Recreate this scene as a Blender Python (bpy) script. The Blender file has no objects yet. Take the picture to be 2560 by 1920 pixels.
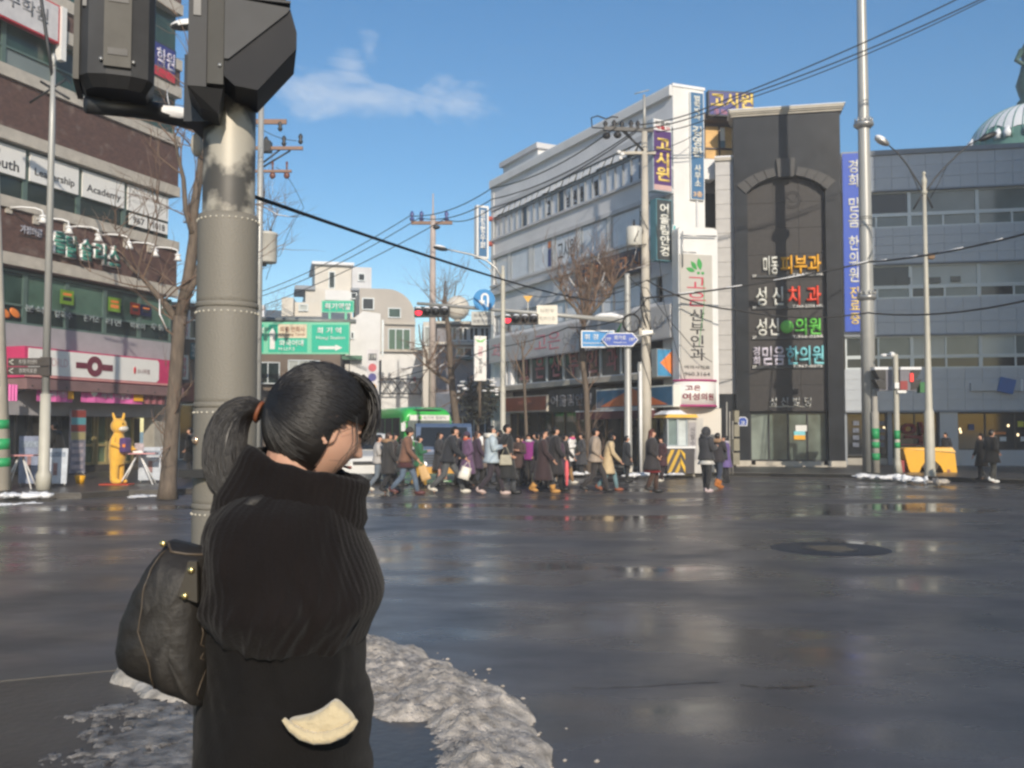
import bpy, bmesh, math, random
from mathutils import Vector, Matrix, noise as mnoise

R = random.Random(7)
rad = math.radians
sc = bpy.context.scene
COL = sc.collection

# ------------------------------------------------------------------ camera
CAMH, FPX, PITCH = 1.5, 2400.0, math.atan(118.0 / 2400.0)
cd = bpy.data.cameras.new("camera")
cam = bpy.data.objects.new("camera", cd)
COL.objects.link(cam)
cam.location = (0, 0, CAMH)
cam.rotation_euler = (math.pi / 2 + PITCH, 0, 0)
cd.sensor_width = 36.0
cd.lens = FPX / 2560.0 * 36.0
cd.clip_start = 0.05
cd.clip_end = 4000
sc.camera = cam
sc.cycles.filter_width = 2.6

# ------------------------------------------------------------------ sky, sun, exposure
SUN_AZ, SUN_EL = rad(167.0), rad(25.0)      # clockwise from +Y: behind the camera, to the right
SUNDIR = Vector((math.sin(SUN_AZ) * math.cos(SUN_EL), math.cos(SUN_AZ) * math.cos(SUN_EL), math.sin(SUN_EL)))
world = bpy.data.worlds.new("World")
sc.world = world
world.use_nodes = True
wn, wl = world.node_tree.nodes, world.node_tree.links
wn.clear()
w_out = wn.new("ShaderNodeOutputWorld")
w_bg = wn.new("ShaderNodeBackground")
w_bg.inputs[1].default_value = 0.133
sky = wn.new("ShaderNodeTexSky")
sky.sky_type = 'NISHITA'
sky.sun_disc = False
sky.sun_elevation = SUN_EL
sky.sun_rotation = SUN_AZ
sky.air_density = 1.0
sky.dust_density = 0.4
sky.ozone_density = 1.1
# one small wisp of cloud, as in the photograph, drifting in an otherwise clear sky
tc = wn.new("ShaderNodeTexCoord")
def wmath(op, a, b=None, c=None):
    n = wn.new("ShaderNodeMath"); n.operation = op
    for i, v in enumerate((a, b, c)):
        if v is None: continue
        if isinstance(v, (int, float)): n.inputs[i].default_value = v
        else: wl.new(v, n.inputs[i])
    return n.outputs[0]
def blob(px, py, sx, sy):
    v = Vector(((px - 1280) / FPX, math.cos(PITCH) + (py - 960) / FPX * math.sin(PITCH),
                math.sin(PITCH) - (py - 960) / FPX * math.cos(PITCH))).normalized()
    s = wn.new("ShaderNodeVectorMath"); s.operation = 'SUBTRACT'
    wl.new(tc.outputs['Generated'], s.inputs[0]); s.inputs[1].default_value = v
    d = wn.new("ShaderNodeVectorMath"); d.operation = 'DIVIDE'
    wl.new(s.outputs[0], d.inputs[0]); d.inputs[1].default_value = (sx, 1.0, sy)
    l = wn.new("ShaderNodeVectorMath"); l.operation = 'LENGTH'
    wl.new(d.outputs[0], l.inputs[0])
    return wmath('MAXIMUM', wmath('SUBTRACT', 1.0, l.outputs['Value']), 0.0)
cl = wmath('MAXIMUM', wmath('MAXIMUM', blob(800, 215, .09, .04), blob(1100, 235, .075, .04)),
           wmath('MAXIMUM', wmath('MAXIMUM', blob(880, 165, .05, .05), blob(925, 125, .03, .035)), blob(950, 250, .15, .03)))
def noise_n(scale, detail, rough, dist=0.0):
    n = wn.new("ShaderNodeTexNoise"); n.inputs['Scale'].default_value = scale; n.inputs['Detail'].default_value = detail
    n.inputs['Roughness'].default_value = rough; n.inputs['Distortion'].default_value = dist
    mp_ = wn.new("ShaderNodeMapping"); mp_.inputs['Rotation'].default_value = (0, rad(-32), 0); mp_.inputs['Scale'].default_value = (1.0, 1.0, 2.3)
    wl.new(tc.outputs['Generated'], mp_.inputs[0]); wl.new(mp_.outputs[0], n.inputs['Vector'])
    return n.outputs[0]
nn = noise_n(9.0, 8.0, 0.62, 0.6)
clm = wmath('SUBTRACT', wmath('ADD', wmath('MULTIPLY', wmath('POWER', cl, .8), 0.95), wmath('MULTIPLY', nn, 2.4)), 1.66)
clm = wmath('MINIMUM', wmath('MAXIMUM', wmath('MULTIPLY', clm, wmath('MINIMUM', wmath('MULTIPLY', cl, 3.0), 0.85)), 0.0), 0.42)
wmix = wn.new("ShaderNodeMix"); wmix.data_type = 'RGBA'
hsv = wn.new('ShaderNodeHueSaturation'); hsv.inputs['Saturation'].default_value = 1.42; wl.new(sky.outputs[0], hsv.inputs['Color'])
wl.new(clm, wmix.inputs[0]); wl.new(hsv.outputs[0], wmix.inputs[6]); wmix.inputs[7].default_value = (6.3, 6.6, 7.0, 1)
wl.new(wmix.outputs[2], w_bg.inputs[0]); wl.new(w_bg.outputs[0], w_out.inputs[0])

sd = bpy.data.lights.new("sun", 'SUN')
sd.energy = 4.2
sd.angle = rad(0.5)
sd.color = (1.0, 0.89, 0.74)
sun = bpy.data.objects.new("sun", sd)
COL.objects.link(sun)
sun.rotation_euler = (-SUNDIR).to_track_quat('-Z', 'Y').to_euler()
sun.location = (20, -30, 40)

vs = sc.view_settings
vs.view_transform = 'Standard'
vs.look = 'None'
vs.gamma = 1.0
vs.use_curve_mapping = False
vs.exposure = 0.12

# ------------------------------------------------------------------ pixel helpers (native 2560 x 1920 photograph)
cP, sP = math.cos(PITCH), math.sin(PITCH)
def ray(px, py):
    a, b = (px - 1280) / FPX, (py - 960) / FPX
    return Vector((a, cP + b * sP, sP - b * cP))
def at(px, py, Y):
    r = ray(px, py)
    return Vector((0, 0, CAMH)) + r * (Y / r.y)
def gnd(px, py, z=0.0):
    r = ray(px, py)
    return Vector((0, 0, CAMH)) + r * ((z - CAMH) / r.z)

class Frame:
    """A vertical plane standing in the place; local x runs along it, -y points out of it towards the street."""
    def __init__(s, px, Y, deg, py=1078):
        p = at(px, py, Y)
        s.o = Vector((p.x, p.y, 0)); s.a = rad(deg)
        s.u = Vector((math.cos(s.a), math.sin(s.a), 0)); s.n = Vector((math.sin(s.a), -math.cos(s.a), 0))
    def uz(s, px, py, off=0.0):
        r = ray(px, py); c = Vector((0, 0, CAMH))
        t = ((s.o + s.n * off) - c).dot(s.n) / r.dot(s.n)
        q = c + r * t
        return (q - s.o).dot(s.u), q.z
    def U(s, px, py, off=0.0): return s.uz(px, py, off)[0]
    def Z(s, px, py, off=0.0): return s.uz(px, py, off)[1]
    def w(s, u, off, z): return s.o + s.u * u + s.n * off + Vector((0, 0, z))

# ------------------------------------------------------------------ materials
MATS = {}
def mat(key, col, rough=0.6, metal=0.0, var=0.12, scale=3.0, bump=0.0, bscale=30.0, spec=0.5, emit=None, estr=1.0, sheen=0.0, coat=0.0, stretch=None, detail=4.0):
    if key in MATS: return MATS[key]
    m = bpy.data.materials.new(key); m.use_nodes = True
    nt = m.node_tree; N, L = nt.nodes, nt.links
    b = N["Principled BSDF"]
    b.inputs['Roughness'].default_value = rough
    b.inputs['Metallic'].default_value = metal
    b.inputs['Specular IOR Level'].default_value = spec
    if sheen:
        b.inputs['Sheen Weight'].default_value = sheen
    if coat:
        b.inputs['Coat Weight'].default_value = coat; b.inputs['Coat Roughness'].default_value = 0.05
    t = N.new("ShaderNodeTexCoord"); vec = t.outputs['Object']
    if stretch:
        mp = N.new("ShaderNodeMapping"); mp.inputs['Scale'].default_value = stretch
        L.new(vec, mp.inputs['Vector']); vec = mp.outputs[0]
    if var:
        n = N.new("ShaderNodeTexNoise"); n.inputs['Scale'].default_value = scale; n.inputs['Detail'].default_value = detail
        L.new(vec, n.inputs['Vector'])
        cr = N.new("ShaderNodeValToRGB")
        cr.color_ramp.elements[0].position = 0.3; cr.color_ramp.elements[1].position = 0.7
        cr.color_ramp.elements[0].color = tuple(c * (1 - var) for c in col) + (1,)
        cr.color_ramp.elements[1].color = tuple(min(1, c * (1 + var)) for c in col) + (1,)
        L.new(n.outputs[0], cr.inputs[0]); L.new(cr.outputs[0], b.inputs['Base Color'])
        r2 = N.new("ShaderNodeMapRange"); r2.inputs['To Min'].default_value = max(0.02, rough * 0.85); r2.inputs['To Max'].default_value = min(1, rough * 1.15)
        L.new(n.outputs[0], r2.inputs[0]); L.new(r2.outputs[0], b.inputs['Roughness'])
    else:
        b.inputs['Base Color'].default_value = tuple(col) + (1,)
    if bump:
        n2 = N.new("ShaderNodeTexNoise"); n2.inputs['Scale'].default_value = bscale; n2.inputs['Detail'].default_value = 5
        L.new(vec, n2.inputs['Vector'])
        bp = N.new("ShaderNodeBump"); bp.inputs['Strength'].default_value = bump; bp.inputs['Distance'].default_value = 0.02
        L.new(n2.outputs[0], bp.inputs['Height']); L.new(bp.outputs[0], b.inputs['Normal'])
    if emit:
        b.inputs['Emission Color'].default_value = tuple(emit) + (1,); b.inputs['Emission Strength'].default_value = estr
    MATS[key] = m
    return m

# ------------------------------------------------------------------ mesh builder
class MB:
    def __init__(s): s.v, s.f, s.sm = [], [], []
    def add(s, vs, fs, smooth=False):
        b = len(s.v); s.v += [tuple(p) for p in vs]
        for f in fs:
            s.f.append(tuple(b + i for i in f)); s.sm.append(smooth)
        return s
    def box(s, x0, x1, y0, y1, z0, z1, M=None):
        x0, x1 = min(x0, x1), max(x0, x1); y0, y1 = min(y0, y1), max(y0, y1); z0, z1 = min(z0, z1), max(z0, z1)
        vs = [Vector(p) for p in ((x0, y0, z0), (x1, y0, z0), (x1, y1, z0), (x0, y1, z0), (x0, y0, z1), (x1, y0, z1), (x1, y1, z1), (x0, y1, z1))]
        if M: vs = [M @ p for p in vs]
        return s.add(vs, [(0, 3, 2, 1), (4, 5, 6, 7), (0, 1, 5, 4), (1, 2, 6, 5), (2, 3, 7, 6), (3, 0, 4, 7)])
    def path(s, pts, radii, n=8, cap=True, flat=1.0, smooth=True):
        pts = [Vector(p) for p in pts]
        if isinstance(radii, (int, float)): radii = [radii] * len(pts)
        vs, fs = [], []
        up = Vector((0, 0, 1)); prev = None
        for i, p in enumerate(pts):
            t = (pts[min(i + 1, len(pts) - 1)] - pts[max(i - 1, 0)])
            t = t.normalized() if t.length > 1e-9 else Vector((0, 0, 1))
            if prev is None:
                a = t.cross(Vector((0, 1, 0)) if abs(t.y) < 0.9 else Vector((1, 0, 0))).normalized()
            else:
                a = (prev - t * prev.dot(t))
                a = a.normalized() if a.length > 1e-6 else t.orthogonal().normalized()
            prev = a; b = t.cross(a)
            r = radii[i]
            for k in range(n):
                an = 2 * math.pi * k / n
                vs.append(p + a * (math.cos(an) * r) + b * (math.sin(an) * r * flat))
        for i in range(len(pts) - 1):
            for k in range(n):
                k2 = (k + 1) % n
                fs.append((i * n + k, i * n + k2, (i + 1) * n + k2, (i + 1) * n + k))
        if cap:
            fs.append(tuple(range(n - 1, -1, -1))); fs.append(tuple((len(pts) - 1) * n + k for k in range(n)))
        return s.add(vs, fs, smooth)
    def tube(s, p0, p1, r0, r1=None, n=8): return s.path([p0, p1], [r0, r0 if r1 is None else r1], n)
    def loft(s, rings, cap=True, smooth=True):
        n = len(rings[0]); vs = [p for r in rings for p in r]; fs = []
        for i in range(len(rings) - 1):
            for k in range(n):
                k2 = (k + 1) % n
                fs.append((i * n + k, i * n + k2, (i + 1) * n + k2, (i + 1) * n + k))
        if cap:
            fs.append(tuple(range(n - 1, -1, -1))); fs.append(tuple((len(rings) - 1) * n + k for k in range(n)))
        return s.add(vs, fs, smooth)
    def lathe(s, prof, c=(0, 0, 0), n=16, cap=True):
        rings = [[(c[0] + r * math.cos(2 * math.pi * k / n), c[1] + r * math.sin(2 * math.pi * k / n), c[2] + z) for k in range(n)] for r, z in prof]
        return s.loft(rings, cap)
    def ell(s, c, rx, ry, rz, n=14, m=9, M=None, keep=None, wob=0.0):
        vs, fs = [], []
        for j in range(m + 1):
            th = math.pi * j / m
            for k in range(n):
                ph = 2 * math.pi * k / n
                p = Vector((rx * math.sin(th) * math.cos(ph), ry * math.sin(th) * math.sin(ph), rz * math.cos(th)))
                if wob: p *= 1 + wob * mnoise.noise(p * 3.1 / max(rx, ry, rz) + Vector(c))
                if M: p = M @ p
                vs.append(p + Vector(c))
        for j in range(m):
            for k in range(n):
                k2 = (k + 1) % n
                f = (j * n + k, (j + 1) * n + k, (j + 1) * n + k2, j * n + k2)
                if keep:
                    q = sum((Vector(vs[i]) for i in f), Vector()) / 4 - Vector(c)
                    if not keep(q): continue
                fs.append(f)
        return s.add(vs, fs, True)
    def prism(s, poly, y0, y1, M=None):
        """polygon in local x/z, from y0 (front) to y1 (back)"""
        n = len(poly)
        vs = [Vector((x, y0, z)) for x, z in poly] + [Vector((x, y1, z)) for x, z in poly]
        if M: vs = [M @ p for p in vs]
        fs = [tuple(range(n)), tuple(range(2 * n - 1, n - 1, -1))]
        for k in range(n):
            k2 = (k + 1) % n
            fs.append((k2, k, n + k, n + k2))
        return s.add(vs, fs)
    def mesh(s, name):
        me = bpy.data.meshes.new(name)
        me.from_pydata(s.v, [], s.f)
        me.polygons.foreach_set("use_smooth", s.sm)
        me.update()
        bm = bmesh.new(); bm.from_mesh(me)
        bmesh.ops.recalc_face_normals(bm, faces=bm.faces); bm.to_mesh(me); bm.free()
        return me
    def build(s, name, m, parent=None, bevel=0.0):
        o = bpy.data.objects.new(name, s.mesh(name))
        if m: o.data.materials.append(m)
        COL.objects.link(o)
        if parent: o.parent = parent
        if bevel:
            md = o.modifiers.new("bevel", 'BEVEL'); md.width = bevel; md.segments = 2; md.limit_method = 'ANGLE'
        return o

def tag(o, label=None, cat=None, group=None, kind=None):
    if label: o['label'] = label
    if cat: o['category'] = cat
    if group: o['group'] = group
    if kind: o['kind'] = kind
    return o
def thing(name, label, cat, loc=(0, 0, 0), rz=0.0, group=None):
    o = bpy.data.objects.new(name, None); COL.objects.link(o)
    o.empty_display_size = 0.2
    o.location = loc; o.rotation_euler = (0, 0, rz)
    return tag(o, label, cat, group)
def inst(name, me, parent, loc=(0, 0, 0), rz=0.0, scale=(1, 1, 1)):
    o = bpy.data.objects.new(name, me); COL.objects.link(o); o.parent = parent
    o.location = loc; o.rotation_euler = (0, 0, rz); o.scale = scale
    return o

FONT = None
def textmesh(name, s, bold=0.012, depth=0.0, line=1.0, extra=None):
    cu = bpy.data.curves.new(name, 'FONT')
    cu.body = s; cu.size = 1.0; cu.align_x = 'CENTER'; cu.align_y = 'CENTER'
    cu.offset = bold; cu.extrude = depth; cu.space_line = line; cu.resolution_u = 3
    o = bpy.data.objects.new(name, cu); COL.objects.link(o)
    dg = bpy.context.evaluated_depsgraph_get()
    me = bpy.data.meshes.new_from_object(o.evaluated_get(dg))
    bpy.data.objects.remove(o); bpy.data.curves.remove(cu)
    me.name = name
    return me
def text(s, m, parent, x, y, z, w, h, vertical=False, bold=0.012, depth=0.012, name='lettering', slant=0.0):
    """flat letters standing in the local x/z plane, facing -y, fitted to w by h about (x, z)"""
    body = "\n".join(s) if vertical else s
    me = textmesh(name, body, bold=bold, depth=0.0, line=1.0)
    co = [v.co for v in me.vertices]
    if not co: return None
    x0, x1 = min(c.x for c in co), max(c.x for c in co); y0, y1 = min(c.y for c in co), max(c.y for c in co)
    sx, sz = w / max(1e-6, x1 - x0), h / max(1e-6, y1 - y0)
    cx, cy = (x0 + x1) / 2, (y0 + y1) / 2
    bm = bmesh.new(); bm.from_mesh(me)
    for v in bm.verts:
        a, b = (v.co.x - cx) * sx, (v.co.y - cy) * sz
        v.co = Vector((x + a + slant * b, y, z + b))
    if depth:
        r = bmesh.ops.extrude_face_region(bm, geom=bm.faces[:])
        for e in r['geom']:
            if isinstance(e, bmesh.types.BMVert): e.co.y -= depth
    bmesh.ops.recalc_face_normals(bm, faces=bm.faces)
    bm.to_mesh(me); bm.free()
    me.materials.clear(); me.materials.append(m)
    o = bpy.data.objects.new(name, me); COL.objects.link(o); o.parent = parent
    return o
# ------------------------------------------------------------------ palette
white_wall = mat("white_painted_wall", (.74, .74, .73), .6, var=.06, scale=1.3, bump=.05)
cream_wall = mat("cream_wall", (.66, .62, .55), .7, var=.08, scale=.6)
grime_wall = mat("grey_white_wall", (.60, .60, .61), .65, var=.10, scale=.9)
concrete = mat("concrete", (.36, .34, .30), .75, var=.15, scale=2.5, bump=.1)
pale_conc = mat("pale_concrete", (.50, .46, .39), .75, var=.13, scale=2.0, bump=.1)
dark_stone = mat("dark_polished_stone", (.011, .0135, .019), .35, var=.4, scale=1.4, bump=.02, spec=.3)
brown_stone = mat("brown_honed_stone", (.041, .037, .036), .5, var=.2, scale=7, spec=.3)
arch_stone = mat("grey_arch_stone", (.036, .034, .034), .5, var=.12, scale=6)
panel_grey = mat("grey_metal_panel", (.42, .455, .50), .35, .1, var=.05, scale=2)
trim_grey = mat("grey_trim", (.24, .27, .31), .5, var=.08)
alu = mat("pale_aluminium", (.50, .55, .58), .35, .3, var=.05)
glass = mat("window_glass", (.17, .20, .19), .06, var=.25, scale=.7, spec=.6)
glass_pale = mat("blind_behind_glass", (.44, .47, .45), .12, var=.18, scale=.5)
glass_dark = mat("dark_glass", (.018, .022, .026), .06, var=.3, scale=.8)
glass_green = mat("green_glass", (.030, .062, .050), .06, var=.5, scale=.8)
glass_dgreen = mat("dark_green_glass", (.016, .028, .026), .07, var=.4, scale=.9)
green_frame = mat("green_grey_frame", (.09, .14, .125), .45, var=.08)
brick = None
ledge_m = mat("limestone_ledge", (.47, .43, .37), .7, var=.12, scale=4, bump=.1)
pole_grey = mat("grey_pole_paint", (.40, .40, .38), .42, .2, var=.06, scale=2)
pole_cream = mat("cream_pole_paint", (.48, .46, .39), .5, .0, var=.08, scale=3)
steel = mat("galvanised_steel", (.45, .45, .44), .38, .6, var=.1, scale=4)
dark_metal = mat("dark_metal", (.035, .037, .04), .45, .3, var=.1)
black = mat("black_plastic", (.015, .015, .016), .5, var=.1)
snow_m = mat("snow", (.80, .81, .83), .75, var=.05, scale=12, bump=.5, bscale=22)
dirty_snow = mat("dirty_snow", (.40, .36, .315), .75, var=.5, scale=13, bump=.7, bscale=95, detail=10)
red = mat("red_paint", (.55, .03, .05), .5)
paper = mat("white_sign_face", (.78, .77, .74), .5, var=.03)
navy = mat("navy_sign_face", (.035, .04, .20), .5, var=.05)
purple = mat("purple_sign_face", (.095, .045, .17), .5, var=.06)
yellow_l = mat("yellow_letters", (.85, .62, .16), .5, var=.05)
blue_sign = mat("blue_sign_face", (.03, .16, .40), .5, var=.05)
road_green = mat("road_sign_green", (.0, .48, .32), .45, var=.03)
road_green_edge = mat("pale_green_edge", (.20, .62, .42), .5, var=.03)
road_blue = mat("road_sign_blue", (.01, .23, .55), .4, var=.03)
street_blue = mat("street_sign_blue", (.02, .08, .42), .4, var=.03)
white_p = mat("white_paint", (.80, .80, .79), .45, var=.03)
off_white = mat("off_white_letters", (.72, .72, .66), .5, var=.03)
ink = mat("black_letters", (.02, .02, .022), .5, var=.0)
crimson = mat("crimson_letters", (.55, .04, .09), .5, var=.05)
orange_l = mat("orange_letters", (.75, .22, .04), .5, var=.05)
amber_l = mat("amber_letters", (.85, .42, .02), .5, var=.05)
lime_l = mat("green_letters", (.14, .58, .08), .5, var=.05)
cyan_l = mat("cyan_letters", (.22, .62, .68), .5, var=.05)
lilac_l = mat("pale_lilac_letters", (.62, .58, .68), .5, var=.05)
scarlet_l = mat("scarlet_letters", (.80, .07, .03), .5, var=.05)
bark = mat("bark", (.13, .10, .075), .85, var=.3, scale=6, bump=.4, stretch=(3, 3, .6))
twig = mat("twigs", (.21, .14, .10), .85, var=.2)
cable_m = mat("cable_black", (.012, .012, .013), .6, var=.0)
wood = mat("wooden_door", (.20, .14, .07), .5, var=.2, scale=4)

def node_mat(key):
    m = bpy.data.materials.new(key); m.use_nodes = True; MATS[key] = m
    nt = m.node_tree
    return m, nt.nodes, nt.links, nt.nodes["Principled BSDF"]

# wet asphalt: smooth water film in broad streaks, rougher drier tracks between
wet, N, L, B = node_mat("wet_asphalt")
t = N.new("ShaderNodeTexCoord")
mp = N.new("ShaderNodeMapping"); mp.inputs['Scale'].default_value = (.30, .55, 1); mp.inputs['Rotation'].default_value = (0, 0, .25)
L.new(t.outputs['Object'], mp.inputs[0])
n1 = N.new("ShaderNodeTexNoise"); n1.inputs['Scale'].default_value = .8; n1.inputs['Detail'].default_value = 7; n1.inputs['Roughness'].default_value = .6
L.new(mp.outputs[0], n1.inputs['Vector'])
r1 = N.new("ShaderNodeValToRGB"); e = r1.color_ramp.elements
e[0].position = .36; e[0].color = (.07,) * 3 + (1,); e[1].position = .62; e[1].color = (.50,) * 3 + (1,); e3 = r1.color_ramp.elements.new(.45); e3.color = (.24,) * 3 + (1,)
L.new(n1.outputs[0], r1.inputs[0]); L.new(r1.outputs[0], B.inputs['Roughness'])
n2 = N.new("ShaderNodeTexNoise"); n2.inputs['Scale'].default_value = 1.1; n2.inputs['Detail'].default_value = 8
L.new(t.outputs['Object'], n2.inputs['Vector'])
r2 = N.new("ShaderNodeValToRGB"); e = r2.color_ramp.elements
e[0].position = .3; e[0].color = (.048, .045, .045, 1); e[1].position = .72; e[1].color = (.105, .097, .094, 1)
L.new(n2.outputs[0], r2.inputs[0]); n8 = N.new("ShaderNodeTexNoise"); n8.inputs['Scale'].default_value = 75; n8.inputs['Detail'].default_value = 6; n8.inputs['Roughness'].default_value = .75
L.new(t.outputs['Object'], n8.inputs['Vector'])
mg = N.new("ShaderNodeMix"); mg.data_type = 'RGBA'; mg.blend_type = 'OVERLAY'; mg.inputs[0].default_value = .55
L.new(r2.outputs[0], mg.inputs[6]); L.new(n8.outputs[0], mg.inputs[7]); L.new(mg.outputs[2], B.inputs['Base Color']); B.inputs['Specular IOR Level'].default_value = .42
n3 = N.new("ShaderNodeTexNoise"); n3.inputs['Scale'].default_value = 55; n3.inputs['Detail'].default_value = 4
L.new(t.outputs['Object'], n3.inputs['Vector'])
n4 = N.new("ShaderNodeTexNoise"); n4.inputs['Scale'].default_value = 1.6; n4.inputs['Detail'].default_value = 3
L.new(t.outputs['Object'], n4.inputs['Vector'])
ma = N.new("ShaderNodeMath"); ma.operation = 'MULTIPLY_ADD'; L.new(n4.outputs[0], ma.inputs[0]); ma.inputs[1].default_value = 0.35
mr = N.new("ShaderNodeMath"); mr.operation = 'MULTIPLY'; L.new(n3.outputs[0], mr.inputs[0]); L.new(r1.outputs[0], mr.inputs[1])
L.new(mr.outputs[0], ma.inputs[2])
bp = N.new("ShaderNodeBump"); bp.inputs['Strength'].default_value = .22; bp.inputs['Distance'].default_value = .012
L.new(ma.outputs[0], bp.inputs['Height']); L.new(bp.outputs[0], B.inputs['Normal'])
pave_m = mat("wet_paving", (.055, .049, .043), .38, var=.35, scale=1.4, bump=.25, bscale=18, detail=8)
kerb_m = mat("granite_kerb", (.075, .07, .065), .45, var=.2, scale=9)
puddle_m = mat("still_water", (.02, .022, .025), .035, var=.0, spec=.6)

# dark red-brown brick with recessed joints and pale mineral speckle
brick, N, L, B = node_mat("red_brown_brick")
t = N.new("ShaderNodeTexCoord"); mp = N.new("ShaderNodeMapping"); mp.inputs['Rotation'].default_value = (math.pi / 2, 0, 0)
L.new(t.outputs['Object'], mp.inputs[0])
bt = N.new("ShaderNodeTexBrick"); bt.inputs['Scale'].default_value = 4.2
bt.inputs['Color1'].default_value = (.135, .068, .052, 1); bt.inputs['Color2'].default_value = (.085, .045, .038, 1); bt.inputs['Mortar'].default_value = (.075, .055, .048, 1)
bt.inputs['Mortar Size'].default_value = .012
L.new(mp.outputs[0], bt.inputs['Vector'])
sp = N.new("ShaderNodeTexNoise"); sp.inputs['Scale'].default_value = 2.2; sp.inputs['Detail'].default_value = 9; L.new(t.outputs['Object'], sp.inputs['Vector'])
cr = N.new("ShaderNodeValToRGB"); cr.color_ramp.elements[0].position = .57; cr.color_ramp.elements[1].position = .78
cr.color_ramp.elements[0].color = (0, 0, 0, 1); cr.color_ramp.elements[1].color = (.35,) * 3 + (1,)
L.new(sp.outputs[0], cr.inputs[0])
mx = N.new("ShaderNodeMix"); mx.data_type = 'RGBA'; L.new(cr.outputs[0], mx.inputs[0]); L.new(bt.outputs[0], mx.inputs[6]); mx.inputs[7].default_value = (.42, .36, .31, 1)
L.new(mx.outputs[2], B.inputs['Base Color']); B.inputs['Roughness'].default_value = .75
bp = N.new("ShaderNodeBump"); bp.inputs['Strength'].default_value = .5; bp.inputs['Distance'].default_value = .01; bp.invert = True
L.new(bt.outputs['Fac'], bp.inputs['Height']); L.new(bp.outputs[0], B.inputs['Normal'])

# ------------------------------------------------------------------ ground
S = 1500
road = MB().add([(-S, -S, 0), (S, -S, 0), (S, S, 0), (-S, S, 0)], [(0, 1, 2, 3)]).build("road", wet)
tag(road, "wet dark asphalt of the wide crossing", kind="structure")

def slab(name, poly, h, label, m=pave_m, stones=()):
    mb = MB(); n = len(poly)
    mb.add([(x, y, h) for x, y in poly] + [(x, y, -.02) for x, y in poly], [tuple(range(n))] + [(k, (k + 1) % n, n + (k + 1) % n, n + k) for k in range(n)])
    o = mb.build(name, m); tag(o, label, kind="structure")
    proto = None
    for (a, b) in stones:                       # each kerb stone its own piece, 3 mm joints
        a, b = Vector(a + (0,)), Vector(b + (0,)); d = b - a; cnt = max(1, round(d.length / 1.0)); ln = d.length / cnt
        for k in range(cnt):
            p = a + d * ((k + .5) / cnt)
            if proto is None:
                proto = MB().box(-.497, .497, -.16, .02, -.02, .006).mesh("kerb_stone"); proto.materials.append(kerb_m)
            inst("kerb_stone", proto, o, (p.x, p.y, h), math.atan2(d.y, d.x), (ln, 1, 1))
    return o
RK = [(2.2, 60), (1.4, 45), (2.0, 37.5), (3.4, 34.2), (5.4, 32.4), (8.5, 31.8), (11.0, 30.8), (13.0, 29.0), (15.4, 26.6), (20.5, 22.5), (40, 10)]
def rev(P): return [(P[i + 1], P[i]) for i in range(len(P) - 1)]
def fwd(P): return [(P[i], P[i + 1]) for i in range(len(P) - 1)]
slab("pavement", RK + [(70, 40), (70, 80), (2.2, 80)], .13, "wet pavement in front of the dark stone building and the grey panel building", stones=fwd(RK[1:9]))
LK = [(-30, 13), (-15.5, 19.6), (-11.1, 21.0), (-9.6, 21.5), (-8.9, 22.4), (-8.0, 22.7), (-7.2, 23.6), (-6.9, 26), (-7.6, 32), (-8.4, 40), (-8.4, 70)]
slab("pavement", list(reversed(LK)) + [(-30, 70)][::-1] and list(reversed(LK + [(-30, 70)])), .13, "wet pavement in front of the brick academy building on the left", stones=rev(LK[1:9]))
NK = [(-9, 3.2), (-4.5, 4.9), (-2.9, 5.45), (-1.9, 5.9), (-1.2, 6.0), (-.75, 5.6), (-.3, 4.6), (.1, 3.4), (.5, 1.5), (1.0, -3)]
slab("pavement", list(reversed(NK)) + [(-9, -3)], .10, "near pavement corner where the woman in black waits", stones=rev(NK[:9]))

# ------------------------------------------------------------------ generic facade pieces
def window(parent, x0, x1, z0, z1, y=0.0, depth=.12, fm=alu, gm=glass, cols=1, rows=(), fw=.05, name='window', panes=None):
    """frame mesh as the part, each pane a sub-part"""
    mb = MB()
    mb.box(x0, x1, y, y + depth, z0, z0 + fw).box(x0, x1, y, y + depth, z1 - fw, z1)
    mb.box(x0, x0 + fw, y, y + depth, z0 + fw, z1 - fw).box(x1 - fw, x1, y, y + depth, z0 + fw, z1 - fw)
    xs = [x0 + (x1 - x0) * i / cols for i in range(cols + 1)]
    zs = [z0] + list(rows) + [z1]
    for x in xs[1:-1]: mb.box(x - fw / 2, x + fw / 2, y + .004, y + depth - .004, z0 + fw, z1 - fw)
    for zz in zs[1:-1]: mb.box(x0 + fw, x1 - fw, y + .008, y + depth - .008, zz - fw / 2, zz + fw / 2)
    fr = mb.build(name, fm, parent)
    for i in range(cols):
        for j in range(len(zs) - 1):
            a, b = xs[i] + fw * .4, xs[i + 1] - fw * .4
            c, d = zs[j] + fw * .4, zs[j + 1] - fw * .4
            g = panes[(i + j) % len(panes)] if panes else gm
            MB().box(a, b, y + depth * .55, y + depth * .55 + .012, c, d).build('pane', g, fr)
    return fr

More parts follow.
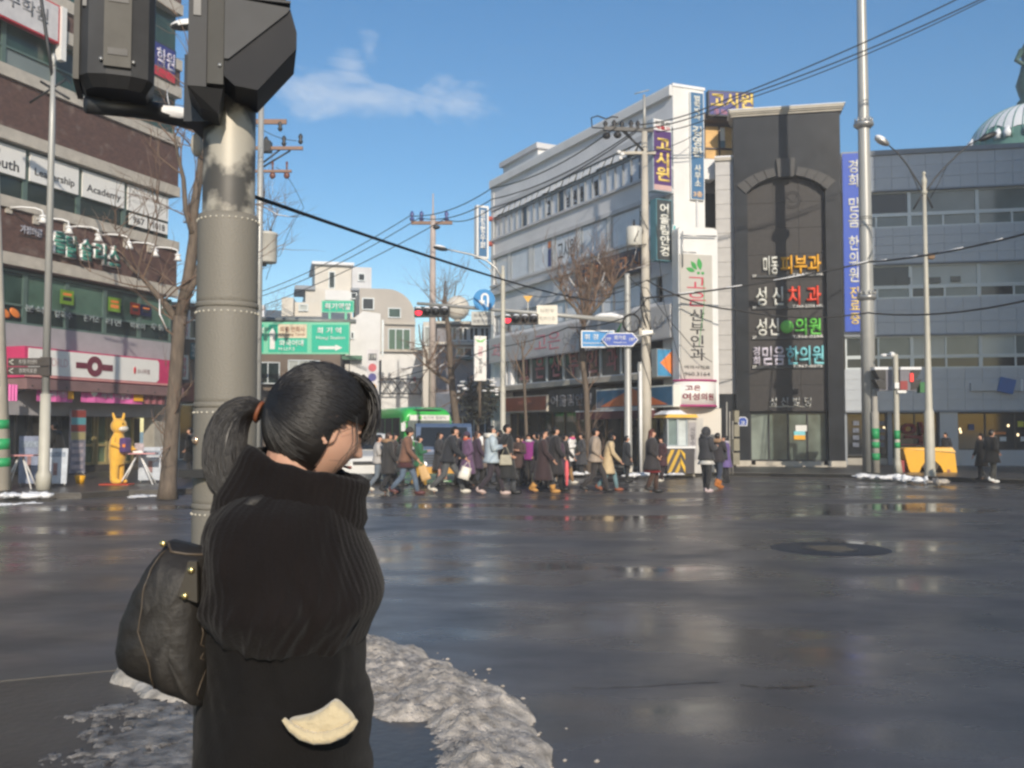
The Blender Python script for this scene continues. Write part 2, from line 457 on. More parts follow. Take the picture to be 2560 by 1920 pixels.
def sign(name, label, F, px0, px1, pyT, pyB, off=.12, thick=.14, face=paper, edge=alu, cat='sign', group=None, rim=.05, texts=(), pyc=None):
    """a sign box standing proud of frame F, its face region given by photo pixels; texts in fractions of the face"""
    pm = (pyT + pyB) / 2; xm = (px0 + px1) / 2
    u0, u1 = F.U(px0, pm, off), F.U(px1, pm, off); z1, z0 = F.Z(xm, pyT, off), F.Z(xm, pyB, off)
    w, h = u1 - u0, z1 - z0
    t = thing(name, label, cat, F.w((u0 + u1) / 2, off, z0), F.a, group)
    MB().box(-w / 2, w / 2, 0.006, thick, 0, h).build('sign_box', edge, t)
    MB().box(-w / 2 + rim, w / 2 - rim, -.004, .006, rim, h - rim).build('sign_face', face, t)
    for tx in texts:
        s, m, cx, cz, tw, th = tx[:6]
        text(s, m, t, (cx - .5) * w, -.005, cz * h, tw * w, th * h, **(tx[6] if len(tx) > 6 else {}))
    t['_w'], t['_h'] = w, h
    return t
# ================================================================== dark stone clinic building
FB = Frame(1970, 37.5, -11.4)
def bx(F, px, py=700): return F.U(px, py)
tB = thing("stone_building", "narrow dark polished stone building with an arched recess and coloured clinic letters", "building", FB.o, FB.a)
U0, U1 = FB.U(1837, 700), FB.U(2106, 700)
ZT = FB.Z(1970, 284)
CW = FB.U(1873, 700) - U0                      # side piers
ui0, ui1 = FB.U(1872, 800), FB.U(2068, 800)
zi0, zi1 = FB.Z(1970, 1028), FB.Z(1970, 487)
zdoor = zi0
mb = MB()
mb.box(U0, ui0, 0, 1.2, .35, ZT); mb.box(ui1, U1, 0, 1.2, .35, ZT)
MBp = mb.build("pier", dark_stone, tB)
# upper wall with the segmental arch cut out of its lower edge
um = (ui0 + ui1) / 2; hw = (ui1 - ui0) / 2
zsp, zcr = FB.Z(1970, 478), FB.Z(1970, 436)
arc = [(um + hw * math.sin(a), zsp + (zcr - zsp) * (math.cos(a) - math.cos(.95)) / (1 - math.cos(.95))) for a in [(.95 * k / 10) * 1.0 for k in range(-10, 11)]]
arc = [(um + (x - um) / math.sin(.95), z) for x, z in arc]
poly = arc + [(ui1, ZT - .002), (ui0, ZT - .002)]
MB().prism(poly, 0.003, 1.2).build("upper_wall", dark_stone, tB)
# recessed brown panel, built of slabs
MB().box(ui0, ui1, .34, 1.2, zi0, ZT - .4).build("backing_wall", dark_stone, tB)
rows = 9; cols = 3
zs = [zi0 + (zcr - zi0) * k / rows for k in range(rows + 1)]
sl = MB().box(-.5, .5, 0, .05, -.5, .5).mesh("stone_slab"); sl.materials.append(brown_stone)
wS = (ui1 - ui0) / cols
for k in range(rows):
    for c in range(cols):
        o = inst("stone_slab", sl, tB, (ui0 + (c + .5) * wS, .29 + R.uniform(-.002, .002), (zs[k] + zs[k + 1]) / 2), 0, (wS - .012, 1, zs[k + 1] - zs[k] - .012))
# voussoir arch band in pieces, keystone
for k in range(10):
    a0, a1 = -.95 + .19 * k + .006, -.95 + .19 * (k + 1) - .006
    if k in (4, 5): continue
    def pt(a, g): return (um + (hw + .10 + g) * math.sin(a) / math.sin(.95), zsp + (zcr - zsp) * (math.cos(a) - math.cos(.95)) / (1 - math.cos(.95)) + g)
    MB().prism([pt(a0, -.03), pt(a1, -.03), pt(a1, .30), pt(a0, .30)], -.07, .05).build("arch_stone", arch_stone, tB)
MB().prism([(um - .30, zcr - .12), (um + .30, zcr - .12), (um + .36, zcr + .62), (um - .36, zcr + .62)], -.14, .05).build("keystone", arch_stone, tB)
# etched round emblem
cx, cz = FB.uz(1980, 500, -.28)
ring = MB()
for r0 in (.34, .26):
    pts = [(cx + r0 * math.cos(2 * math.pi * k / 28), .285, cz + r0 * math.sin(2 * math.pi * k / 28)) for k in range(29)]
    ring.path(pts, .012, 5)
ring.path([(cx - .2, .285, cz + .1), (cx + .05, .285, cz - .1), (cx + .22, .285, cz + .22)], .012, 5)
ring.build("emblem", dark_stone, tB)
# cornice
co = MB()
for y0, z0, z1 in ((-.07, -.02, .06), (-.13, .06, .12), (-.18, .12, .22)):
    co.box(U0 - .04 + y0 * .6, U1 + .04 - y0 * .6, y0, 1.22, ZT + z0, ZT + z1 - .002)
co.build("cornice", pale_conc, tB)
MB().box(U0 - .2, U1 + .2, -.20, 1.2, ZT + .222, ZT + .26).build("roof_snow", snow_m, tB)
pb = MB()
for a, b in ((U0 - .03, ui0 + .03), (ui1 - .03, U1 + .03)): pb.box(a, b, -.08, 1.2, .0, .35)
pb.build("plinth", pale_conc, tB)
MB().box(U0, U1, 1.22, 9, 0, ZT - .05).build("rear_wall", grime_wall, tB)
# entrance
window(tB, ui0 + .01, ui1 - .01, .32, zdoor - .02, y=.5, fm=dark_metal, cols=4, rows=(), panes=[mat("frosted_glass", (.22, .26, .23), .25, var=.3, scale=1.2), mat("lobby_glass", (.10, .13, .115), .15, var=.4, scale=1.5), mat("lobby_glass", (.1,)*3), mat("side_glass", (.13, .16, .14), .15, var=.4, scale=1.5)], name="entrance", fw=.06)
MB().box(ui0, ui1, -.28, .5, 0, .18).box(ui0 + .2, ui1 - .2, -.02, .5, .18, .32).build("entrance_step", pale_conc, tB)
for k, (px, py0, py1, m) in enumerate(((2003, 1063, 1078, paper), (1999, 1078, 1088, cyan_l), (1999, 1088, 1099, amber_l))):
    a, b = FB.uz(px - 14, py1, -.48); c, d = FB.uz(px + 14, py0, -.48)
    MB().box(a, c, .49, .498, b, d).build("door_sticker", m, tB)
# four rows of raised letters on dark base boards
rowsL = [("미동 피부과", [("미동", off_white, .155, .37), ("피부과", amber_l, .40, .96)], 641, 683, "3F", "T.967-7657 HB"),
         ("성신 치과", [("성 신", off_white, .05, .44), ("치 과", scarlet_l, .50, .96)], 718, 762, "3F", "T.966-2358 HB"),
         ("성신 의원", [("성신", off_white, .06, .38), ("의원", lime_l, .60, .96)], 796, 838, "2F", "T.966-0288"),
         ("믿음 한의원", [("믿음", lilac_l, .14, .46), ("한의원", cyan_l, .48, 1.0)], 866, 912, "2F", "T.967-0075")]
labs = ["raised white and amber letters 미동 피부과 on a dark base, top row of the stone recess",
        "raised white and red letters 성신 치과 on a dark base, second row of the stone recess",
        "raised white and green letters 성신 의원 with a green ball, third row of the stone recess",
        "raised lilac and pale cyan letters 믿음 한의원, lowest clinic row of the stone recess"]
for (nm, segs, yT, yB, fl, tel), lab in zip(rowsL, labs):
    f0, z1 = FB.uz(1880, yT, -.2); f1, z0 = FB.uz(2060, yB, -.2); zb = FB.Z(1970, yB + 9, -.2)
    W = f1 - f0
    t = thing("clinic_sign", lab, "sign", FB.w(f0, -.2, zb), FB.a, "raised clinic letters on the dark stone building")
    MB().box(0, W, .0, .09, 0, z0 - zb).build("base_board", dark_metal, t)
    for s, m, a, b in segs:
        text(s, m, t, (a + b) / 2 * W, .06, (z0 + z1) / 2 - zb, (b - a) * W, (z1 - z0) * .98, bold=.022, depth=.09)
    if "의원" == segs[1][0]:
        MB().ell((.49 * W, .02, (z0 + z1) / 2 - zb), .26, .09, .26).build("ball_emblem", lime_l, t)
    if "믿음" in nm:
        text("경희", lilac_l, t, .06 * W, .06, (z0 + z1) / 2 - zb, .1 * W, (z1 - z0) * .95, vertical=True, bold=.02, depth=.08)
    text(fl, paper, t, .03 * W, -.004, .5 * (z0 - zb) + .02, .06 * W, .11, depth=.02, bold=.02)
    text(tel, paper, t, .77 * W, -.004, .5 * (z0 - zb) + .02, .42 * W, .11, depth=.02, bold=.02)
f0, zz = FB.uz(1923, 1006, -.25); f1, _ = FB.uz(2028, 1006, -.25)
t = thing("name_letters", "small silver letters 성신빌딩 above the glass entrance of the stone building", "sign", FB.w((f0 + f1) / 2, -.25, zz - .18), FB.a)
MB().box(-(f1 - f0) / 2, (f1 - f0) / 2, .02, .032, .0, .02).build("rail", steel, t)
text("성 신 빌 딩", mat("silver_letters", (.42, .42, .40), .35, .5, var=.05), t, 0, .0, .2, f1 - f0, .36, bold=.02, depth=.05)
# house-number plate on the left pier
t = thing("number_plate", "small blue house number plate with white rim on the left stone pier", "sign", FB.w(FB.U(1857, 1050, .02), .02, FB.Z(1857, 1065, .02)), FB.a)
hp = [(-.17, 0), (.17, 0), (.19, .25), (.1, .36), (-.1, .36), (-.19, .25)]
MB().prism(hp, 0, .02).build("plate", white_p, t)
MB().prism([(x * .82, .18 + (z - .18) * .82) for x, z in hp], -.006, .0).build("plate_face", street_blue, t)
text("28", white_p, t, 0, -.007, .13, .14, .14, depth=.004)

# side wing of the stone building: pale cladding in courses
tW = thing("clad_wing", "slim pale grey clad wing left of the dark stone building", "building", FB.o, FB.a)
w0, w1 = FB.U(1791, 700, -.3), FB.U(1836, 700, -.3)
zt, zb = FB.Z(1814, 402, -.3), FB.Z(1814, 985, -.3)
nC = 16
clad = mat("pale_grey_cladding", (.50, .49, .48), .5, var=.08, scale=2)
pl = MB().box(-.5, .5, 0, .06, -.5, .5).mesh("cladding_panel"); pl.materials.append(clad)
for k in range(nC):
    h = (zt - zb) / nC
    inst("cladding_panel", pl, tW, ((w0 + w1) / 2, .3, zb + (k + .5) * h), 0, (w1 - w0, 1, h - .014))
MB().box(w0 + .01, w1 - .01, .36, 3, .0, zt).build("core_wall", concrete, tW)
MB().box(w0 - .02, w1 + .02, .22, 3, zt, zt + .13).build("coping", pale_conc, tW)
MB().box(w0 - .02, w1 + .02, .22, 3, zt + .132, zt + .19).build("roof_snow", snow_m, tW)
MB().box(w0, w1, .30, .358, 0, zb - .01).build("dark_base", dark_stone, tW)

# ================================================================== grey panel building on the right
FC = Frame(2330, 38.5, -11.4)
tC = thing("panel_building", "long grey metal panel building with ribbon windows over dark shopfronts", "building", FC.o, FC.a)
c0, c1 = FC.U(2108, 700), FC.U(3050, 700)
zz = lambda py, off=0: FC.Z(2330, py, off)
bands = [(382, 470, 3), (565, 655, 4), (744, 834, 3), (921, 1026, 4)]
pw = FC.U(2362, 600) - FC.U(2276, 600)
pw = pw / 2
pm = MB().box(-.5, .5, 0, .05, -.5, .5).mesh("wall_panel"); pm.materials.append(panel_grey)
ncol = 21
for (yt, yb, nr) in bands:
    z1, z0 = zz(yt), zz(yb)
    hh = (z1 - z0) / nr
    for r_ in range(nr):
        for c in range(ncol):
            x0 = c0 + c * pw * 1.0
            inst("wall_panel", pm, tC, (x0 + pw / 2, R.uniform(-.004, .004), z0 + (r_ + .5) * hh), 0, (pw - .009, 1, hh - .009))
    xe = c0 + ncol * pw
    MB().box(c0, xe, .052, .3, z0, z1).build("backing_wall", trim_grey, tC)
    MB().box(xe + .01, c1, 0.01, .3, z0, z1).build("end_wall", panel_grey, tC)
    MB().box(c0, c1, -.06, .045, z0 - .07, z0 - .002).build("drip_edge", trim_grey, tC)
MB().box(c0, c1, -.08, 8, zz(382) + .002, zz(370)).build("roof_edge", trim_grey, tC)
MB().box(c0, c1, .6, 8, 0, zz(384)).build("core_wall", concrete, tC)
mull = FC.U(2447, 600) - FC.U(2276, 600)
xs = [FC.U(2276, 600) + k * mull for k in range(-1, 5)]
for bi, (yt, yb, ytr) in enumerate(((470, 565, 529), (655, 744, 712), (834, 921, 888))):
    z1, z0, zt_ = zz(yt) - .07, zz(yb), zz(ytr)
    for k in range(len(xs) - 1):
        a, b = max(xs[k], c0), xs[k + 1]
        if bi == 0: ps = [glass_dark if k == 0 else glass, glass]
        elif bi == 1: ps = [glass_pale, glass_pale if k else glass_dark]
        else: ps = [glass, glass_pale]
        fr = window(tC, a + .003, b - .003, zt_ - .03, z1, y=.12, fm=alu, fw=.06, cols=2 if bi == 2 else 1, panes=[glass_pale if bi else glass, glass] if k else [glass_dark, glass])
        window(tC, a + .003, b - .003, z0, zt_ - .036, y=.12, fm=alu, fw=.07, cols=2, panes=[glass_dark if bi else glass, glass if bi != 2 else glass_dark], name='vent_window')
    if bi == 1:
        for k, (px0, px1, p0, p1) in enumerate(((2240, 2276, 691, 709), (2320, 2352, 693, 708), (2377, 2402, 692, 706))):
            MB().box(FC.U(px0, 700, -.1), FC.U(px1, 700, -.1), .105, .118, FC.Z(2330, p1, -.1), FC.Z(2330, p0, -.1)).build("open_sash", glass_dark, tC)
# ground floor shopfront
z1 = zz(1026) - .072
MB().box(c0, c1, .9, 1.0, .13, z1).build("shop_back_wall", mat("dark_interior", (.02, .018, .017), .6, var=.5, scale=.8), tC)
for px0, px1 in ((2351, 2396), (2106, 2119), (2221, 2232)):
    MB().box(FC.U(px0, 1100), FC.U(px1, 1100), .02 if px0 > 2300 else .1, .7, .13, z1).build("column", panel_grey if px0 > 2300 else trim_grey, tC)
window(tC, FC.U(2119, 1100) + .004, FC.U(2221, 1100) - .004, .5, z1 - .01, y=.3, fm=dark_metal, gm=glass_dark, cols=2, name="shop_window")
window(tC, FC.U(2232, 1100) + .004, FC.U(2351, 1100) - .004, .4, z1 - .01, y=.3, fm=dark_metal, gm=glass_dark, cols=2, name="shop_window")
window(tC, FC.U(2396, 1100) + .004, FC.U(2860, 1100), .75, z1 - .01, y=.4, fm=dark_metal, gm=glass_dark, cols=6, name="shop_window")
MB().box(FC.U(2119, 1100), FC.U(2351, 1100), .28, .6, .13, .4).build("stall_riser", concrete, tC)
MB().box(FC.U(2396, 1100), FC.U(2860, 1100), .3, .8, .13, .75).build("stall_riser", panel_grey, tC)
lamp_w = mat("warm_shop_lamp", (.9, .8, .6), .5, var=0, emit=(1, .78, .45), estr=2.0)
for px, py in ((2400, 1073), (2521, 1064), (2545, 1087), (2210, 1070), (2402, 1080)):
    u, z = FC.uz(px, py, -.33)
    MB().ell((u, .34, z), .045, .03, .06, 8, 6).build("shop_lamp", lamp_w, tC)
for px0, px1, p0, p1, m in ((2500, 2516, 1092, 1103, paper), (2552, 2570, 1092, 1103, paper), (2545, 2560, 1053, 1067, mat("yellow_note", (.7, .65, .05), .5)), (2422, 2436, 1060, 1076, mat("dim_blue_poster", (.05, .08, .2), .5)), (2480, 2515, 1080, 1086, orange_l)):
    a, b = FC.uz(px0, p1, -.36); c, d = FC.uz(px1, p0, -.36)
    MB().box(a, c, .375, .395, b, d).build("window_poster", m, tC)
# red pharmacy letter in the shop window
u, z = FC.uz(2284, 1083, -.26)
t = thing("pharmacy_letters", "large dark red pharmacy letter 약 in the shop window behind the yellow grit box", "sign", FC.w(u, -.2, z - .45), FC.a)
MB().box(-.6, .6, .02, .035, -.02, .0).build("rail", red, t)
text("약", mat("dull_red_letters", (.22, .012, .012), .5), t, 0, 0, .45, .95, .9, bold=.03, depth=.03)
for r_ in range(4):
    for px in (2140, 2204):
        u, z = FC.uz(px, 1058 + r_ * 18, -.26)
        MB().box(u - .12, u + .12, .27, .285, z - .09, z + .09).build("window_poster", mat("faded_blue_print", (.10, .12, .17), .5, var=.5, scale=12), tC)
# tilted square shop emblem on a bar
u, z = FC.uz(2516, 964, .15)
t = thing("shop_emblem", "tilted blue square emblem with a white bar on the grey panel wall", "sign", FC.w(u, .15, z - .3), FC.a)
MB().box(-1.3, 1.1, .02, .14, .1, .42).build("rail", panel_grey, t)
MB().box(-.29, .29, -.08, .02, -.29, .29, Matrix.Translation((0, 0, .3)) @ Matrix.Rotation(rad(14), 4, 'Y')).build("square", mat("emblem_blue", (.01, .12, .40), .4), t)
MB().box(.52, .60, -.02, .02, .08, .55).build("letter_bar", white_p, t)
# long blue banner
tb_ = sign("hanging_banner", "long blue vertical banner with white letters 경희 믿음 한의원 진료중 beside the stone building", FC, 2109, 2160, 383, 829, off=.28, thick=.03, face=mat("banner_blue", (.02, .085, .52), .5, var=.05), edge=mat("banner_blue", (0,)*3), rim=.015, cat="banner")
W, H = tb_['_w'], tb_['_h']
text("경희", off_white, tb_, .02, -.005, H * .885, W * .48, H * .155, vertical=True, bold=.02)
text("믿음", off_white, tb_, .02, -.005, H * .665, W * .55, H * .17, vertical=True, bold=.02)
text("한의원", off_white, tb_, .0, -.005, H * .405, W * .52, H * .26, vertical=True, bold=.02)
text("진료중", yellow_l, tb_, .0, -.005, H * .145, W * .48, H * .21, vertical=True, bold=.02)

# copper-green dome behind the roof, with a statue
dc = at(2580, 372, 60)
t = thing("copper_dome", "green ribbed copper dome half covered in snow behind the grey building's roof", "dome", (dc.x, dc.y, dc.z - 2))
cop = mat("verdigris_copper", (.13, .28, .24), .6, var=.15, scale=1.5)
Rd, Hd = 3.65, 2.75
prof = [(Rd * math.cos(a), 2 + Hd * math.sin(a)) for a in [math.pi / 2 * k / 12 for k in range(12)]] + [(.25, 2 + Hd)]
MB().lathe([(Rd, -20), (Rd, 2)] + prof[1:], n=40).build("dome_shell", cop, t)
for k in range(40):
    an = 2 * math.pi * k / 40
    MB().path([((r + .02) * math.cos(an), (r + .02) * math.sin(an), z) for r, z in prof], .05, 5).build("rib", cop, t)
sm = MB(); n = 80
sp_ = [(Rd * 1.012 * math.cos(a), 2 + Hd * 1.012 * math.sin(a)) for a in [math.pi / 2 * (.16 + .84 * k / 8) for k in range(8)]] + [(.25, 2.03 + Hd)]
rings = []
for i, (r, z) in enumerate(sp_):
    ring = []
    for k in range(n):
        an = 2 * math.pi * k / n
        dz = (.9 * mnoise.noise((math.cos(an) * 3, math.sin(an) * 3, 1.3)) * (1 - i / 8)) if i < 5 else 0
        a_ = math.asin(max(-1, min(1, (z - 2) / (Hd * 1.012)))) + dz * .22
        ring.append((Rd * 1.012 * math.cos(a_) * math.cos(an), Rd * 1.012 * math.cos(a_) * math.sin(an), 2 + Hd * 1.012 * math.sin(a_)))
    rings.append(ring)
sm.loft(rings, cap=False); sm.build("snow_cap", snow_m, t)
for k in range(40):
    if R.random() < .55:
        an = 2 * math.pi * (k + .5) / 40
        pts = [((Rd * math.cos(a) + .06) * math.cos(an), (Rd * math.cos(a) + .06) * math.sin(an), 2 + Hd * math.sin(a)) for a in (.02, .12, .25)]
        MB().path(pts, [.2, .26, .1], 6).build("snow_patch", snow_m, t)
st = thing("statue", "dark green bronze statue standing on top of the copper dome", "statue", (dc.x, dc.y, dc.z + Hd - .02))
bronze = mat("green_bronze", (.05, .10, .085), .5, var=.3, scale=4)
MB().lathe([(.75, 0), (.8, .3), (.6, .5), (.72, .9), (.85, 1.4), (.6, 2.2), (.45, 2.9), (.55, 3.6), (.3, 4.1), (.14, 4.25), (.2, 4.4), (.22, 4.65), (.1, 4.9)], n=18).path([(-.5, 0, 3.6), (-.95, -.2, 2.9), (-.5, -.5, 2.4)], [.2, .15, .12], 8).path([(.5, 0, 3.6), (1.0, -.1, 4.2), (1.1, -.2, 5.0)], [.2, .15, .1], 8).build("figure", bronze, st)
# ================================================================== white corner building with study rooms
FG = Frame(1689, 33.0, -63.0)
FE = Frame(1689, 33.0, 21.5)
tG = thing("corner_building", "white five storey corner building with long window rows and many study room signs", "building", FG.o, FG.a)
g0 = FG.U(1229, 600)                      # far end (negative u)
gz = lambda px, py: FG.Z(px, py)
Ztop = gz(1688, 214)
z4t, z4b = gz(1636, 340), gz(1632, 437)
z3t, z3b = gz(1681, 484), gz(1370, 672)
zl3 = gz(1330, 703)
z2t, z2b = gz(1300, 775), gz(1300, 826)
zs1t = gz(1450, 808); zs1b = gz(1450, 866)
zw2t, zw2b = gz(1400, 868), gz(1400, 953)
fac = mat("shaded_white_facade", (.76, .76, .77), .6, var=.10, scale=.7, bump=.05)
def gband(z0, z1, y0=0.0, y1=.4, m=fac, name="spandrel"): return MB().box(g0, -.02, y0, y1, z0, z1).build(name, m, tG)
gband(z4t + .22, Ztop - .3); gband(Ztop - .30, Ztop, -.14, .5, white_wall, "cornice"); gband(z4t, z4t + .22, -.07, .4, grime_wall, "canopy_ledge")
gband(z3t + .16, z4b - .1); gband(z4b - .1, z4b, -.10, .4, grime_wall, "sill_ledge"); gband(z3t, z3t + .16, -.05, .4, grime_wall, "canopy_ledge")
gband(zl3 + .0, z3b - .1); gband(z3b - .1, z3b, -.10, .4, grime_wall, "sill_ledge"); gband(zl3 - .18, zl3, -.16, .4, grime_wall, "canopy_ledge")
gband(z2t, zl3 - .18); gband(zs1t - .25, z2b)
gband(zs1b - .1, zs1t - .25, .25, .5, fac, "lower_wall")
MB().box(g0 - .02, g0 + .28, -.03, .5, 0, Ztop - .302).build("end_pier", white_wall, tG)
MB().box(g0 + .02, -5.0, .9, 5.5, 0, Ztop - .31).box(-4.99, -.1, .82, 1.05, 0, Ztop - .31).build("core_wall", grime_wall, tG)
# roof: parapet snow and stair house
MB().box(g0, -.02, -.12, .5, Ztop + .002, Ztop + .07).build("roof_snow", snow_m, tG)
h0, h1 = FG.U(1258, 400, -1.2), FG.U(1345, 400, -1.2)
MB().box(h0, h1, 1.2, 4.5, Ztop - .3, gz(1300, 372) + .3).build("stair_house", white_wall, tG)
MB().box(h0 - .15, h1 + .15, 1.05, 4.6, gz(1300, 372) + .302, gz(1300, 372) + .55).build("stair_house_roof", grime_wall, tG)
# fourth floor: ribbon of narrow boarded panes under a row of little tilted vents
nW = 24; x0, x1 = g0 + .32, FG.U(1640, 400)
ww = (x1 - x0) / nW; zc = z4t - .42
wfm = mat("window_frame_grey", (.30, .32, .34), .4, .2, var=.05)
pcurt = mat("white_board_behind_glass", (.74, .76, .79), .15, var=.08, scale=2)
pm_ = MB().box(-ww * .42, ww * .42, 0, .02, z4b + .06, zc - .05).mesh("pane"); pm_.materials.append(pcurt)
pmd = pm_.copy(); pmd.materials.clear(); pmd.materials.append(glass_dark)
fm_ = MB().box(-ww / 2, -ww / 2 + .035, -.05, .06, z4b, z4t).box(-ww / 2 + .036, ww / 2, -.05, .06, zc - .035, zc + .03).box(-ww / 2 + .036, ww / 2, -.04, .06, z4b + .003, z4b + .05).mesh("window"); fm_.materials.append(wfm)
vt_ = MB().box(-ww * .40, ww * .40, -.006, .012, -.34, 0).mesh("vent_flap"); vt_.materials.append(white_p)
vd_ = MB().box(-ww * .44, ww * .44, 0, .02, zc + .032, z4t - .002).mesh("vent_opening"); vd_.materials.append(glass)
chars4 = {9: "고", 12: "남", 13: "원", 14: "룸", 16: "텔"}
for k in range(nW):
    w_ = inst("window", fm_, tG, (x0 + (k + .5) * ww, .05, 0))
    inst("pane", pmd if k in (5, 11) else pm_, w_, (0, .02, 0))
    inst("pane", vd_, w_, (0, .03, 0))
    v = inst("vent_flap", vt_, w_, (0, -.05, z4t - .04)); v.rotation_euler = (-R.uniform(.25, .6), 0, 0)
    if k in chars4:
        text(chars4[k], ink, w_, 0, .012, (z4b + zc) / 2 - .05, ww * .5, .62, bold=.03, depth=.004)
MB().box(g0 + .3, -.05, .3, .4, z4b - .05, z4t + .1).build("window_backing", glass_dark, tG)
# third floor: wide boarded windows between pale mullion pairs
e3 = [1238, 1268, 1276, 1320, 1331, 1378, 1386, 1441, 1452, 1516, 1527, 1600, 1612, 1660]
for k in range(0, len(e3) - 1):
    a, b = FG.U(e3[k], 590), FG.U(e3[k + 1], 590)
    if k % 2 == 0:
        fr = MB().box(a, a + .05, .02, .2, z3b, z3t).box(b - .05, b, .02, .2, z3b, z3t).box(a + .051, b - .051, .02, .2, z3b, z3b + .05).box(a + .051, b - .051, .02, .2, z3t - .05, z3t).build("window", wfm, tG)
        MB().box(a + .051, b - .051, .05, .07, z3b + .051, z3t - .051).build("pane", pcurt, fr)
        if k == 6: text("고시원", ink, fr, (a + b) / 2, .048, (z3b + z3t) / 2 - .05, (b - a) * .8, (z3t - z3b) * .62, bold=.01, depth=.004)
        if k == 4:
            MB().box(b - .34, b - .06, .03, .048, z3b + .9, z3t - .1).build("pane_sign", orange_l, fr); MB().box(b - .34, b - .06, .03, .048, z3b + .1, z3b + .85).build("pane_strip", navy, fr)
    else:
        MB().box(a + .002, b - .002, .02, .2, z3b, z3t).build("mullion_post", white_wall, tG)
MB().box(g0 + .3, -.05, .3, .4, z3b - .05, z3t + .1).build("window_backing", glass_dark, tG)
# second floor strip with a few dark openings
e2 = [1240, 1262, 1272, 1330, 1410, 1500, 1560, 1640]
for k in range(len(e2) - 1):
    a, b = FG.U(e2[k], 800), FG.U(e2[k + 1], 800)
    if k in (1,): window(tG, a, b, z2b, z2t, y=.05, fm=wfm, gm=glass_dark, cols=1, rows=())
    else: window(tG, a + .004, b - .004, z2b, z2t, y=.05, fm=wfm, gm=pcurt, cols=2)
# first floor glass with red letters
nP = 7; x0, x1 = FG.U(1283, 930), FG.U(1600, 930)
chars = ["고", "은", "산", "부", "인", "과", ""]
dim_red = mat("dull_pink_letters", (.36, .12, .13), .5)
for k in range(nP):
    a, b = x0 + (x1 - x0) * k / nP, x0 + (x1 - x0) * (k + 1) / nP
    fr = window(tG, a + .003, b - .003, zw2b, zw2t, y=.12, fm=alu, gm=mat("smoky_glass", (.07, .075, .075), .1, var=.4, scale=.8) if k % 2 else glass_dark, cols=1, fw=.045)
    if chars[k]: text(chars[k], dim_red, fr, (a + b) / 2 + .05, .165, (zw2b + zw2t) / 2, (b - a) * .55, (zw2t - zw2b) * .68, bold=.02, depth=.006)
xa = FG.U(1229, 900)
MB().box(xa, x0 - .8, .0, .4, .0, zs1b - .1).build("lower_pier", fac, tG)
MB().box(x0 - .78, x0 - .5, -.1, .4, zw2b, zw2t + .1).build("lower_column", white_wall, tG)
MB().box(x0 - .3, x0 - .04, -.1, .1, zw2b, zw2t + .05, Matrix.Translation((0, 0, 0))).build("lower_column", white_wall, tG)
MB().box(xa + .3, -.2, -.7, .4, zw2b - .26, zw2b - .06).build("canopy_ledge", pale_conc, tG)
MB().box(xa + .3, -.2, -.68, .1, zw2b - .058, zw2b - .02).build("ledge_snow", snow_m, tG)
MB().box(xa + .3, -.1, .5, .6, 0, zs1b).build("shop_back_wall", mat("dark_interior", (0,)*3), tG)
# ground floor shop fronts
gx = [1262, 1300, 1366, 1430, 1500, 1580, 1680]
zg = zw2b - 1.25
for k in range(len(gx) - 1):
    a, b = FG.U(gx[k], 1090), FG.U(gx[k + 1], 1090)
    window(tG, a + .02, b - .02, .2, zg, y=.25, fm=dark_metal if k % 2 else wood, gm=[glass_dark, mat("shop_glass", (.05, .045, .04), .08, var=.6, scale=1.2), glass_dgreen][k % 3], cols=2, name="shop_window")
MB().box(xa + .3, -.1, .2, .5, .0, .196).build("stall_riser", concrete, tG)
# end face: sunlit white end wall and tall slab
tE_u1 = FE.U(1763, 600)
MB_ = MB().box(0, tE_u1, 0, .8, 0, FE.Z(1725, 222)).build("end_wall", white_wall, tG)
MB_.rotation_euler = (0, 0, FE.a - FG.a); MB_.location = (0.0, 0, 0)
o = MB().box(-.03, tE_u1 + .03, -.04, .82, FE.Z(1725, 222) + .002, FE.Z(1725, 222) + .10).build("roof_snow", snow_m, tG); o.rotation_euler = (0, 0, FE.a - FG.a)
o = MB().tube((tE_u1 - .35, -.05, .2), (tE_u1 - .35, -.05, 11.5), .035, n=8).build("drain_pipe", grime_wall, tG); o.rotation_euler = (0, 0, FE.a - FG.a)
# recessed rear part with amber windows
FRr = Frame(1800, 39.2, 8)
tR = thing("rear_block", "recessed dark rear block with amber papered windows under the purple roof sign", "building", FRr.o, FRr.a)
r0, r1 = FRr.U(1735, 600), FRr.U(1852, 600)
MB().box(r0, r1, .4, 6, 0, FRr.Z(1800, 305)).build("rear_wall", mat("dark_grey_wall", (.16, .15, .15), .7, var=.2), tR)  # mottled dark grey over the whole rear wall
MB().box(r0, r1, -.2, 5, FRr.Z(1800, 306), FRr.Z(1800, 290)).build("roof_edge", mat("rust_brown_fascia", (.09, .06, .05), .6), tR)
amb = mat("amber_papered_pane", (.70, .44, .18), .2, var=.22, scale=1.6)
window(tR, FRr.U(1764, 360), FRr.U(1842, 360), FRr.Z(1800, 398), FRr.Z(1800, 308), y=.2, fm=mat("brown_frame", (.05, .035, .03), .5), cols=2, rows=(FRr.Z(1800, 368),), panes=[amb], fw=.07)
u, z = FRr.uz(1807, 346, -.1)
MB().box(u - .12, u + .14, .24, .26, z - .05, z + .5).build("paper_sheet", paper, tR); MB().box(u - .15, u + .15, .22, .26, z - .35, z - .06).build("paper_sheet", mat("slate_blue_paper", (.12, .2, .25), .5), tR)
MB().box(r0, FRr.U(1782, 430), -.25, .4, FRr.Z(1780, 452), FRr.Z(1780, 402)).build("bay_box", white_wall, tR)
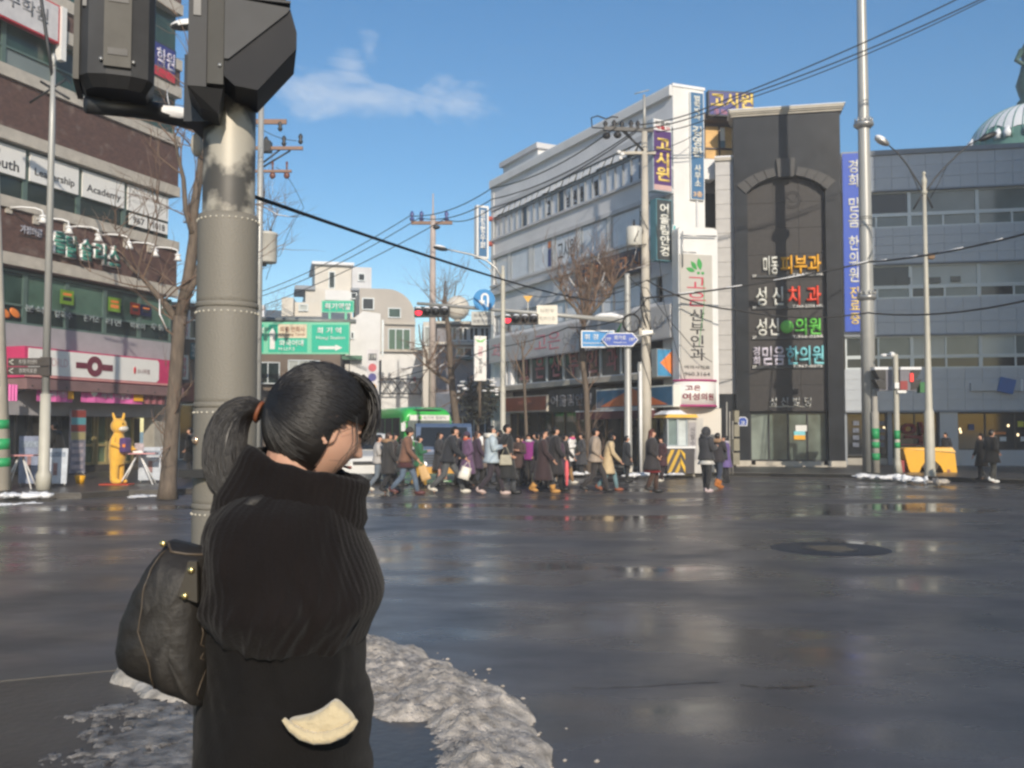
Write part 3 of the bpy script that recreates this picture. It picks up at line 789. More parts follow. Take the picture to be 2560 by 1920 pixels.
for k in range(3): MB().box(FRr.U(1762, 600), FRr.U(1795, 600), .3, .42, FRr.Z(1780, 560 + k * 120), FRr.Z(1780, 480 + k * 120)).build("window", glass_dark, tR)

# ------------------------------------------------------------------ signs of the corner building
sign("roof_sign", "purple and navy rooftop sign with yellow letters 고시원 above the amber windows", FRr, 1771, 1884, 228, 291, off=.5, thick=.3, face=navy, edge=dark_metal,
     texts=[("고시원", yellow_l, .52, .62, .94, .62, dict(bold=.035)), ("TEL 966-4300", mat("pink_letters", (.6, .25, .3), .5), .36, .16, .5, .2)])
sign("wall_sign", "tall narrow blue sign with pale letters 법학박사 김영환 사무소 on the sunlit white end wall", FE, 1727, 1760, 231, 499, off=.12, thick=.1, face=mat("slate_blue_face", (.06, .17, .33), .5, var=.05), edge=white_p, rim=.02,
     texts=[("법학박사", off_white, .5, .855, .5, .23, dict(vertical=True, bold=.03)), ("김영환", off_white, .5, .54, .78, .29, dict(vertical=True, bold=.035)), ("사무소", off_white, .5, .225, .5, .2, dict(vertical=True, bold=.03)), ("3층", mat("peach_letters", (.8, .55, .35), .5), .5, .05, .7, .055, dict(bold=.03))])
FP1 = Frame(1683, 32.75, 27)
def blade(name, label, px0, px1, pT, pB, face, side, texts, fr=FP1, th=.35, **k):
    return sign(name, label, fr, px0, px1, pT, pB, off=0, thick=th, face=face, edge=side, texts=texts, rim=.03, **k)
blade("blade_sign", "purple projecting sign with large yellow letters 고시원 beside the white end wall", 1633, 1680, 300, 478, purple, mat("pale_blue_side", (.42, .50, .58), .5),
      [("고시원", yellow_l, .52, .44, .76, .60, dict(vertical=True, bold=.035)), ("조용한", mat("grey_letters", (.2, .2, .21), .5), .5, .95, .85, .05, dict(bold=.02)), ("새롭고", red, .5, .885, .8, .05, dict(bold=.02))])
t = bpy.data.objects["blade_sign"]; W, H = t['_w'], t['_h']
MB().box(-W / 2 + .032, W / 2 - .032, -.008, -.0045, H * .845, H * .998).build("white_band", white_p, t); MB().box(-W / 2 + .032, W / 2 - .032, -.008, -.0045, .03, H * .085).build("pink_band", mat("pink_band", (.62, .42, .40), .5), t)
for o in t.children:
    if o.name.startswith('lettering') and o.data.materials[0].name in ("grey_letters", "red_paint"): o.location.y = -.006
blade("blade_sign", "dark grey projecting optician sign with white letters 어울림안경", 1641, 1681, 498, 652, mat("dark_grey_face", (.055, .065, .07), .5), mat("teal_side", (.10, .25, .30), .5),
      [("어울림안경", off_white, .52, .5, .62, .86, dict(vertical=True, bold=.03))])
blade("small_sign", "tiny turquoise box sign on the edge of the white end wall", 1682, 1691, 562, 592, mat("turquoise_face", (.12, .45, .47), .4), white_p, [], th=.2)
t3 = blade("blade_sign", "projecting sign with an orange triangle on a blue ground", 1642, 1683, 872, 942, mat("azure_face", (.06, .27, .48), .45), steel, [])
W, H = t3['_w'], t3['_h']
MB().prism([(-W * .30, H * .5), (W * .45, H * .04), (W * .45, H * .96)], -.012, -.0045).build("triangle", mat("orange_face", (.85, .25, .06), .45), t3)
FAR = Frame(1215, 45.6, 27)
t = sign("blade_sign", "slim far blue sign in a white frame with white letters 동정형우회", FAR, 1192, 1222, 514, 646, off=0, thick=.3, face=mat("slate_blue_face", (0,)*3), edge=white_p, rim=.10,
     texts=[("동정형우회", white_p, .5, .54, .46, .74, dict(vertical=True, bold=.035))])
for zf in (.3, .78): MB().tube((t['_w'] / 2, .15, t['_h'] * zf), (t['_w'] / 2 + .5, .15, t['_h'] * zf), .12, n=8).build("bracket", mat("rust_red_bracket", (.4, .07, .05), .6), t)
t = sign("blade_sign", "small white clinic blade sign with a leaf and faded letters near the far shops", Frame(1202, 41.5, 12), 1186, 1216, 840, 952, off=0, thick=.25, face=paper, edge=white_p, rim=.02,
     texts=[("고은", mat("faded_red_letters", (.6, .2, .25), .5), .5, .66, .42, .2, dict(vertical=True, bold=.02)), ("산부인과", mat("grey_letters", (0,)*3), .5, .34, .3, .36, dict(vertical=True, bold=.02))])
MB().tube((0, .12, -1.6), (0, .12, 0), .06).build("post", bark, t)
MB().prism([(-.08, t['_h'] * .86), (-.25, t['_h'] * .93), (0, t['_h'] * .89), (.25, t['_h'] * .95), (.08, t['_h'] * .86)], -.012, -.0045).build("leaf_mark", lime_l, t)
# big clinic pylon
FPy = Frame(1735, 32.2, 16)
pa, pb_ = FPy.U(1697, 760), FPy.U(1795, 760)
zb, ztp = FPy.Z(1745, 1020), FPy.Z(1745, 568)
t = thing("clinic_pylon", "tall white rounded pylon with a leaf emblem and vertical letters 고은산부인과", "sign", FPy.w(0, 0, 0), FPy.a)
rr = .16
poly = [(pa, zb), (pb_, zb)] + [(pb_ - rr + rr * math.cos(a), ztp - rr + rr * math.sin(a)) for a in [math.pi / 2 * k / 6 for k in range(7)]] + [(pa + rr - rr * math.sin(a), ztp - rr + rr * math.cos(a)) for a in [math.pi / 2 * k / 6 for k in range(7)]]
MB().prism(poly, 0, .5).build("pylon_body", white_wall, t)
fa, fb = FPy.U(1699, 760), FPy.U(1779, 760); fzb, fzt = FPy.Z(1738, 948), FPy.Z(1738, 637)
MB().box(fa, fb, -.06, -.002, fzb, fzt).build("sign_face", mat("warm_grey_face", (.50, .48, .44), .45, var=.03), t)
cx = (fa + fb) / 2; fw_ = fb - fa; fh = fzt - fzb
text("고은", crimson, t, cx, -.061, fzb + fh * .70, fw_ * .58, fh * .235, vertical=True, bold=.0, depth=.01)
text("산부인과", mat("charcoal_letters", (.06, .06, .062), .5), t, cx + .02, -.061, fzb + fh * .355, fw_ * .46, fh * .41, vertical=True, bold=.012, depth=.01)
text("여의사진료", mat("charcoal_letters", (.1,)*3), t, cx, -.061, fzb + fh * .095, fw_ * .8, fh * .028, depth=.01)
text("960.3164", mat("charcoal_letters", (.1,)*3), t, cx, -.061, fzb + fh * .04, fw_ * .8, fh * .03, depth=.01)
lf = MB()
def leaf(cx, cz, ln, an, w=.22):
    pts = []
    for k in range(9): pts.append((ln * k / 8, w * ln * math.sin(math.pi * k / 8)))
    pts += [(ln * k / 8, -w * ln * math.sin(math.pi * k / 8)) for k in range(7, 0, -1)]
    c, s = math.cos(an), math.sin(an)
    lf.prism([(cx + x * c - z * s, cz + x * s + z * c) for x, z in pts], -.075, -.0605)
lz = fzb + fh * .875
leaf(cx + .16, lz, .42, 1.75); leaf(cx + .02, lz, .36, 2.2); leaf(cx - .05, lz - .05, .34, 2.85)
for dx in (.08, .24): lf.ell((cx + dx, -.066, lz - .1), .06, .008, .05, 10, 6)
lf.build("leaf_mark", mat("leaf_green", (.04, .33, .07), .5), t)
MB().path([(cx + .26 + .06 * math.sin(k / 8 * 3) - .12 * (k / 12), -.066, lz - .3 - k * fh * .045) for k in range(13)], .012, 5).build("stem_line", mat("leaf_green", (0,)*3), t)
MB().tube((pa + .05, -.12, ztp - .35), (pb_ - .1, -.12, ztp - .3), .025).tube((pa + .1, -.12, ztp - .9), (pa + .6, -.12, ztp - .9), .02).tube((pa + .1, -.12, ztp - .2), (pa + .1, -.12, ztp - 1.4), .02).build("sign_bracket", steel, t)
MB().box(pa + .02, pb_ + .1, .05, .7, 0, zb - .01).build("base_wall", cream_wall, t)
# curved drum sign below
t = thing("drum_sign", "curved white drum sign with magenta rims and dark red letters 고은 여성의원", "sign", FPy.w((FPy.U(1686, 980) + FPy.U(1790, 980)) / 2, .25, FPy.Z(1738, 1017)), FPy.a)
dW = FPy.U(1790, 980) - FPy.U(1686, 980); dH = FPy.Z(1738, 950) - FPy.Z(1738, 1017)
def drum(z0, z1, g): 
    ar = [((dW / 2 + g) * math.sin(a), .35 - (.55 + g) * math.cos(a)) for a in [-1.57 + 3.14 * k / 16 for k in range(17)]]
    return MB().loft([[(x, y, z) for x, y in ar] for z in (z0, z1)])
drum(.06, dH - .06, 0).build("drum_face", paper, t)
drum(0, .056, .03).build("rim", mat("magenta_rim", (.42, .03, .17), .5), t); drum(dH - .056, dH, .03).build("rim", mat("magenta_rim", (0,)*3), t)
def curved(s, m, cx, cz, w, h, bold=.03):
    o = text(s, m, t, cx, 0, cz, w, h, bold=bold, depth=.0)
    for v in o.data.vertices:
        a = math.asin(max(-.98, min(.98, v.co.x / (dW / 2)))); v.co.y = .35 - .55 * math.cos(a) - .012
curved("고은", mat("maroon_letters", (.20, .02, .04), .5), -.28, dH * .68, dW * .32, dH * .2)
curved("여성의원", mat("maroon_letters", (.2,)*3), -.05, dH * .36, dW * .72, dH * .26)
# long band sign and shop signs along the shaded side
tb_ = sign("band_sign", "long pale fascia band with large red letters 고은 above the first floor glass", FG, 1222, 1672, 795, 795, off=.35, thick=.4, face=mat("grey_band", (.50, .50, .51), .5, var=.06), edge=grime_wall)
for o in list(tb_.children): bpy.data.objects.remove(o)
u0, u1 = FG.U(1222, 870, .35), FG.U(1676, 800, .35); zB, zT = FG.Z(1450, 876, .35), FG.Z(1450, 803, .35)
tb_.location = FG.w((u0 + u1) / 2, .35, zB); W, H = u1 - u0, zT - zB
MB().box(-W / 2, W / 2, 0.006, .35, 0, H).build("sign_box", grime_wall, tb_); MB().box(-W / 2 + .03, W / 2 - .03, -.004, .006, .04, H - .04).build("sign_face", mat("grey_band", (0,)*3), tb_)
pu = lambda px, py: FG.U(px, py, .35) - (u0 + u1) / 2
text("고은", mat("faded_red_letters", (.1,)*3), tb_, (pu(1338, 850) + pu(1400, 845)) / 2, -.005, H * .5, pu(1402, 845) - pu(1338, 850), H * .62, bold=.0)
text("산부인과", mat("dim_grey_letters", (.33, .33, .34), .5), tb_, (pu(1406, 840) + pu(1500, 830)) / 2, -.005, H * .5, pu(1500, 830) - pu(1406, 840), H * .45, bold=.0)
text("960.3164", mat("dim_grey_letters", (.33,)*3), tb_, (pu(1560, 820) + pu(1660, 810)) / 2, -.005, H * .52, pu(1660, 810) - pu(1560, 820), H * .38, bold=.0)
text("고은", mat("faded_red_letters", (.1,)*3), tb_, (pu(1232, 880) + pu(1255, 876)) / 2, -.005, H * .5, pu(1258, 880) - pu(1232, 876), H * .5, bold=.0)
MB().prism([(pu(1530, 825), .25), (pu(1545, 825), H * .5), (pu(1556, 825), H * .72), (pu(1548, 825), H * .4)], -.02, -.006).build("leaf_mark", mat("leaf_green", (0,)*3), tb_)
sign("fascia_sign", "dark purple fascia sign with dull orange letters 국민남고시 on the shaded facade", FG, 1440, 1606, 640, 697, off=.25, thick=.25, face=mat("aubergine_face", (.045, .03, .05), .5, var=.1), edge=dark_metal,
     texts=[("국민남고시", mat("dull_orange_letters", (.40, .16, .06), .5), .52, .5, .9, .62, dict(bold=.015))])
sign("shop_sign", "rust orange shop fascia with faint small letters left of the optician", FG, 1262, 1366, 990, 1030, off=.9, thick=.5, face=mat("rust_orange_face", (.26, .055, .022), .5, var=.1), edge=pale_conc,
     texts=[("1945", mat("dim_red_letters", (.35, .12, .08), .5), .4, .55, .12, .25), ("DELI SHOP", mat("dim_red_letters", (.1,)*3), .58, .55, .2, .2)])
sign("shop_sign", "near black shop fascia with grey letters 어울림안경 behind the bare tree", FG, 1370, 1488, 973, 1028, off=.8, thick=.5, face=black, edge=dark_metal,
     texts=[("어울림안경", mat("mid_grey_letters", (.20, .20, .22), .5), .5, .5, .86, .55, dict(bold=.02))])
t = sign("shop_sign", "blue shop fascia with a wide orange triangle beside the corner", FG, 1490, 1683, 968, 1020, off=.85, thick=.5, face=mat("deep_blue_face", (.02, .10, .20), .5), edge=off_white)
W, H = t['_w'], t['_h']
MB().prism([(-W * .44, .08), (W * .44, .08), (0, H * .96)], -.014, -.0045).build("triangle", mat("burnt_orange_face", (.60, .16, .04), .5), t)
aw = thing("shop_awning", "dark maroon awning strip with a snowy edge under the blue and orange fascia", "awning", FG.w((FG.U(1495, 1040) + FG.U(1683, 1035)) / 2, .5, FG.Z(1590, 1046, .9)), FG.a)
wA = (FG.U(1683, 1035) - FG.U(1495, 1040)) / 2
MB().prism([(-wA, 0), (wA, 0), (wA, .28), (-wA, .28)], -.5, .25).build("cloth", mat("maroon_cloth", (.10, .025, .03), .7), aw)
MB().box(-wA, wA, -.52, -.2, .282, .33).build("snow_edge", snow_m, aw)
# ================================================================== brick academy building on the left
FA = Frame(435, 35.6, 69.4)
tA = thing("brick_building", "dark red brick building with green glass bands and white ledges on the left", "building", FA.o, FA.a)
a0 = -22.0
ZA = lambda py, px=200, off=0: FA.Z(px, py, off)
def aband(zt, zb, y0, y1, m, name): return MB().box(a0, 0, y0, y1, zb, zt).build(name, m, tA)
zG2b, zG2t = ZA(828), ZA(703)            # first floor dark green glass
zL1b, zL1t = ZA(696), ZA(668)            # white ledge
zSb, zSt = ZA(668), ZA(566)              # brick sign band
zL2b, zL2t = ZA(566), ZA(540)
zG3b, zG3t = ZA(540), ZA(412)            # glass with white panels
zL3b, zL3t = ZA(412), ZA(384)
zBb, zBt = ZA(384), ZA(268)
zL4b, zL4t = ZA(268), ZA(240)
zG4b, zG4t = ZA(240), ZA(128)
zL5b, zL5t = ZA(128), ZA(98)
ztopA = ZA(-330)
wall_grey = mat("pale_grey_render", (.34, .33, .35), .7, var=.08)
aband(ZA(828) - .001, ZA(1040), .12, .5, wall_grey, "render_wall")
aband(zL1t, zL1b, -.10, .5, ledge_m, "ledge"); aband(zL2t, zL2b, -.10, .5, ledge_m, "ledge"); aband(zL3t, zL3b, -.10, .5, ledge_m, "ledge"); aband(zL4t, zL4b, -.10, .5, ledge_m, "ledge"); aband(zL5t, zL5b, -.10, .5, ledge_m, "ledge")
aband(zSt, zSb, .0, .5, brick, "brick_wall"); aband(zBt, zBb, .0, .5, brick, "brick_wall")
aband(ZA(50), zL5t, .0, .5, brick, "brick_wall")
zz5 = [ZA(50), ZA(20)]
aband(ZA(20), ZA(50), -.1, .5, ledge_m, "ledge"); aband(ZA(-110), ZA(20), .25, .5, glass_green, "upper_glass"); aband(ZA(-140), ZA(-110), -.1, .5, ledge_m, "ledge"); aband(ztopA, ZA(-140), 0, .5, brick, "brick_wall")
MB().box(a0, -.01, .55, 12, ZA(1040), ztopA - .1).box(a0, -.01, 2.2, 12, 0, ZA(1041)).build("core_wall", brick, tA)
# glazing bands
def glazing(zb, zt, n0, wd, panes, rows=(), y=.18, fm=green_frame, name='window'):
    k = 0; x = -.03
    while x > -11.5:
        window(tA, x - wd + .004, x - .004, zb + .003, zt - .003, y=y, fm=fm, panes=panes[k % len(panes)], rows=rows, fw=.07, name=name); k += 1; x -= wd
    MB().box(a0, x - .01, y, y + .1, zb, zt).build("far_glass", glass_green, tA)
wd3 = FA.U(322, 470) - FA.U(208, 440)
gbl = mat('green_blind_glass', (.075, .14, .105), .08, var=.3, scale=1.2)
gA = [[glass_dgreen, gbl], [glass_dgreen, glass_green], [glass_dgreen, gbl]]
glazing(zG2b, zG2t, 0, 1.65, gA, rows=(zG2b + (zG2t - zG2b) * .36,))
x3 = [FA.U(p, 450) for p in (432, 322, 208, 75)]
x3 += [x3[-1] - 1.9, x3[-1] - 3.8, x3[-1] - 5.7]
for k in range(len(x3) - 1):
    window(tA, x3[k + 1] + .004, x3[k] - .004, zG3b + .003, zG3t - .003, y=.18, fm=green_frame, panes=gA[k % 3], rows=(zG3b + (zG3t - zG3b) * .42,), fw=.08)
glazing(zG4b, zG4t, 0, 1.9, [[glass_green, glass_dgreen], [glass, glass_green]], rows=(zG4b + (zG4t - zG4b) * .45,))
# white window boards with black lettering
bz0, bz1 = zG3b + (zG3t - zG3b) * .42, zG3t - .09
for k, (s, a, b) in enumerate((("", 1, 0), ("Academy", 2, 1), ("Leadership", 3, 2), ("Youth", 4, 3))):
    xa, xb = x3[a] + .09, x3[b] - .09
    lab = ["white board with thin grey letters 청소년 리더십 아카데미, nearest the brick corner", "white window board with black letters Academy", "white window board with black letters Leadership partly behind the lamp post", "white window board with black letters Youth and a little loop drawing"][k]
    t = thing("window_board", lab, "sign", FA.w((xa + xb) / 2, -.1, bz0), FA.a, "white boards in the green glass of the academy")
    w = xb - xa; h = bz1 - bz0
    MB().box(-w / 2, w / 2, 0, .06, 0, h).build("board", paper, t)
    if s:
        text(s, ink, t, 0, -.002, h * .34, w * (.82 if len(s) > 5 else .72), h * (.36 if s != "Leadership" else .34), bold=.012, depth=.006)
    else:
        g_ = mat("thin_grey_letters", (.45, .46, .46), .5)
        text("청소년", g_, t, -w * .22, -.002, h * .7, w * .34, h * .17, bold=0, depth=.004); text("리더십 아카데미", g_, t, -w * .02, -.002, h * .4, w * .74, h * .17, bold=0, depth=.004)
        for sx in (-1, 1): MB().box(sx * w * .46 - .01, sx * w * .46 + .01, -.006, -.001, h * .12, h * .92).build("bracket_line", ink, t)
    if s == "Youth": MB().path([(-.25 + .16 * math.cos(q / 10 * 6.28), -.008, h * .72 + .1 * math.sin(q / 10 * 6.28)) for q in range(11)], .012, 5).build("loop_mark", ink, t)
pzm = zG3b + (zG3t - zG3b) * .24
for s, p0, p1, lab in (("967", 330, 374, "small white number plate reading 967, left of its twin"), ("1018", 380, 425, "small white number plate reading 1018, by the brick corner")):
    ua, ub = FA.U(p0, 555), FA.U(p1, 565)
    t = thing("number_board", lab, "sign", FA.w((ua + ub) / 2, -.1, pzm - .19), FA.a, "white telephone number plates")
    MB().box((ua - ub) / 2, (ub - ua) / 2, 0, .05, 0, .40).build("board", paper, t); text(s, ink, t, 0, -.002, .2, (ub - ua) * .66, .24, bold=.02, depth=.004)
# channel letters with spot lamps
green_face = mat("sea_green_letter", (.05, .24, .18), .5)
for ch, px, py in (("클", 140, 608), ("탈", 169, 618), ("슬", 207, 626), ("리", 242, 634), ("스", 277, 642)):
    u, z = FA.uz(px, py)
    t = thing("channel_letter", "raised green and white letter %s on the brick sign band, %s" % (ch, {"클": "behind the lamp post", "탈": "beside the post", "슬": "middle of the word", "리": "last but one", "스": "last of the word"}[ch]), "sign", FA.w(u, .0, z - .36), FA.a, "raised letters of the café name")
    text(ch, white_p, t, 0, -.02, .36, .52, .72, bold=.035, depth=.16)
    text(ch, green_face, t, 0, -.182, .36, .50, .70, bold=.028, depth=.01, name='letter_face')
t = thing("small_letters", "row of small pale letters on the brick sign band left of the lamp post", "sign", FA.w(FA.U(76, 583), .0, FA.Z(76, 592)), FA.a)
MB().box(-.4, .4, -.02, -.005, -.03, -.01).build("rail", dark_metal, t)
text("가정의원", mat("pale_violet_letters", (.38, .38, .44), .5), t, 0, -.022, .17, .8, .26, bold=.02, depth=.03)
for k, (px, py) in enumerate(((20, 520), (88, 548), (165, 568), (245, 588), (313, 608), (372, 620))):
    u, z = FA.uz(px, py)
    t = thing("spot_lamp", "white gooseneck spot lamp on the brick sign band, %s" % ["half behind the far left edge", "first one left of the lamp post", "just right of the lamp post", "above the last green letter", "last but one before the brick corner", "nearest the brick corner"][k], "lamp", FA.w(u, .0, z), FA.a, "spot lamps over the sign band")
    MB().box(-.11, .11, -.06, -.002, -.16, .16).build("wall_plate", ledge_m, t)
    MB().path([(0, -.06, 0), (.1, -.4, .02), (.3, -.75, 0), (.42, -.9, -.06), (.44, -.92, -.2)], .028, 7).build("arm", white_p, t)
    MB().lathe([(.04, .12), (.07, .05), (.15, -.12), (.13, -.12), (.05, 0)], (.44, -.92, -.33), 10).build("lamp_head", white_p, t)
    MB().ell((.44, -.92, -.24), .12, .12, .05, 8, 5).build("snow", snow_m, t)
# posters and stickers behind the first floor glass
lime = mat("lime_poster", (.28, .50, .06), .5)
for p0, p1, q0, q1, m, m2 in ((157, 191, 725, 761, lime, black), (277, 308, 744, 779, lime, orange_l), (332, 356, 757, 786, mat("dim_red_poster", (.28, .04, .03), .5), ink), (358, 384, 762, 790, mat("dim_navy_poster", (.02, .03, .10), .5), ink)):
    ua, za = FA.uz(p0, q1); ub, zb = FA.uz(p1, q0); m_ = (p0 + p1) / 2
    za, zb = FA.Z(m_, q1), FA.Z(m_, q0)
    MB().box(ua, ub, .10, .12, za, zb).box(ua, ub, .10, .12, za, zb).build("window_poster", m, tA)
    MB().box(ua + .1, ub - .1, .09, .098, za + .12, za + (zb - za) * .5).build("poster_print", m2, tA)
    MB().box(ua + .1, ub - .1, .09, .098, za + (zb - za) * .62, zb - .1).build("poster_print", orange_l, tA)
for px, py in ((92, 772), (165, 787), (236, 797), (290, 806), (350, 815), (400, 818)):
    u, z = FA.uz(px, py)
    text(["분식", "칼국수", "돈까스", "라면", "떡볶이", "우동"][[92, 165, 236, 290, 350, 400].index(px)], mat("ghost_white_letters", (.30, .35, .35), .5), tA, u, .1, z, .72, .22, bold=.02, depth=.005, name='window_lettering')
for px in (20, 45): u, z = FA.uz(px, 782); MB().ell((u, .12, z), .22, .02, .12, 8, 6, Matrix.Rotation(.5, 3, 'Y')).build("fish_sticker", orange_l, tA)
# navy corner signs higher up
t = sign("blade_sign", "navy sign with white letters and a red foot on the brick building's upper corner", FA, 383, 440, 112, 200, off=.15, thick=.25, face=navy, edge=dark_metal, texts=[("학원", lilac_l, .55, .6, .8, .52, dict(bold=.02))])
MB().box(-t['_w'] / 2 + .05, t['_w'] / 2 - .05, -.012, -.005, .05, t['_h'] * .28).build("red_foot", red, t)
u0, zt0 = FA.uz(165, 20)
t = sign("upper_sign", "large white sign with a red edge at the brick building's upper left", FA, -60, 150, -40, 60, off=.2, thick=.2, face=mat("faded_white_face", (.60, .58, .58), .5), edge=red, texts=[("영수학원", mat("grey_letters", (.1,)*3), .5, .55, .7, .4)])
MB().box(t['_w'] / 2 + .05, t['_w'] / 2 + .25, -.05, .2, -.5, t['_h']).build("sign_end", paper, t)
# shop fascia: white sign with magenta ends
ua, ub = FA.U(18, 900), FA.U(416, 935)
zF0, zF1 = ZA(955), ZA(884)
t = thing("fascia_sign", "long white shop fascia with magenta ends and a dark red ring emblem", "sign", FA.w((ua + ub) / 2, .7, zF0), FA.a)
W, H = ub - ua, zF1 - zF0
mag = mat("magenta_face", (.52, .035, .13), .5)
MB().box(-W / 2, W / 2, .006, .82, 0, H).build("sign_box", mag, t)
xe = FA.U(397, 930, .7) - (ua + ub) / 2
poly = [(-W / 2 + .12, .1), (xe - .13, .1), (xe, .2), (xe, H - .14), (xe - .08, H - .05), (-W / 2 + .12, H - .05)]
MB().prism(poly, -.01, .006).build("sign_face", paper, t)
MB().box(-W / 2, W / 2, -.02, .006, .02, .08).build("rim", mat("salmon_rim", (.62, .30, .28), .5), t)
mc = FA.U(236, 915, .7) - (ua + ub) / 2
em = mat("dark_red_emblem", (.16, .03, .05), .5)
rg = MB()
n = 24
def circ(r, y, cxx, czz): return [(cxx + r * math.cos(2 * math.pi * k / n), y, czz + r * math.sin(2 * math.pi * k / n)) for k in range(n)]
rg.loft([circ(.13, -.012, mc, H * .52), circ(.13, -.03, mc, H * .52), circ(.33, -.03, mc, H * .52), circ(.33, -.012, mc, H * .52)], cap=False, smooth=False)
rg.box(mc - .78, mc - .345, -.028, -.012, H * .42, H * .62).box(mc + .345, mc + .78, -.028, -.012, H * .40, H * .62)
rg.build("ring_emblem", em, t)
ml = FA.U(352, 925, .7) - (ua + ub) / 2
MB().ell((ml - .3, -.02, H * .5), .06, .01, .13, 8, 6).build("red_dot", red, t); text("소나무점", em, t, ml + .12, -.011, H * .48, .6, .17, depth=.004)
text("WORLD", mat("faint_pink_letters", (.60, .42, .42), .5), t, FA.U(140, 905, .7) - (ua + ub) / 2, -.011, H * .55, .9, .26, bold=0, depth=.004)
aw = thing("rolled_awning", "dusty mauve rolled awning housing under the white fascia", "awning", FA.w((ua + ub) / 2, .55, zF0 - .55), FA.a)
MB().prism([(-W / 2, .2), (W / 2, .2), (W / 2, .52), (-W / 2, .52)], -.25, .6).build("housing", mat("mauve_cloth", (.20, .12, .12), .7, var=.15), aw)
for k in range(6): MB().tube((-W / 2 + .2 + k * (W - .4) / 5, -.26, .3), (-W / 2 + .2 + k * (W - .4) / 5, .3, .1), .03).build("arm", dark_metal, aw)
zP1, zP0 = ZA(976), ZA(1006)
pk = mat("pink_banner", (.72, .15, .42), .6, var=.2, scale=2)
for k, (p0, p1) in enumerate(((20, 46), (92, 183), (203, 358), (360, 414))):
    xa, xb = FA.U(p0, 980, .6), FA.U(p1, 990, .6)
    lab = ["short pink banner strip at the far left of the shop", "pink banner strip behind the lamp post", "long pink banner strip with white dots over the mascot", "dull pink banner strip next to the tree"][k]
    t = thing("pink_banner", lab, "banner", FA.w((xa + xb) / 2, .6, zP0 - .05 + .02 * k), FA.a, "pink banners under the awning")
    w = xb - xa
    vs = [(-w / 2 + w * i / 10, .03 * math.sin(i * 2.1), z) for z in (0, .48) for i in range(11)]
    mb = MB().add(vs + [(x, y + .01, z) for x, y, z in vs], [(i, i + 1, 12 + i, 11 + i) for i in range(10)] + [(22 + i, 33 + i, 34 + i, 23 + i) for i in range(10)])
    mb.build("cloth", pk if k < 3 else mat("mauve_banner", (.30, .10, .12), .6), t)
    if k in (1, 2): text("새해 이벤트", lilac_l, t, .1, -.045, .25, w * .5, .22, depth=.004); MB().ell((-w * .32, -.05, .33), .14, .012, .14, 10, 6).build("round_print", paper, t)
    if k in (1, 2): MB().box(w * .32, w * .48, -.05, -.04, .1, .36).build("yellow_print", amber_l, t)
# shop interior and front
zD = zP0 - .02
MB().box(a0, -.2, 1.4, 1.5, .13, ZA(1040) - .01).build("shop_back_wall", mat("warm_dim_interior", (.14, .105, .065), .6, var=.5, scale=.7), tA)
for p0, p1, gm, fm in ((30, 95, glass_dark, dark_metal), (98, 168, mat("dim_glass", (.03, .028, .024), .1, var=.5), dark_metal), (172, 226, glass_dark, dark_metal)):
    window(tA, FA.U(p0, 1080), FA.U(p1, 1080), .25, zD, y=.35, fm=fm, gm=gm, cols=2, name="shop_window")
brass = mat("brass_frame", (.42, .34, .16), .4, .3)
for p0, p1 in ((228, 258), (261, 290), (293, 322), (325, 354), (357, 385)):
    window(tA, FA.U(p0, 1080), FA.U(p1, 1080), .35, zD - .2, y=.9, fm=brass, gm=mat("green_lit_glass", (.10, .14, .085), .15, var=.5, scale=1.5), rows=(.35 + (zD - .55) * .36,), fw=.09, name="door")
MB().box(FA.U(228, 1100), FA.U(420, 1120), .6, 1.4, .13, .35).build("shop_step", pave_m, tA)
MB().box(FA.U(392, 1080), -.02, .1, .6, .13, zD).build("corner_pier", concrete, tA)
for p0, p1, q in ((176, 214, 1023), ):
    pass
# tall narrow poster panel by the door
ua, ub = FA.U(176, 1110, .3), FA.U(214, 1110, .3)
t = thing("poster_stand", "tall narrow poster panel with red and teal blocks standing beside the shop door", "poster", FA.w((ua + ub) / 2, .3, .13), FA.a)
hp = FA.Z(195, 1024, .3) - .13; w = ub - ua
MB().box(-w / 2, w / 2, 0, .06, 0.02, hp).build("panel", mat("grey_violet_print", (.24, .23, .28), .5, var=.4, scale=4), t)
for f0, f1, m in ((.88, .99, mat("brick_red_print", (.28, .05, .04), .5)), (.77, .875, mat("teal_print", (.12, .35, .40), .5)), (.66, .76, mat("brick_red_print", (0,)*3)), (.53, .65, mat("straw_print", (.42, .36, .18), .5))):
    MB().box(-w / 2 + .02, w / 2 - .02, -.008, -.001, hp * f0, hp * f1).build("print_block", m, t)
for z in (.08, .2, .32, .42): MB().box(-w / 2 + .06, w / 2 - .1, -.008, -.001, hp * z, hp * (z + .06)).build("print_block", mat("rose_grey_print", (.45, .38, .40), .5, var=.3, scale=14), t)
for sx in (-1, 1): MB().box(sx * w * .4 - .03, sx * w * .4 + .03, -.12, .18, -.0, .02).build("foot", dark_metal, t)
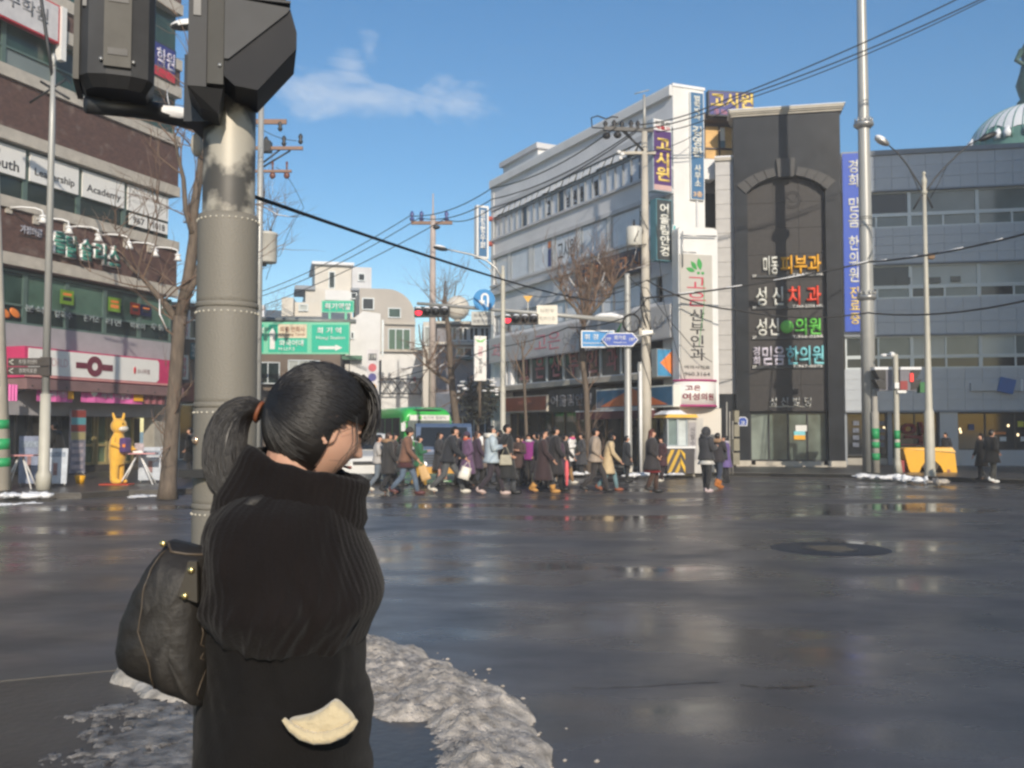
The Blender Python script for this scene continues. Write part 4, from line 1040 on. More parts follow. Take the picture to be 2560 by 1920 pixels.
# ================================================================== buildings down the street
def pxframe(px, Y, deg=0.0): return Frame(px, Y, deg)
def pbox(F, mb, px0, px1, pT, pB, y0, y1, ground=False):
    xm = (px0 + px1) / 2
    mb.box(F.U(px0, (pT + pB) / 2), F.U(px1, (pT + pB) / 2), y0, y1, 0 if ground else F.Z(xm, pB), F.Z(xm, pT)); return mb
def pwin(F, t, px0, px1, pT, pB, y=-.06, gm=glass, fm=alu, cols=1, rows=0, name='window'):
    xm = (px0 + px1) / 2; z0, z1 = F.Z(xm, pB), F.Z(xm, pT); y -= .05; gm = glass_dark if gm is glass else gm
    rr = [z0 + (z1 - z0) * k / (rows + 1) for k in range(1, rows + 1)]
    return window(t, F.U(px0, (pT + pB) / 2), F.U(px1, (pT + pB) / 2), z0, z1, y=y, depth=.12, fm=fm, gm=gm, cols=cols, rows=rr, fw=.07, name=name)
# cream stepped block
F1 = pxframe(830, 78, 14)
t = thing("stepped_block", "cream stepped apartment block with a roof hut above the green road sign", "building", F1.o, F1.a)
pbox(F1, MB(), 750, 895, 790, 1060, .5, 12, True).build("lower_wall", cream_wall, t)
pbox(F1, MB(), 765, 885, 715, 789, 1.5, 11).build("upper_wall", cream_wall, t)
pbox(F1, MB(), 790, 884, 652, 714, 2.2, 8).build("roof_hut", cream_wall, t)
pbox(F1, MB(), 885, 935, 658, 716, 2.0, 8).build("roof_hut", grime_wall, t)
pbox(F1, MB(), 782, 890, 645, 652, 1.8, 9).build("hut_roof", snow_m, t)
pbox(F1, MB(), 738, 790, 708, 718, 1.2, 6).build("canopy", trim_grey, t)
pbox(F1, MB(), 880, 940, 716, 722, 1.0, 8).build("canopy", trim_grey, t)
pbox(F1, MB(), 815, 880, 720, 745, 1.35, 1.5).build("parapet", white_wall, t)
pwin(F1, t, 825, 842, 668, 712, y=2.1, gm=glass_dgreen); pwin(F1, t, 900, 918, 674, 694, y=1.9, gm=glass)
pwin(F1, t, 880, 896, 725, 742, y=1.4, gm=glass_dark); pwin(F1, t, 775, 810, 752, 784, y=1.4); pwin(F1, t, 760, 800, 800, 830, y=.4); pwin(F1, t, 820, 860, 800, 830, y=.4)
# grey block with a rounded shoulder
F2 = pxframe(960, 74, 12)
t = thing("rounded_block", "beige grey block with a rounded roof shoulder and a dark green shutter", "building", F2.o, F2.a)
xl, xr = F2.U(898, 800), F2.U(1038, 800); zt = F2.Z(960, 722)
poly = [(xl, 0), (xr, 0), (xr, zt - 2.2)] + [(xr - 2.2 + 2.2 * math.cos(a), zt - 2.2 + 2.2 * math.sin(a)) for a in [math.pi / 2 * k / 8 for k in range(1, 9)]] + [(xl, zt)]
MB().prism(poly, 0, 10).build("wall", mat("beige_grey_wall", (.46, .42, .37), .7, var=.1, scale=.5), t)
pwin(F2, t, 970, 1002, 770, 795, gm=glass_green); pwin(F2, t, 970, 1026, 822, 880, gm=mat("dark_green_shutter", (.06, .13, .08), .6), cols=3); pwin(F2, t, 905, 935, 745, 775, gm=glass)
pbox(F2, MB(), 962, 1038, 806, 812, -.25, .0).build("ledge", pale_conc, t)
# white low building with balcony rails
F3 = pxframe(960, 66, 8)
t = thing("white_shop_house", "low white building with a lattice rail behind the green bus", "building", F3.o, F3.a)
pbox(F3, MB(), 900, 1080, 880, 1060, 0, 10, True).build("wall", white_wall, t)
pbox(F3, MB(), 896, 1084, 874, 880, -.3, 10).build("roof_edge", pale_conc, t)
lr = MB()
for k in range(7):
    a, b = F3.U(905 + k * 25, 950), F3.U(930 + k * 25, 950); z0, z1 = F3.Z(960, 985), F3.Z(960, 948)
    lr.tube((a, -.5, z0), (b, -.5, z1), .04, n=5).tube((a, -.5, z1), (b, -.5, z0), .04, n=5)
a, b = F3.U(900, 950), F3.U(1080, 950)
lr.tube((a, -.5, z0), (b, -.5, z0), .05, n=5).tube((a, -.5, z1), (b, -.5, z1), .05, n=5); lr.build("lattice_rail", dark_metal, t)
for p0, p1, m in ((1030, 1042, red), (1050, 1062, glass_dark), (920, 940, glass_dark)): pwin(F3, t, p0, p1, 940, 960, gm=m)
pwin(F3, t, 910, 950, 895, 925, gm=glass_pale, cols=2)
# white gable behind the green sign
F4 = pxframe(850, 62, 10)
t = thing("white_gable_house", "bright white blank gable wall right of the green road sign", "building", F4.o, F4.a)
MB().prism([(F4.U(875, 850), 0), (F4.U(951, 850), 0), (F4.U(951, 850), F4.Z(951, 784)), (F4.U(907, 850), F4.Z(907, 778)), (F4.U(885, 850), F4.Z(885, 795)), (F4.U(875, 850), F4.Z(875, 818))], 0, 8).build("wall", white_wall, t)
pwin(F4, t, 876, 886, 830, 848, gm=glass_dark); MB().box(F4.U(954, 870), F4.U(959, 870), -.1, 0, F4.Z(955, 890), F4.Z(955, 800)).build("drain_pipe", alu, t)
pbox(F4, MB(), 800, 905, 890, 900, -.6, 4).build("awning", mat("green_awning", (.08, .20, .13), .6), t)
pbox(F4, MB(), 800, 850, 820, 1060, .4, 8, True).build("side_wall", mat("green_grey_wall", (.17, .20, .17), .7, var=.3, scale=.6), t)
# long low roofs behind the sign, left
F5 = pxframe(720, 58, 8)
t = thing("grey_roof_house", "low house with a grey tiled roof and cream gable behind the road sign", "building", F5.o, F5.a)
pbox(F5, MB(), 560, 850, 806, 1070, .3, 9, True).build("wall", mat("brown_shop_wall", (.16, .12, .09), .7, var=.3, scale=.4), t)
xa, xb = F5.U(560, 780), F5.U(870, 780)
MB().add([(xa, -.4, F5.Z(700, 800)), (xb, -.4, F5.Z(700, 800)), (xb, 5, F5.Z(700, 755)), (xa, 5, F5.Z(700, 748)), (xa, -.4, F5.Z(700, 806)), (xb, -.4, F5.Z(700, 806)), (xb, 5, F5.Z(700, 806)), (xa, 5, F5.Z(700, 806))], [(0, 1, 2, 3), (4, 7, 6, 5), (0, 4, 5, 1), (1, 5, 6, 2), (2, 6, 7, 3), (3, 7, 4, 0)]).build("roof", mat("slate_grey_roof", (.20, .22, .22), .6, var=.2), t)
pbox(F5, MB(), 698, 728, 735, 783, 1.5, 5).build("cream_stack", cream_wall, t)
pbox(F5, MB(), 730, 800, 745, 782, 2.0, 6).build("cream_dormer", cream_wall, t)
pwin(F5, t, 740, 765, 750, 768, y=1.9, gm=glass_pale); pwin(F5, t, 640, 700, 905, 960, gm=glass_dgreen, cols=2); pwin(F5, t, 720, 800, 900, 940, gm=glass_pale, cols=3)
MB().box(F5.U(640, 764), F5.U(662, 764), -.3, .5, F5.Z(650, 800), F5.Z(650, 764) ).build("snowy_dormer", snow_m, t)
for k in range(7): MB().box(F5.U(650 + k * 30, 803), F5.U(672 + k * 30, 803), -.45, -.36, F5.Z(700, 810), F5.Z(700, 803)).build("eave_plate", white_p, t)
# shops between the bus and the corner building
F6 = pxframe(1150, 58, 6)
t = thing("shop_terrace", "small two storey shops with a ribbon of windows left of the corner building", "building", F6.o, F6.a)
pbox(F6, MB(), 1092, 1300, 812, 1070, 0, 9, True).build("wall", mat("dull_violet_wall", (.26, .25, .27), .7, var=.15, scale=.6), t)
pbox(F6, MB(), 1085, 1300, 806, 812, -.5, 9).build("roof_edge", pale_conc, t); pbox(F6, MB(), 1085, 1300, 857, 863, -.4, .0).build("ledge", cream_wall, t)
for k in range(4): pwin(F6, t, 1118 + k * 27, 1143 + k * 27, 818, 853, gm=glass_dark, fm=white_p, cols=2)
pwin(F6, t, 1140, 1200, 868, 892, gm=glass_dark, cols=3)
pbox(F6, MB(), 1135, 1225, 894, 900, -.5, .0).build("canopy", mat("dull_teal_canopy", (.06, .17, .19), .6), t)
pbox(F6, MB(), 1088, 1240, 985, 1040, -.5, .0).build("shop_fascia", mat("shadow_blue_fascia", (.10, .12, .16), .6, var=.2), t)
pwin(F6, t, 1100, 1240, 1042, 1090, gm=glass_dark, cols=5, name='shop_window')
pbox(F6, MB(), 1058, 1090, 800, 1065, 1, 9, True).build("side_wall", cream_wall, t); pwin(F6, t, 1060, 1085, 812, 860, y=.9, gm=glass_pale)
# side street shops glimpsed between the big tree and the signal pole
F7 = pxframe(500, 47, 24)
t = thing("side_street_shops", "dim low shops glimpsed between the big bare tree and the signal pole", "building", F7.o, F7.a)
pbox(F7, MB(), 424, 640, 770, 1080, 0, 8, True).build("wall", mat("dull_brown_wall", (.15, .125, .105), .7, var=.3, scale=.5), t)
pbox(F7, MB(), 420, 640, 762, 770, -.4, 8).build("roof_edge", concrete, t)
pwin(F7, t, 470, 560, 800, 850, gm=glass_dgreen, cols=3); pwin(F7, t, 445, 560, 1010, 1150, gm=glass_dark, cols=3, name="shop_window"); pwin(F7, t, 565, 635, 1010, 1150, gm=glass_dark, cols=2, name="shop_window")
pbox(F7, MB(), 440, 640, 960, 1005, -.5, -.0).build("shop_fascia", mat("dull_red_fascia", (.20, .06, .04), .6, var=.3), t)
for i, (px, q0, q1, m, lab) in enumerate(((462, 780, 850, paper, "upper narrow white blade sign beside the big bare tree"), (458, 890, 950, off_white, "lower narrow white blade sign beside the big bare tree"), (482, 860, 900, mat("dull_teal_canopy", (0,) * 3), "small teal blade sign left of the signal pole"))):
    ts = thing("blade_sign", lab, "sign", F7.w(F7.U(px, q1), .6, F7.Z(px, q1)), 0); hS = F7.Z(px, q0) - F7.Z(px, q1)
    MB().box(-.17, .17, -.06, .06, 0, hS).build("sign_box", m, ts); MB().tube((0, .0, hS * .8), (.1, .6, hS * .8), .03).build("bracket", steel, ts)
    text("노래방식당약국"[i * 2:i * 2 + 3], crimson if i != 2 else white_p, ts, 0, -.062, hS / 2, .2, hS * .8, vertical=True, depth=.005)
# round white water tank on the far roof
tk = at(1144, 770, 62)
t = thing("round_tank", "large cream ball shaped tank on a stalk beyond the traffic lights", "tank", (tk.x, tk.y, tk.z - 2))
MB().ell((0, 0, 2), .78, .78, .80, 28, 18).build("ball", mat("cream_enamel", (.72, .66, .55), .4, var=.03), t)
MB().lathe([(.25, -2.4), (.22, 1.3)], n=12).build("stalk", pale_conc, t)
# tower out of frame on the right: it is what shades the grey panel building
t = thing("tower_block", "tall concrete block standing across the side street to the right", "building", (24.8, 10, 0))
MB().box(-3.4, 16, 0, 16, 0, 30).build("wall", concrete, t)
for k in range(8):
    for j in range(4): window(t, -2.4 + j * 4.4, .4 + j * 4.4, 2 + k * 3.4, 4 + k * 3.4, y=-.08, gm=glass, cols=2)

# ================================================================== near traffic pole with its two signal heads
NP = gnd(552, 1872, .10); NP.z = .10
t = thing("signal_pole", "thick grey traffic signal pole with a dimpled grey sleeve behind the woman", "signal pole", NP)
pole_r = .119
bare, N, L, B = node_mat("weathered_galvanised_pole")
tcn = N.new("ShaderNodeTexCoord"); nn = N.new("ShaderNodeTexNoise"); nn.inputs['Scale'].default_value = 4.5; nn.inputs['Detail'].default_value = 6; L.new(tcn.outputs['Object'], nn.inputs['Vector'])
cr = N.new("ShaderNodeValToRGB"); cr.color_ramp.elements[0].position = .46; cr.color_ramp.elements[1].position = .54
cr.color_ramp.elements[0].color = (.075, .07, .062, 1); cr.color_ramp.elements[1].color = (.40, .37, .31, 1)
L.new(nn.outputs[0], cr.inputs[0]); L.new(cr.outputs[0], B.inputs['Base Color']); B.inputs['Metallic'].default_value = .1; B.inputs['Roughness'].default_value = .5
bpn = N.new("ShaderNodeBump"); bpn.inputs['Strength'].default_value = .35; bpn.inputs['Distance'].default_value = .01; L.new(nn.outputs[0], bpn.inputs['Height']); L.new(bpn.outputs[0], B.inputs['Normal'])
MB().lathe([(pole_r, 0), (pole_r * .97, 2.5), (pole_r * .94, 5.4)], n=32).build("post", bare, t)
slv, N, L, B = node_mat("dimpled_grey_sleeve")
tcn = N.new("ShaderNodeTexCoord"); vv = N.new("ShaderNodeTexVoronoi"); vv.inputs['Scale'].default_value = 130; L.new(tcn.outputs['Object'], vv.inputs['Vector'])
B.inputs['Base Color'].default_value = (.185, .170, .142, 1); B.inputs['Roughness'].default_value = .62
bpn = N.new("ShaderNodeBump"); bpn.inputs['Strength'].default_value = .3; bpn.inputs['Distance'].default_value = .004; L.new(vv.outputs[0], bpn.inputs['Height']); L.new(bpn.outputs[0], B.inputs['Normal'])
slz = [CAMH + (1078 - y) / 2400 * 4.65 - .10 for y in (575, 790, 1020, 1250, 1600)]
for k in range(4):
    z1, z0 = slz[k] - .004, slz[k + 1] + .004
    r = pole_r + .014 + .002 * k
    MB().lathe([(r, z0), (r + .001, z0 + .03), (r, (z0 + z1) / 2), (r + .001, z1 - .03), (r - .002, z1)], n=36).build("sleeve", slv, t)
    bd = MB()
    bd.lathe([(r + .003, z0 - .012), (r + .005, z0 - .006), (r + .005, z0 + .006), (r + .003, z0 + .012)], n=36)
    bd.build("band", slv, t)
    dots = MB()
    for q in range(30):
        an = 2 * math.pi * q / 30; dots.ell(((r + .002) * math.cos(an), (r + .002) * math.sin(an), z1 - .026), .0045, .0045, .0045, 6, 4)
    dots.build("rivet_row", mat("reflective_dot", (.62, .58, .48), .3), t)["kind"] = "stuff"
p = at(562, 1125, 4.4) - NP
MB().box(-.15, .15, -.17, -.13, 1.2, 1.235).build("clamp_plate", black, t)
MB().ell((-.100, -.095, 1.36), .020, .016, .020, 12, 8).build("round_reflector", mat("chrome_reflector", (.45, .33, .24), .15, .7), t)
# arm with a strip of snow, reaching to the left head
aL = at(215, 262, 4.25) - NP; aR = at(505, 305, 4.6) - NP
MB().path([aR, (aR + aL) / 2 + Vector((0, 0, .02)), aL], [.05, .045, .04], 10).path([aR + Vector((0, 0, .34)), aR + Vector((.1, 0, .34))], .06, 10).build("arm", dark_metal, t)
s0, s1 = at(372, 274, 4.42) - NP, at(492, 290, 4.55) - NP
MB().path([s0, s0 * .75 + s1 * .25, s0 * .4 + s1 * .6, s1], [.012, .030, .034, .024], 10, flat=1.0).build("arm_snow", snow_m, t)
MB().box(-.16, -.02, -.15, .12, aR.z - .14, aR.z + .16).build("clamp", dark_metal, t)
MB().ell(tuple(at(492, 362, 4.6) - NP), .03, .03, .06, 10, 8).build("junction_box", pale_conc, t)

# left head, seen from behind
headm = mat("signal_shade_grey", (.045, .046, .049), .55, var=.2, scale=6, spec=.2)  # this grey and the next are darkened to carry the heads' shade
headl = mat("signal_pale_back", (.105, .10, .09), .6, var=.2, scale=8, spec=.2)
FL = Frame(285, 4.2, 20)
t = thing("traffic_light", "tall signal head seen from behind at the top left, louvre slots in its back", "traffic light", FL.w(0, 0, FL.Z(285, 200)), FL.a)
hx = lambda px: FL.U(px, 120)
zb = 0; ztp = 1.25
prof = [(hx(196), -.0), (hx(222), .055), (hx(268), .075), (hx(330), .075), (hx(372), .05), (hx(386), -.0)]
poly = [(x, -y) for x, y in prof]
mb = MB(); ring0 = [(x, y, 0.0) for x, y in poly] + [(hx(386), .20, 0), (hx(196), .20, 0)]
mb.loft([ring0, [(x, y, ztp) for x, y, _ in ring0]], smooth=False).build("housing", headm, t)
MB().box(hx(262), hx(330), -.092, -.078, .03, ztp).build("back_panel", headl, t)
MB().box(hx(184), hx(199), -.02, .26, -.02, ztp).build("side_flange", headl, t)
for k in range(5):
    z = .10 + k * .235 - .02
    MB().box(hx(272), hx(322), -.096, -.0925, z, z + .03).build("louvre_slot", black, t)
for k in range(3): MB().lathe([(.12, 0), (.135, .22)], n=16).build("visor", black, t).matrix_local = Matrix.Translation((hx(290), .2, .2 + k * .36)) @ Matrix.Rotation(-math.pi / 2, 4, 'X')
MB().loft([[(x, y, 0) for x, y, _ in ring0], [(x * .8 + hx(290) * .2, y * .8 + .02, -.05) for x, y, _ in ring0]], smooth=False).build("bottom_cap", black, t)
for k in range(4):
    for sx in (256, 336): MB().lathe([(.008, 0), (.008, .008)], n=8).build("bolt", steel, t).matrix_local = Matrix.Translation((hx(sx), -.078, .06 + k * .3)) @ Matrix.Rotation(math.pi / 2, 4, 'X')
MB().box(hx(206), hx(216), -.045, -.03, .3, .42).build("hinge", dark_metal, t)
# right head, seen from the side, visors to the right
FRh = Frame(525, 4.12, 15)
t = thing("traffic_light", "signal head seen side on with big hooded visors pointing right, on the pole top", "traffic light", FRh.w(0, 0, FRh.Z(525, 249)), FRh.a)
hx = lambda px: FRh.U(px, 150)
xl, xr = hx(476), hx(562)
MB().box(xl, xl + .075, -.16, .17, 0, 1.15).build("back_shell", headm, t)
MB().box(xl + .077, xr, -.15, .16, .02, 1.15).build("housing", mat("signal_mid_grey", (.06, .059, .055), .6, var=.2, scale=6, spec=.2), t)  # housing grey darkened, shade is part of its colour
hz = lambda py: FRh.Z(600, py) - FRh.Z(525, 249)
for k in range(3):
    o_ = k * .395
    zt_, zc_, zl_ = hz(34) + o_, hz(112) + o_, hz(222) + o_
    xe0, xe1 = hx(722), hx(738)
    sidef = [(xr + .002, hz(183) + o_), (xr + .002, zt_), (xe0, zt_ - .02), (hx(714), hz(58) + o_), (xr + .02, hz(183) + o_)]
    under = [(xr + .002, zl_), (xr + .002, hz(181) + o_), (hx(714), hz(60) + o_), (xe0, zt_ - .022), (xe1, zc_ + .02), (xe1, zc_ - .05), (hx(645), hz(250) + o_), (hx(590), hz(244) + o_)]
    MB().prism(sidef, -.16, -.149).prism(sidef, .161, .17).box(xr + .002, xe0, -.16, .17, zt_ + .001, zt_ + .012).build("visor", mat("visor_side_grey", (.07, .071, .074), .6, var=.2, scale=4, spec=.2), t)  # visor side grey also darkened to stand in for shade
    MB().prism(under, -.148, .16).build("visor_hood", mat("matte_black", (.009, .010, .014), .6, spec=.25), t)
    MB().ell((xr + .01, 0, (zt_ + zl_) / 2 + .02), .03, .13, .13, 12, 8).build("lens", [mat("green_lens", (.02, .2, .1), .1), mat("amber_lens", (.4, .2, .02), .1), mat("red_lens", (.4, .02, .02), .1)][k], t)
MB().loft([[(xl - .0, -.16, 0), (xr, -.15, 0), (xr, .16, 0), (xl, .17, 0)], [(xl + .05, -.1, -.07), (xr - .02, -.1, -.09), (xr - .02, .12, -.09), (xl + .05, .12, -.07)]], smooth=False).build("bottom_cap", black, t)
for z_ in (.3, .85): MB().box(xl + .02, xl + .05, -.166, -.158, z_, z_ + .1).build('latch', dark_metal, t)
for k in range(3): MB().lathe([(.007, 0), (.007, .008)], n=8).build('bolt', steel, t).matrix_local = Matrix.Translation((xr - .015, -.15, .1 + k * .32)) @ Matrix.Rotation(math.pi / 2, 4, 'X')
pc = FRh.w(0, 0, FRh.Z(525, 249))
MB().path([(xr - .03, .12, .10), (xr - .02, .16, -.10), (xr - .02, .30, -.2), (hx(560), .42, -.24)], [.05, .055, .055, .05], 10).build("bracket", black, t)
# ================================================================== poles and lamps
def tapered(mb, p, h, r0, r1, n=14, z0=0): return mb.lathe([(r0, z0), (r1, h)], p, n)
# slim lamp post on the left with wayfinding boards
g = gnd(108, 1238); g.z = .13; dL = g.y
t = thing("lamp_post", "slim two tone lamp post with dark direction boards in front of the academy", "lamp post", g)
kx = lambda px: (px - 108) / 2400 * dL
zz_ = lambda py: CAMH + (1078 - py) / 2400 * dL - .13
MB().lathe([(.17, 0), (.17, .35), (.125, .45), (.115, zz_(985))], n=16).build("post_base", pole_cream, t)
MB().lathe([(.088, zz_(985)), (.072, zz_(300)), (.05, zz_(150))], n=14).build("post", pole_grey, t)
MB().lathe([(.07, zz_(150)), (.03, zz_(142)), (.075, zz_(134)), (.05, zz_(122)), (.01, zz_(116))], n=12).build("finial", pole_grey, t)
MB().path([(-.55, 0, zz_(245)), (.3, 0, zz_(185))], .03, 6).path([(-.3, 0, zz_(190)), (.4, 0, zz_(235))], .03, 6).build("brace", dark_metal, t)
arm = [(0, 0, zz_(180)), (-.1, -.1, zz_(100)), (-.25, -.25, zz_(-40)), (-.6, -.6, zz_(-160)), (-1.5, -1.2, zz_(-220))]
MB().path(arm, [.05, .045, .04, .035, .03], 8).build("arm", dark_metal, t)
MB().ell((-1.8, -1.4, zz_(-225)), .45, .2, .12, 12, 8, Matrix.Rotation(.6, 3, 'Z')).build("lamp_head", pole_grey, t)
tB1 = thing("direction_board", "upper dark direction board with a white arrow on the slim lamp post", "sign", (g.x, g.y - .12, .13 + zz_(916)), 0, "direction boards on the lamp post")
tB2 = thing("direction_board", "lower dark direction board with a white arrow on the slim lamp post", "sign", (g.x, g.y - .12, .13 + zz_(938)), 0, "direction boards on the lamp post")
for tb_, s in ((tB1, "회기동 주민센터"), (tB2, "경희의료원")):
    MB().box(kx(18), kx(98), 0, .05, 0, .19).build("board", mat("umber_board", (.055, .045, .038), .5), tb_)
    MB().box(kx(100), kx(124), -.03, .08, -.02, .21).build("clamp", mat("umber_board", (0,)*3), tb_)
    text(s, mat("dusty_white_letters", (.42, .40, .38), .5), tb_, kx(68), -.002, .10, .42, .11, depth=.004, bold=.015)
    MB().path([(kx(32), -.006, .15), (kx(22), -.006, .10), (kx(32), -.006, .04)], .012, 5).build("arrow", off_white, tb_)
# concrete pole with green bands at the far left edge
g = gnd(4, 1240); g.z = .13
def banded(t, r0, r1, h, bands, base=concrete, n=16):
    MB().lathe([(r0, 0), (r1, h)], n=n).build("shaft", base, t)
    for z0, z1 in bands:
        f = lambda z: r0 + (r1 - r0) * z / h + .004
        MB().lathe([(f(z0), z0), (f(z1), z1)], n=n).build("green_band", mat("green_band_paint", (.02, .30, .10), .5, var=.15, scale=5), t)
t = thing("utility_pole", "concrete pole with three green bands at the far left edge", "utility pole", g)
zq = lambda py: CAMH + (1078 - py) / 2400 * g.y - .13
banded(t, .21, .13, 9.5, [(zq(1073), zq(1050)), (zq(1124), zq(1097)), (zq(1167), zq(1145))], pale_conc); t.rotation_euler = (0, rad(-3.2), 0)
MB().box(-.1, .12, -.2, -.17, zq(965), zq(935)).build("notice", paper, t)
# pole hidden behind the signal pole: crossarms and transformer show on its right
g = gnd(612, 1172); zq = lambda py, Y=None: CAMH + (1078 - py) / 2400 * g.y
t = thing("utility_pole", "concrete utility pole mostly hidden behind the signal pole, crossarms and transformer to its right", "utility pole", (g.x, g.y, 0))
kx = lambda px: (px - 612) / 2400 * g.y
MB().lathe([(.24, 0), (.15, zq(290))], n=14).build("shaft", pale_conc, t)
insu = mat("brown_insulator", (.16, .06, .04), .3)
MB().box(kx(560), kx(748), -.06, .06, zq(366), zq(358)).box(kx(560), kx(720), -.06, .06, zq(424), zq(418)).box(kx(560), kx(706), -.05, .05, zq(300), zq(288)).build("crossarm", mat("rusty_arm", (.28, .17, .12), .7), t)
for px, py in ((655, 352), (700, 350), (742, 345), (690, 312)): MB().lathe([(.05, 0), (.11, .1), (.06, .18), (.10, .3), (.04, .42)], (kx(px), 0, zq(py) - .1), 10).build("insulator", dark_metal, t)
for px in (640, 672, 708): MB().ell((kx(px), 0, zq(432)), .13, .1, .14, 10, 6).lathe([(.03, .1), (.05, .5)], (kx(px), 0, zq(428)), 8).build("insulator", insu, t)
MB().tube((kx(640), 0, zq(405)), (kx(690), 0, zq(366)), .04).tube((kx(640), .1, zq(412)), (kx(715), .1, zq(366)), .04).build("brace", dark_metal, t)
MB().box(kx(640), kx(668), -.2, .2, zq(372), zq(345)).build("fuse_box", dark_metal, t)
MB().lathe([(.36, 0), (.40, .05), (.40, 1.1), (.43, 1.12), (.43, 1.2), (.2, 1.28)], (kx(662), -.1, zq(656)), 16).build("transformer", mat("pale_grey_enamel", (.58, .57, .52), .45, var=.08), t)
for dx in (-.2, .15): MB().lathe([(.04, 0), (.06, .12), (.03, .2), (.05, .4)], (kx(662) + dx, -.1, zq(596)), 8).build("bushing", black, t)
MB().box(kx(612), kx(660), -.15, .0, zq(664), zq(657)).build("bracket", dark_metal, t)
# utility pole in the middle distance
g = gnd(1080, 1150); zq = lambda py: CAMH + (1078 - py) / 2400 * g.y
kx = lambda px: (px - 1077) / 2400 * g.y
t = thing("utility_pole", "pale concrete utility pole with one crossarm rising behind the bus", "utility pole", (g.x, g.y, 0))
MB().lathe([(.22, 0), (.14, zq(535)), (.05, zq(533)), (.03, zq(478))], n=12).build("shaft", mat("pinkish_concrete", (.48, .40, .36), .75, var=.08), t)
MB().box(kx(1022), kx(1126), -.07, .07, zq(557), zq(549)).build("crossarm", mat("rusty_arm", (0,)*3), t)
for px in (1024, 1048, 1111): MB().lathe([(.06, 0), (.14, .1), (.07, .25), (.12, .4), (.04, .55)], (kx(px), 0, zq(549)), 10).build("insulator", mat("blue_insulator", (.05, .07, .25), .3), t)
MB().ell((kx(1086), -.1, zq(565)), .2, .15, .12, 10, 6).build("clamp", dark_metal, t)
# street lamp, mid left: pole at 1257 with arm to 1085
g = gnd(1257, 1200); g.z = 0; zq = lambda py: CAMH + (1078 - py) / 2400 * g.y
kx = lambda px: (px - 1257) / 2400 * g.y
t = thing("street_lamp", "slender pale street lamp with one long arm reaching left, in front of the corner building", "street lamp", g)
MB().lathe([(.12, 0), (.12, 1.2), (.09, 1.25), (.07, zq(700)), (.05, zq(662))], n=12).build("post", pole_cream, t)
MB().path([(0, 0, zq(700)), (kx(1240), 0, zq(668)), (kx(1215), 0, zq(648)), (kx(1180), 0, zq(634)), (kx(1130), 0, zq(623)), (kx(1115), 0, zq(620))], [.04, .035, .03, .03, .025, .025], 8).path([(0, 0, zq(740)), (kx(1225), 0, zq(672)), (kx(1195), 0, zq(648))], .015, 6).build("arm", steel, t)
MB().ell((kx(1100), 0, zq(618)), .24, .12, .07, 14, 8, Matrix.Rotation(.2, 3, 'Y')).build("lamp_head", dark_metal, t)
MB().ell((kx(1098), 0, zq(618) + .05), .2, .1, .06, 12, 7, Matrix.Rotation(.2, 3, 'Y')).build("lamp_snow", snow_m, t)
# lamp head peeking between the signal heads
g = gnd(470, 1225); zq = lambda py: CAMH + (1078 - py) / 2400 * g.y
kx = lambda px: (px - 470) / 2400 * g.y
t = thing("street_lamp", "flat white lamp head peeking out between the two signal heads", "street lamp", (kx(640) + g.x, g.y, 0))
off = -kx(640)
MB().lathe([(.10, 0), (.07, zq(60))], n=10).build("post", pole_grey, t)
MB().path([(0, 0, zq(60)), (off + kx(520), 0, zq(20)), (off + kx(490), 0, zq(30))], .04, 8).build("arm", pole_grey, t)
MB().ell((off + kx(448), 0, zq(46)), .42, .2, .10, 16, 8, Matrix.Rotation(-.12, 3, 'Y'), keep=lambda q: q.z < .02).build("lamp_bowl", dark_metal, t)
MB().ell((off + kx(446), 0, zq(44)), .43, .22, .15, 16, 8, Matrix.Rotation(-.12, 3, 'Y'), keep=lambda q: q.z > -.04).build("lamp_hood", white_p, t)

# signal mast: post at 1571, arm running left to 1040
g = gnd(1571, 1192); g.z = .13; Ym = g.y
zq = lambda py: CAMH + (1078 - py) / 2400 * Ym - .13
kx = lambda px: (px - 1571) / 2400 * Ym
t = thing("mast_arm_pole", "grey post with a long horizontal signal arm over the crossing", "signal pole", g)
MB().lathe([(.16, 0), (.16, .3), (.13, .35), (.11, zq(790)), (.10, zq(690)), (.09, zq(682))], n=16).build("post", pole_grey, t)
MB().path([(0, 0, zq(803)), (kx(1350), 0, zq(782)), (kx(1042), 0, zq(757))], [.085, .07, .05], 12).build("arm", pole_grey, t)
MB().path([(kx(1560), -.0, zq(793)), (kx(1530), 0, zq(787)), (kx(1505), 0, zq(787)), (kx(1490), 0, zq(789))], [.07, .09, .07, .03], 10).build("arm_snow", snow_m, t)
MB().path([(.12 + .28 * math.cos(a), -.1, zq(808) + .30 * math.sin(a)) for a in [k / 16 * 6.28 for k in range(17)]], .035, 6).build("cable_coil", cable_m, t)
lensoff = mat("unlit_lens", (.03, .03, .03), .15)
redlit = mat("lit_red_lens", (.6, .02, .03), .3, emit=(1, .035, .06), estr=2.6)
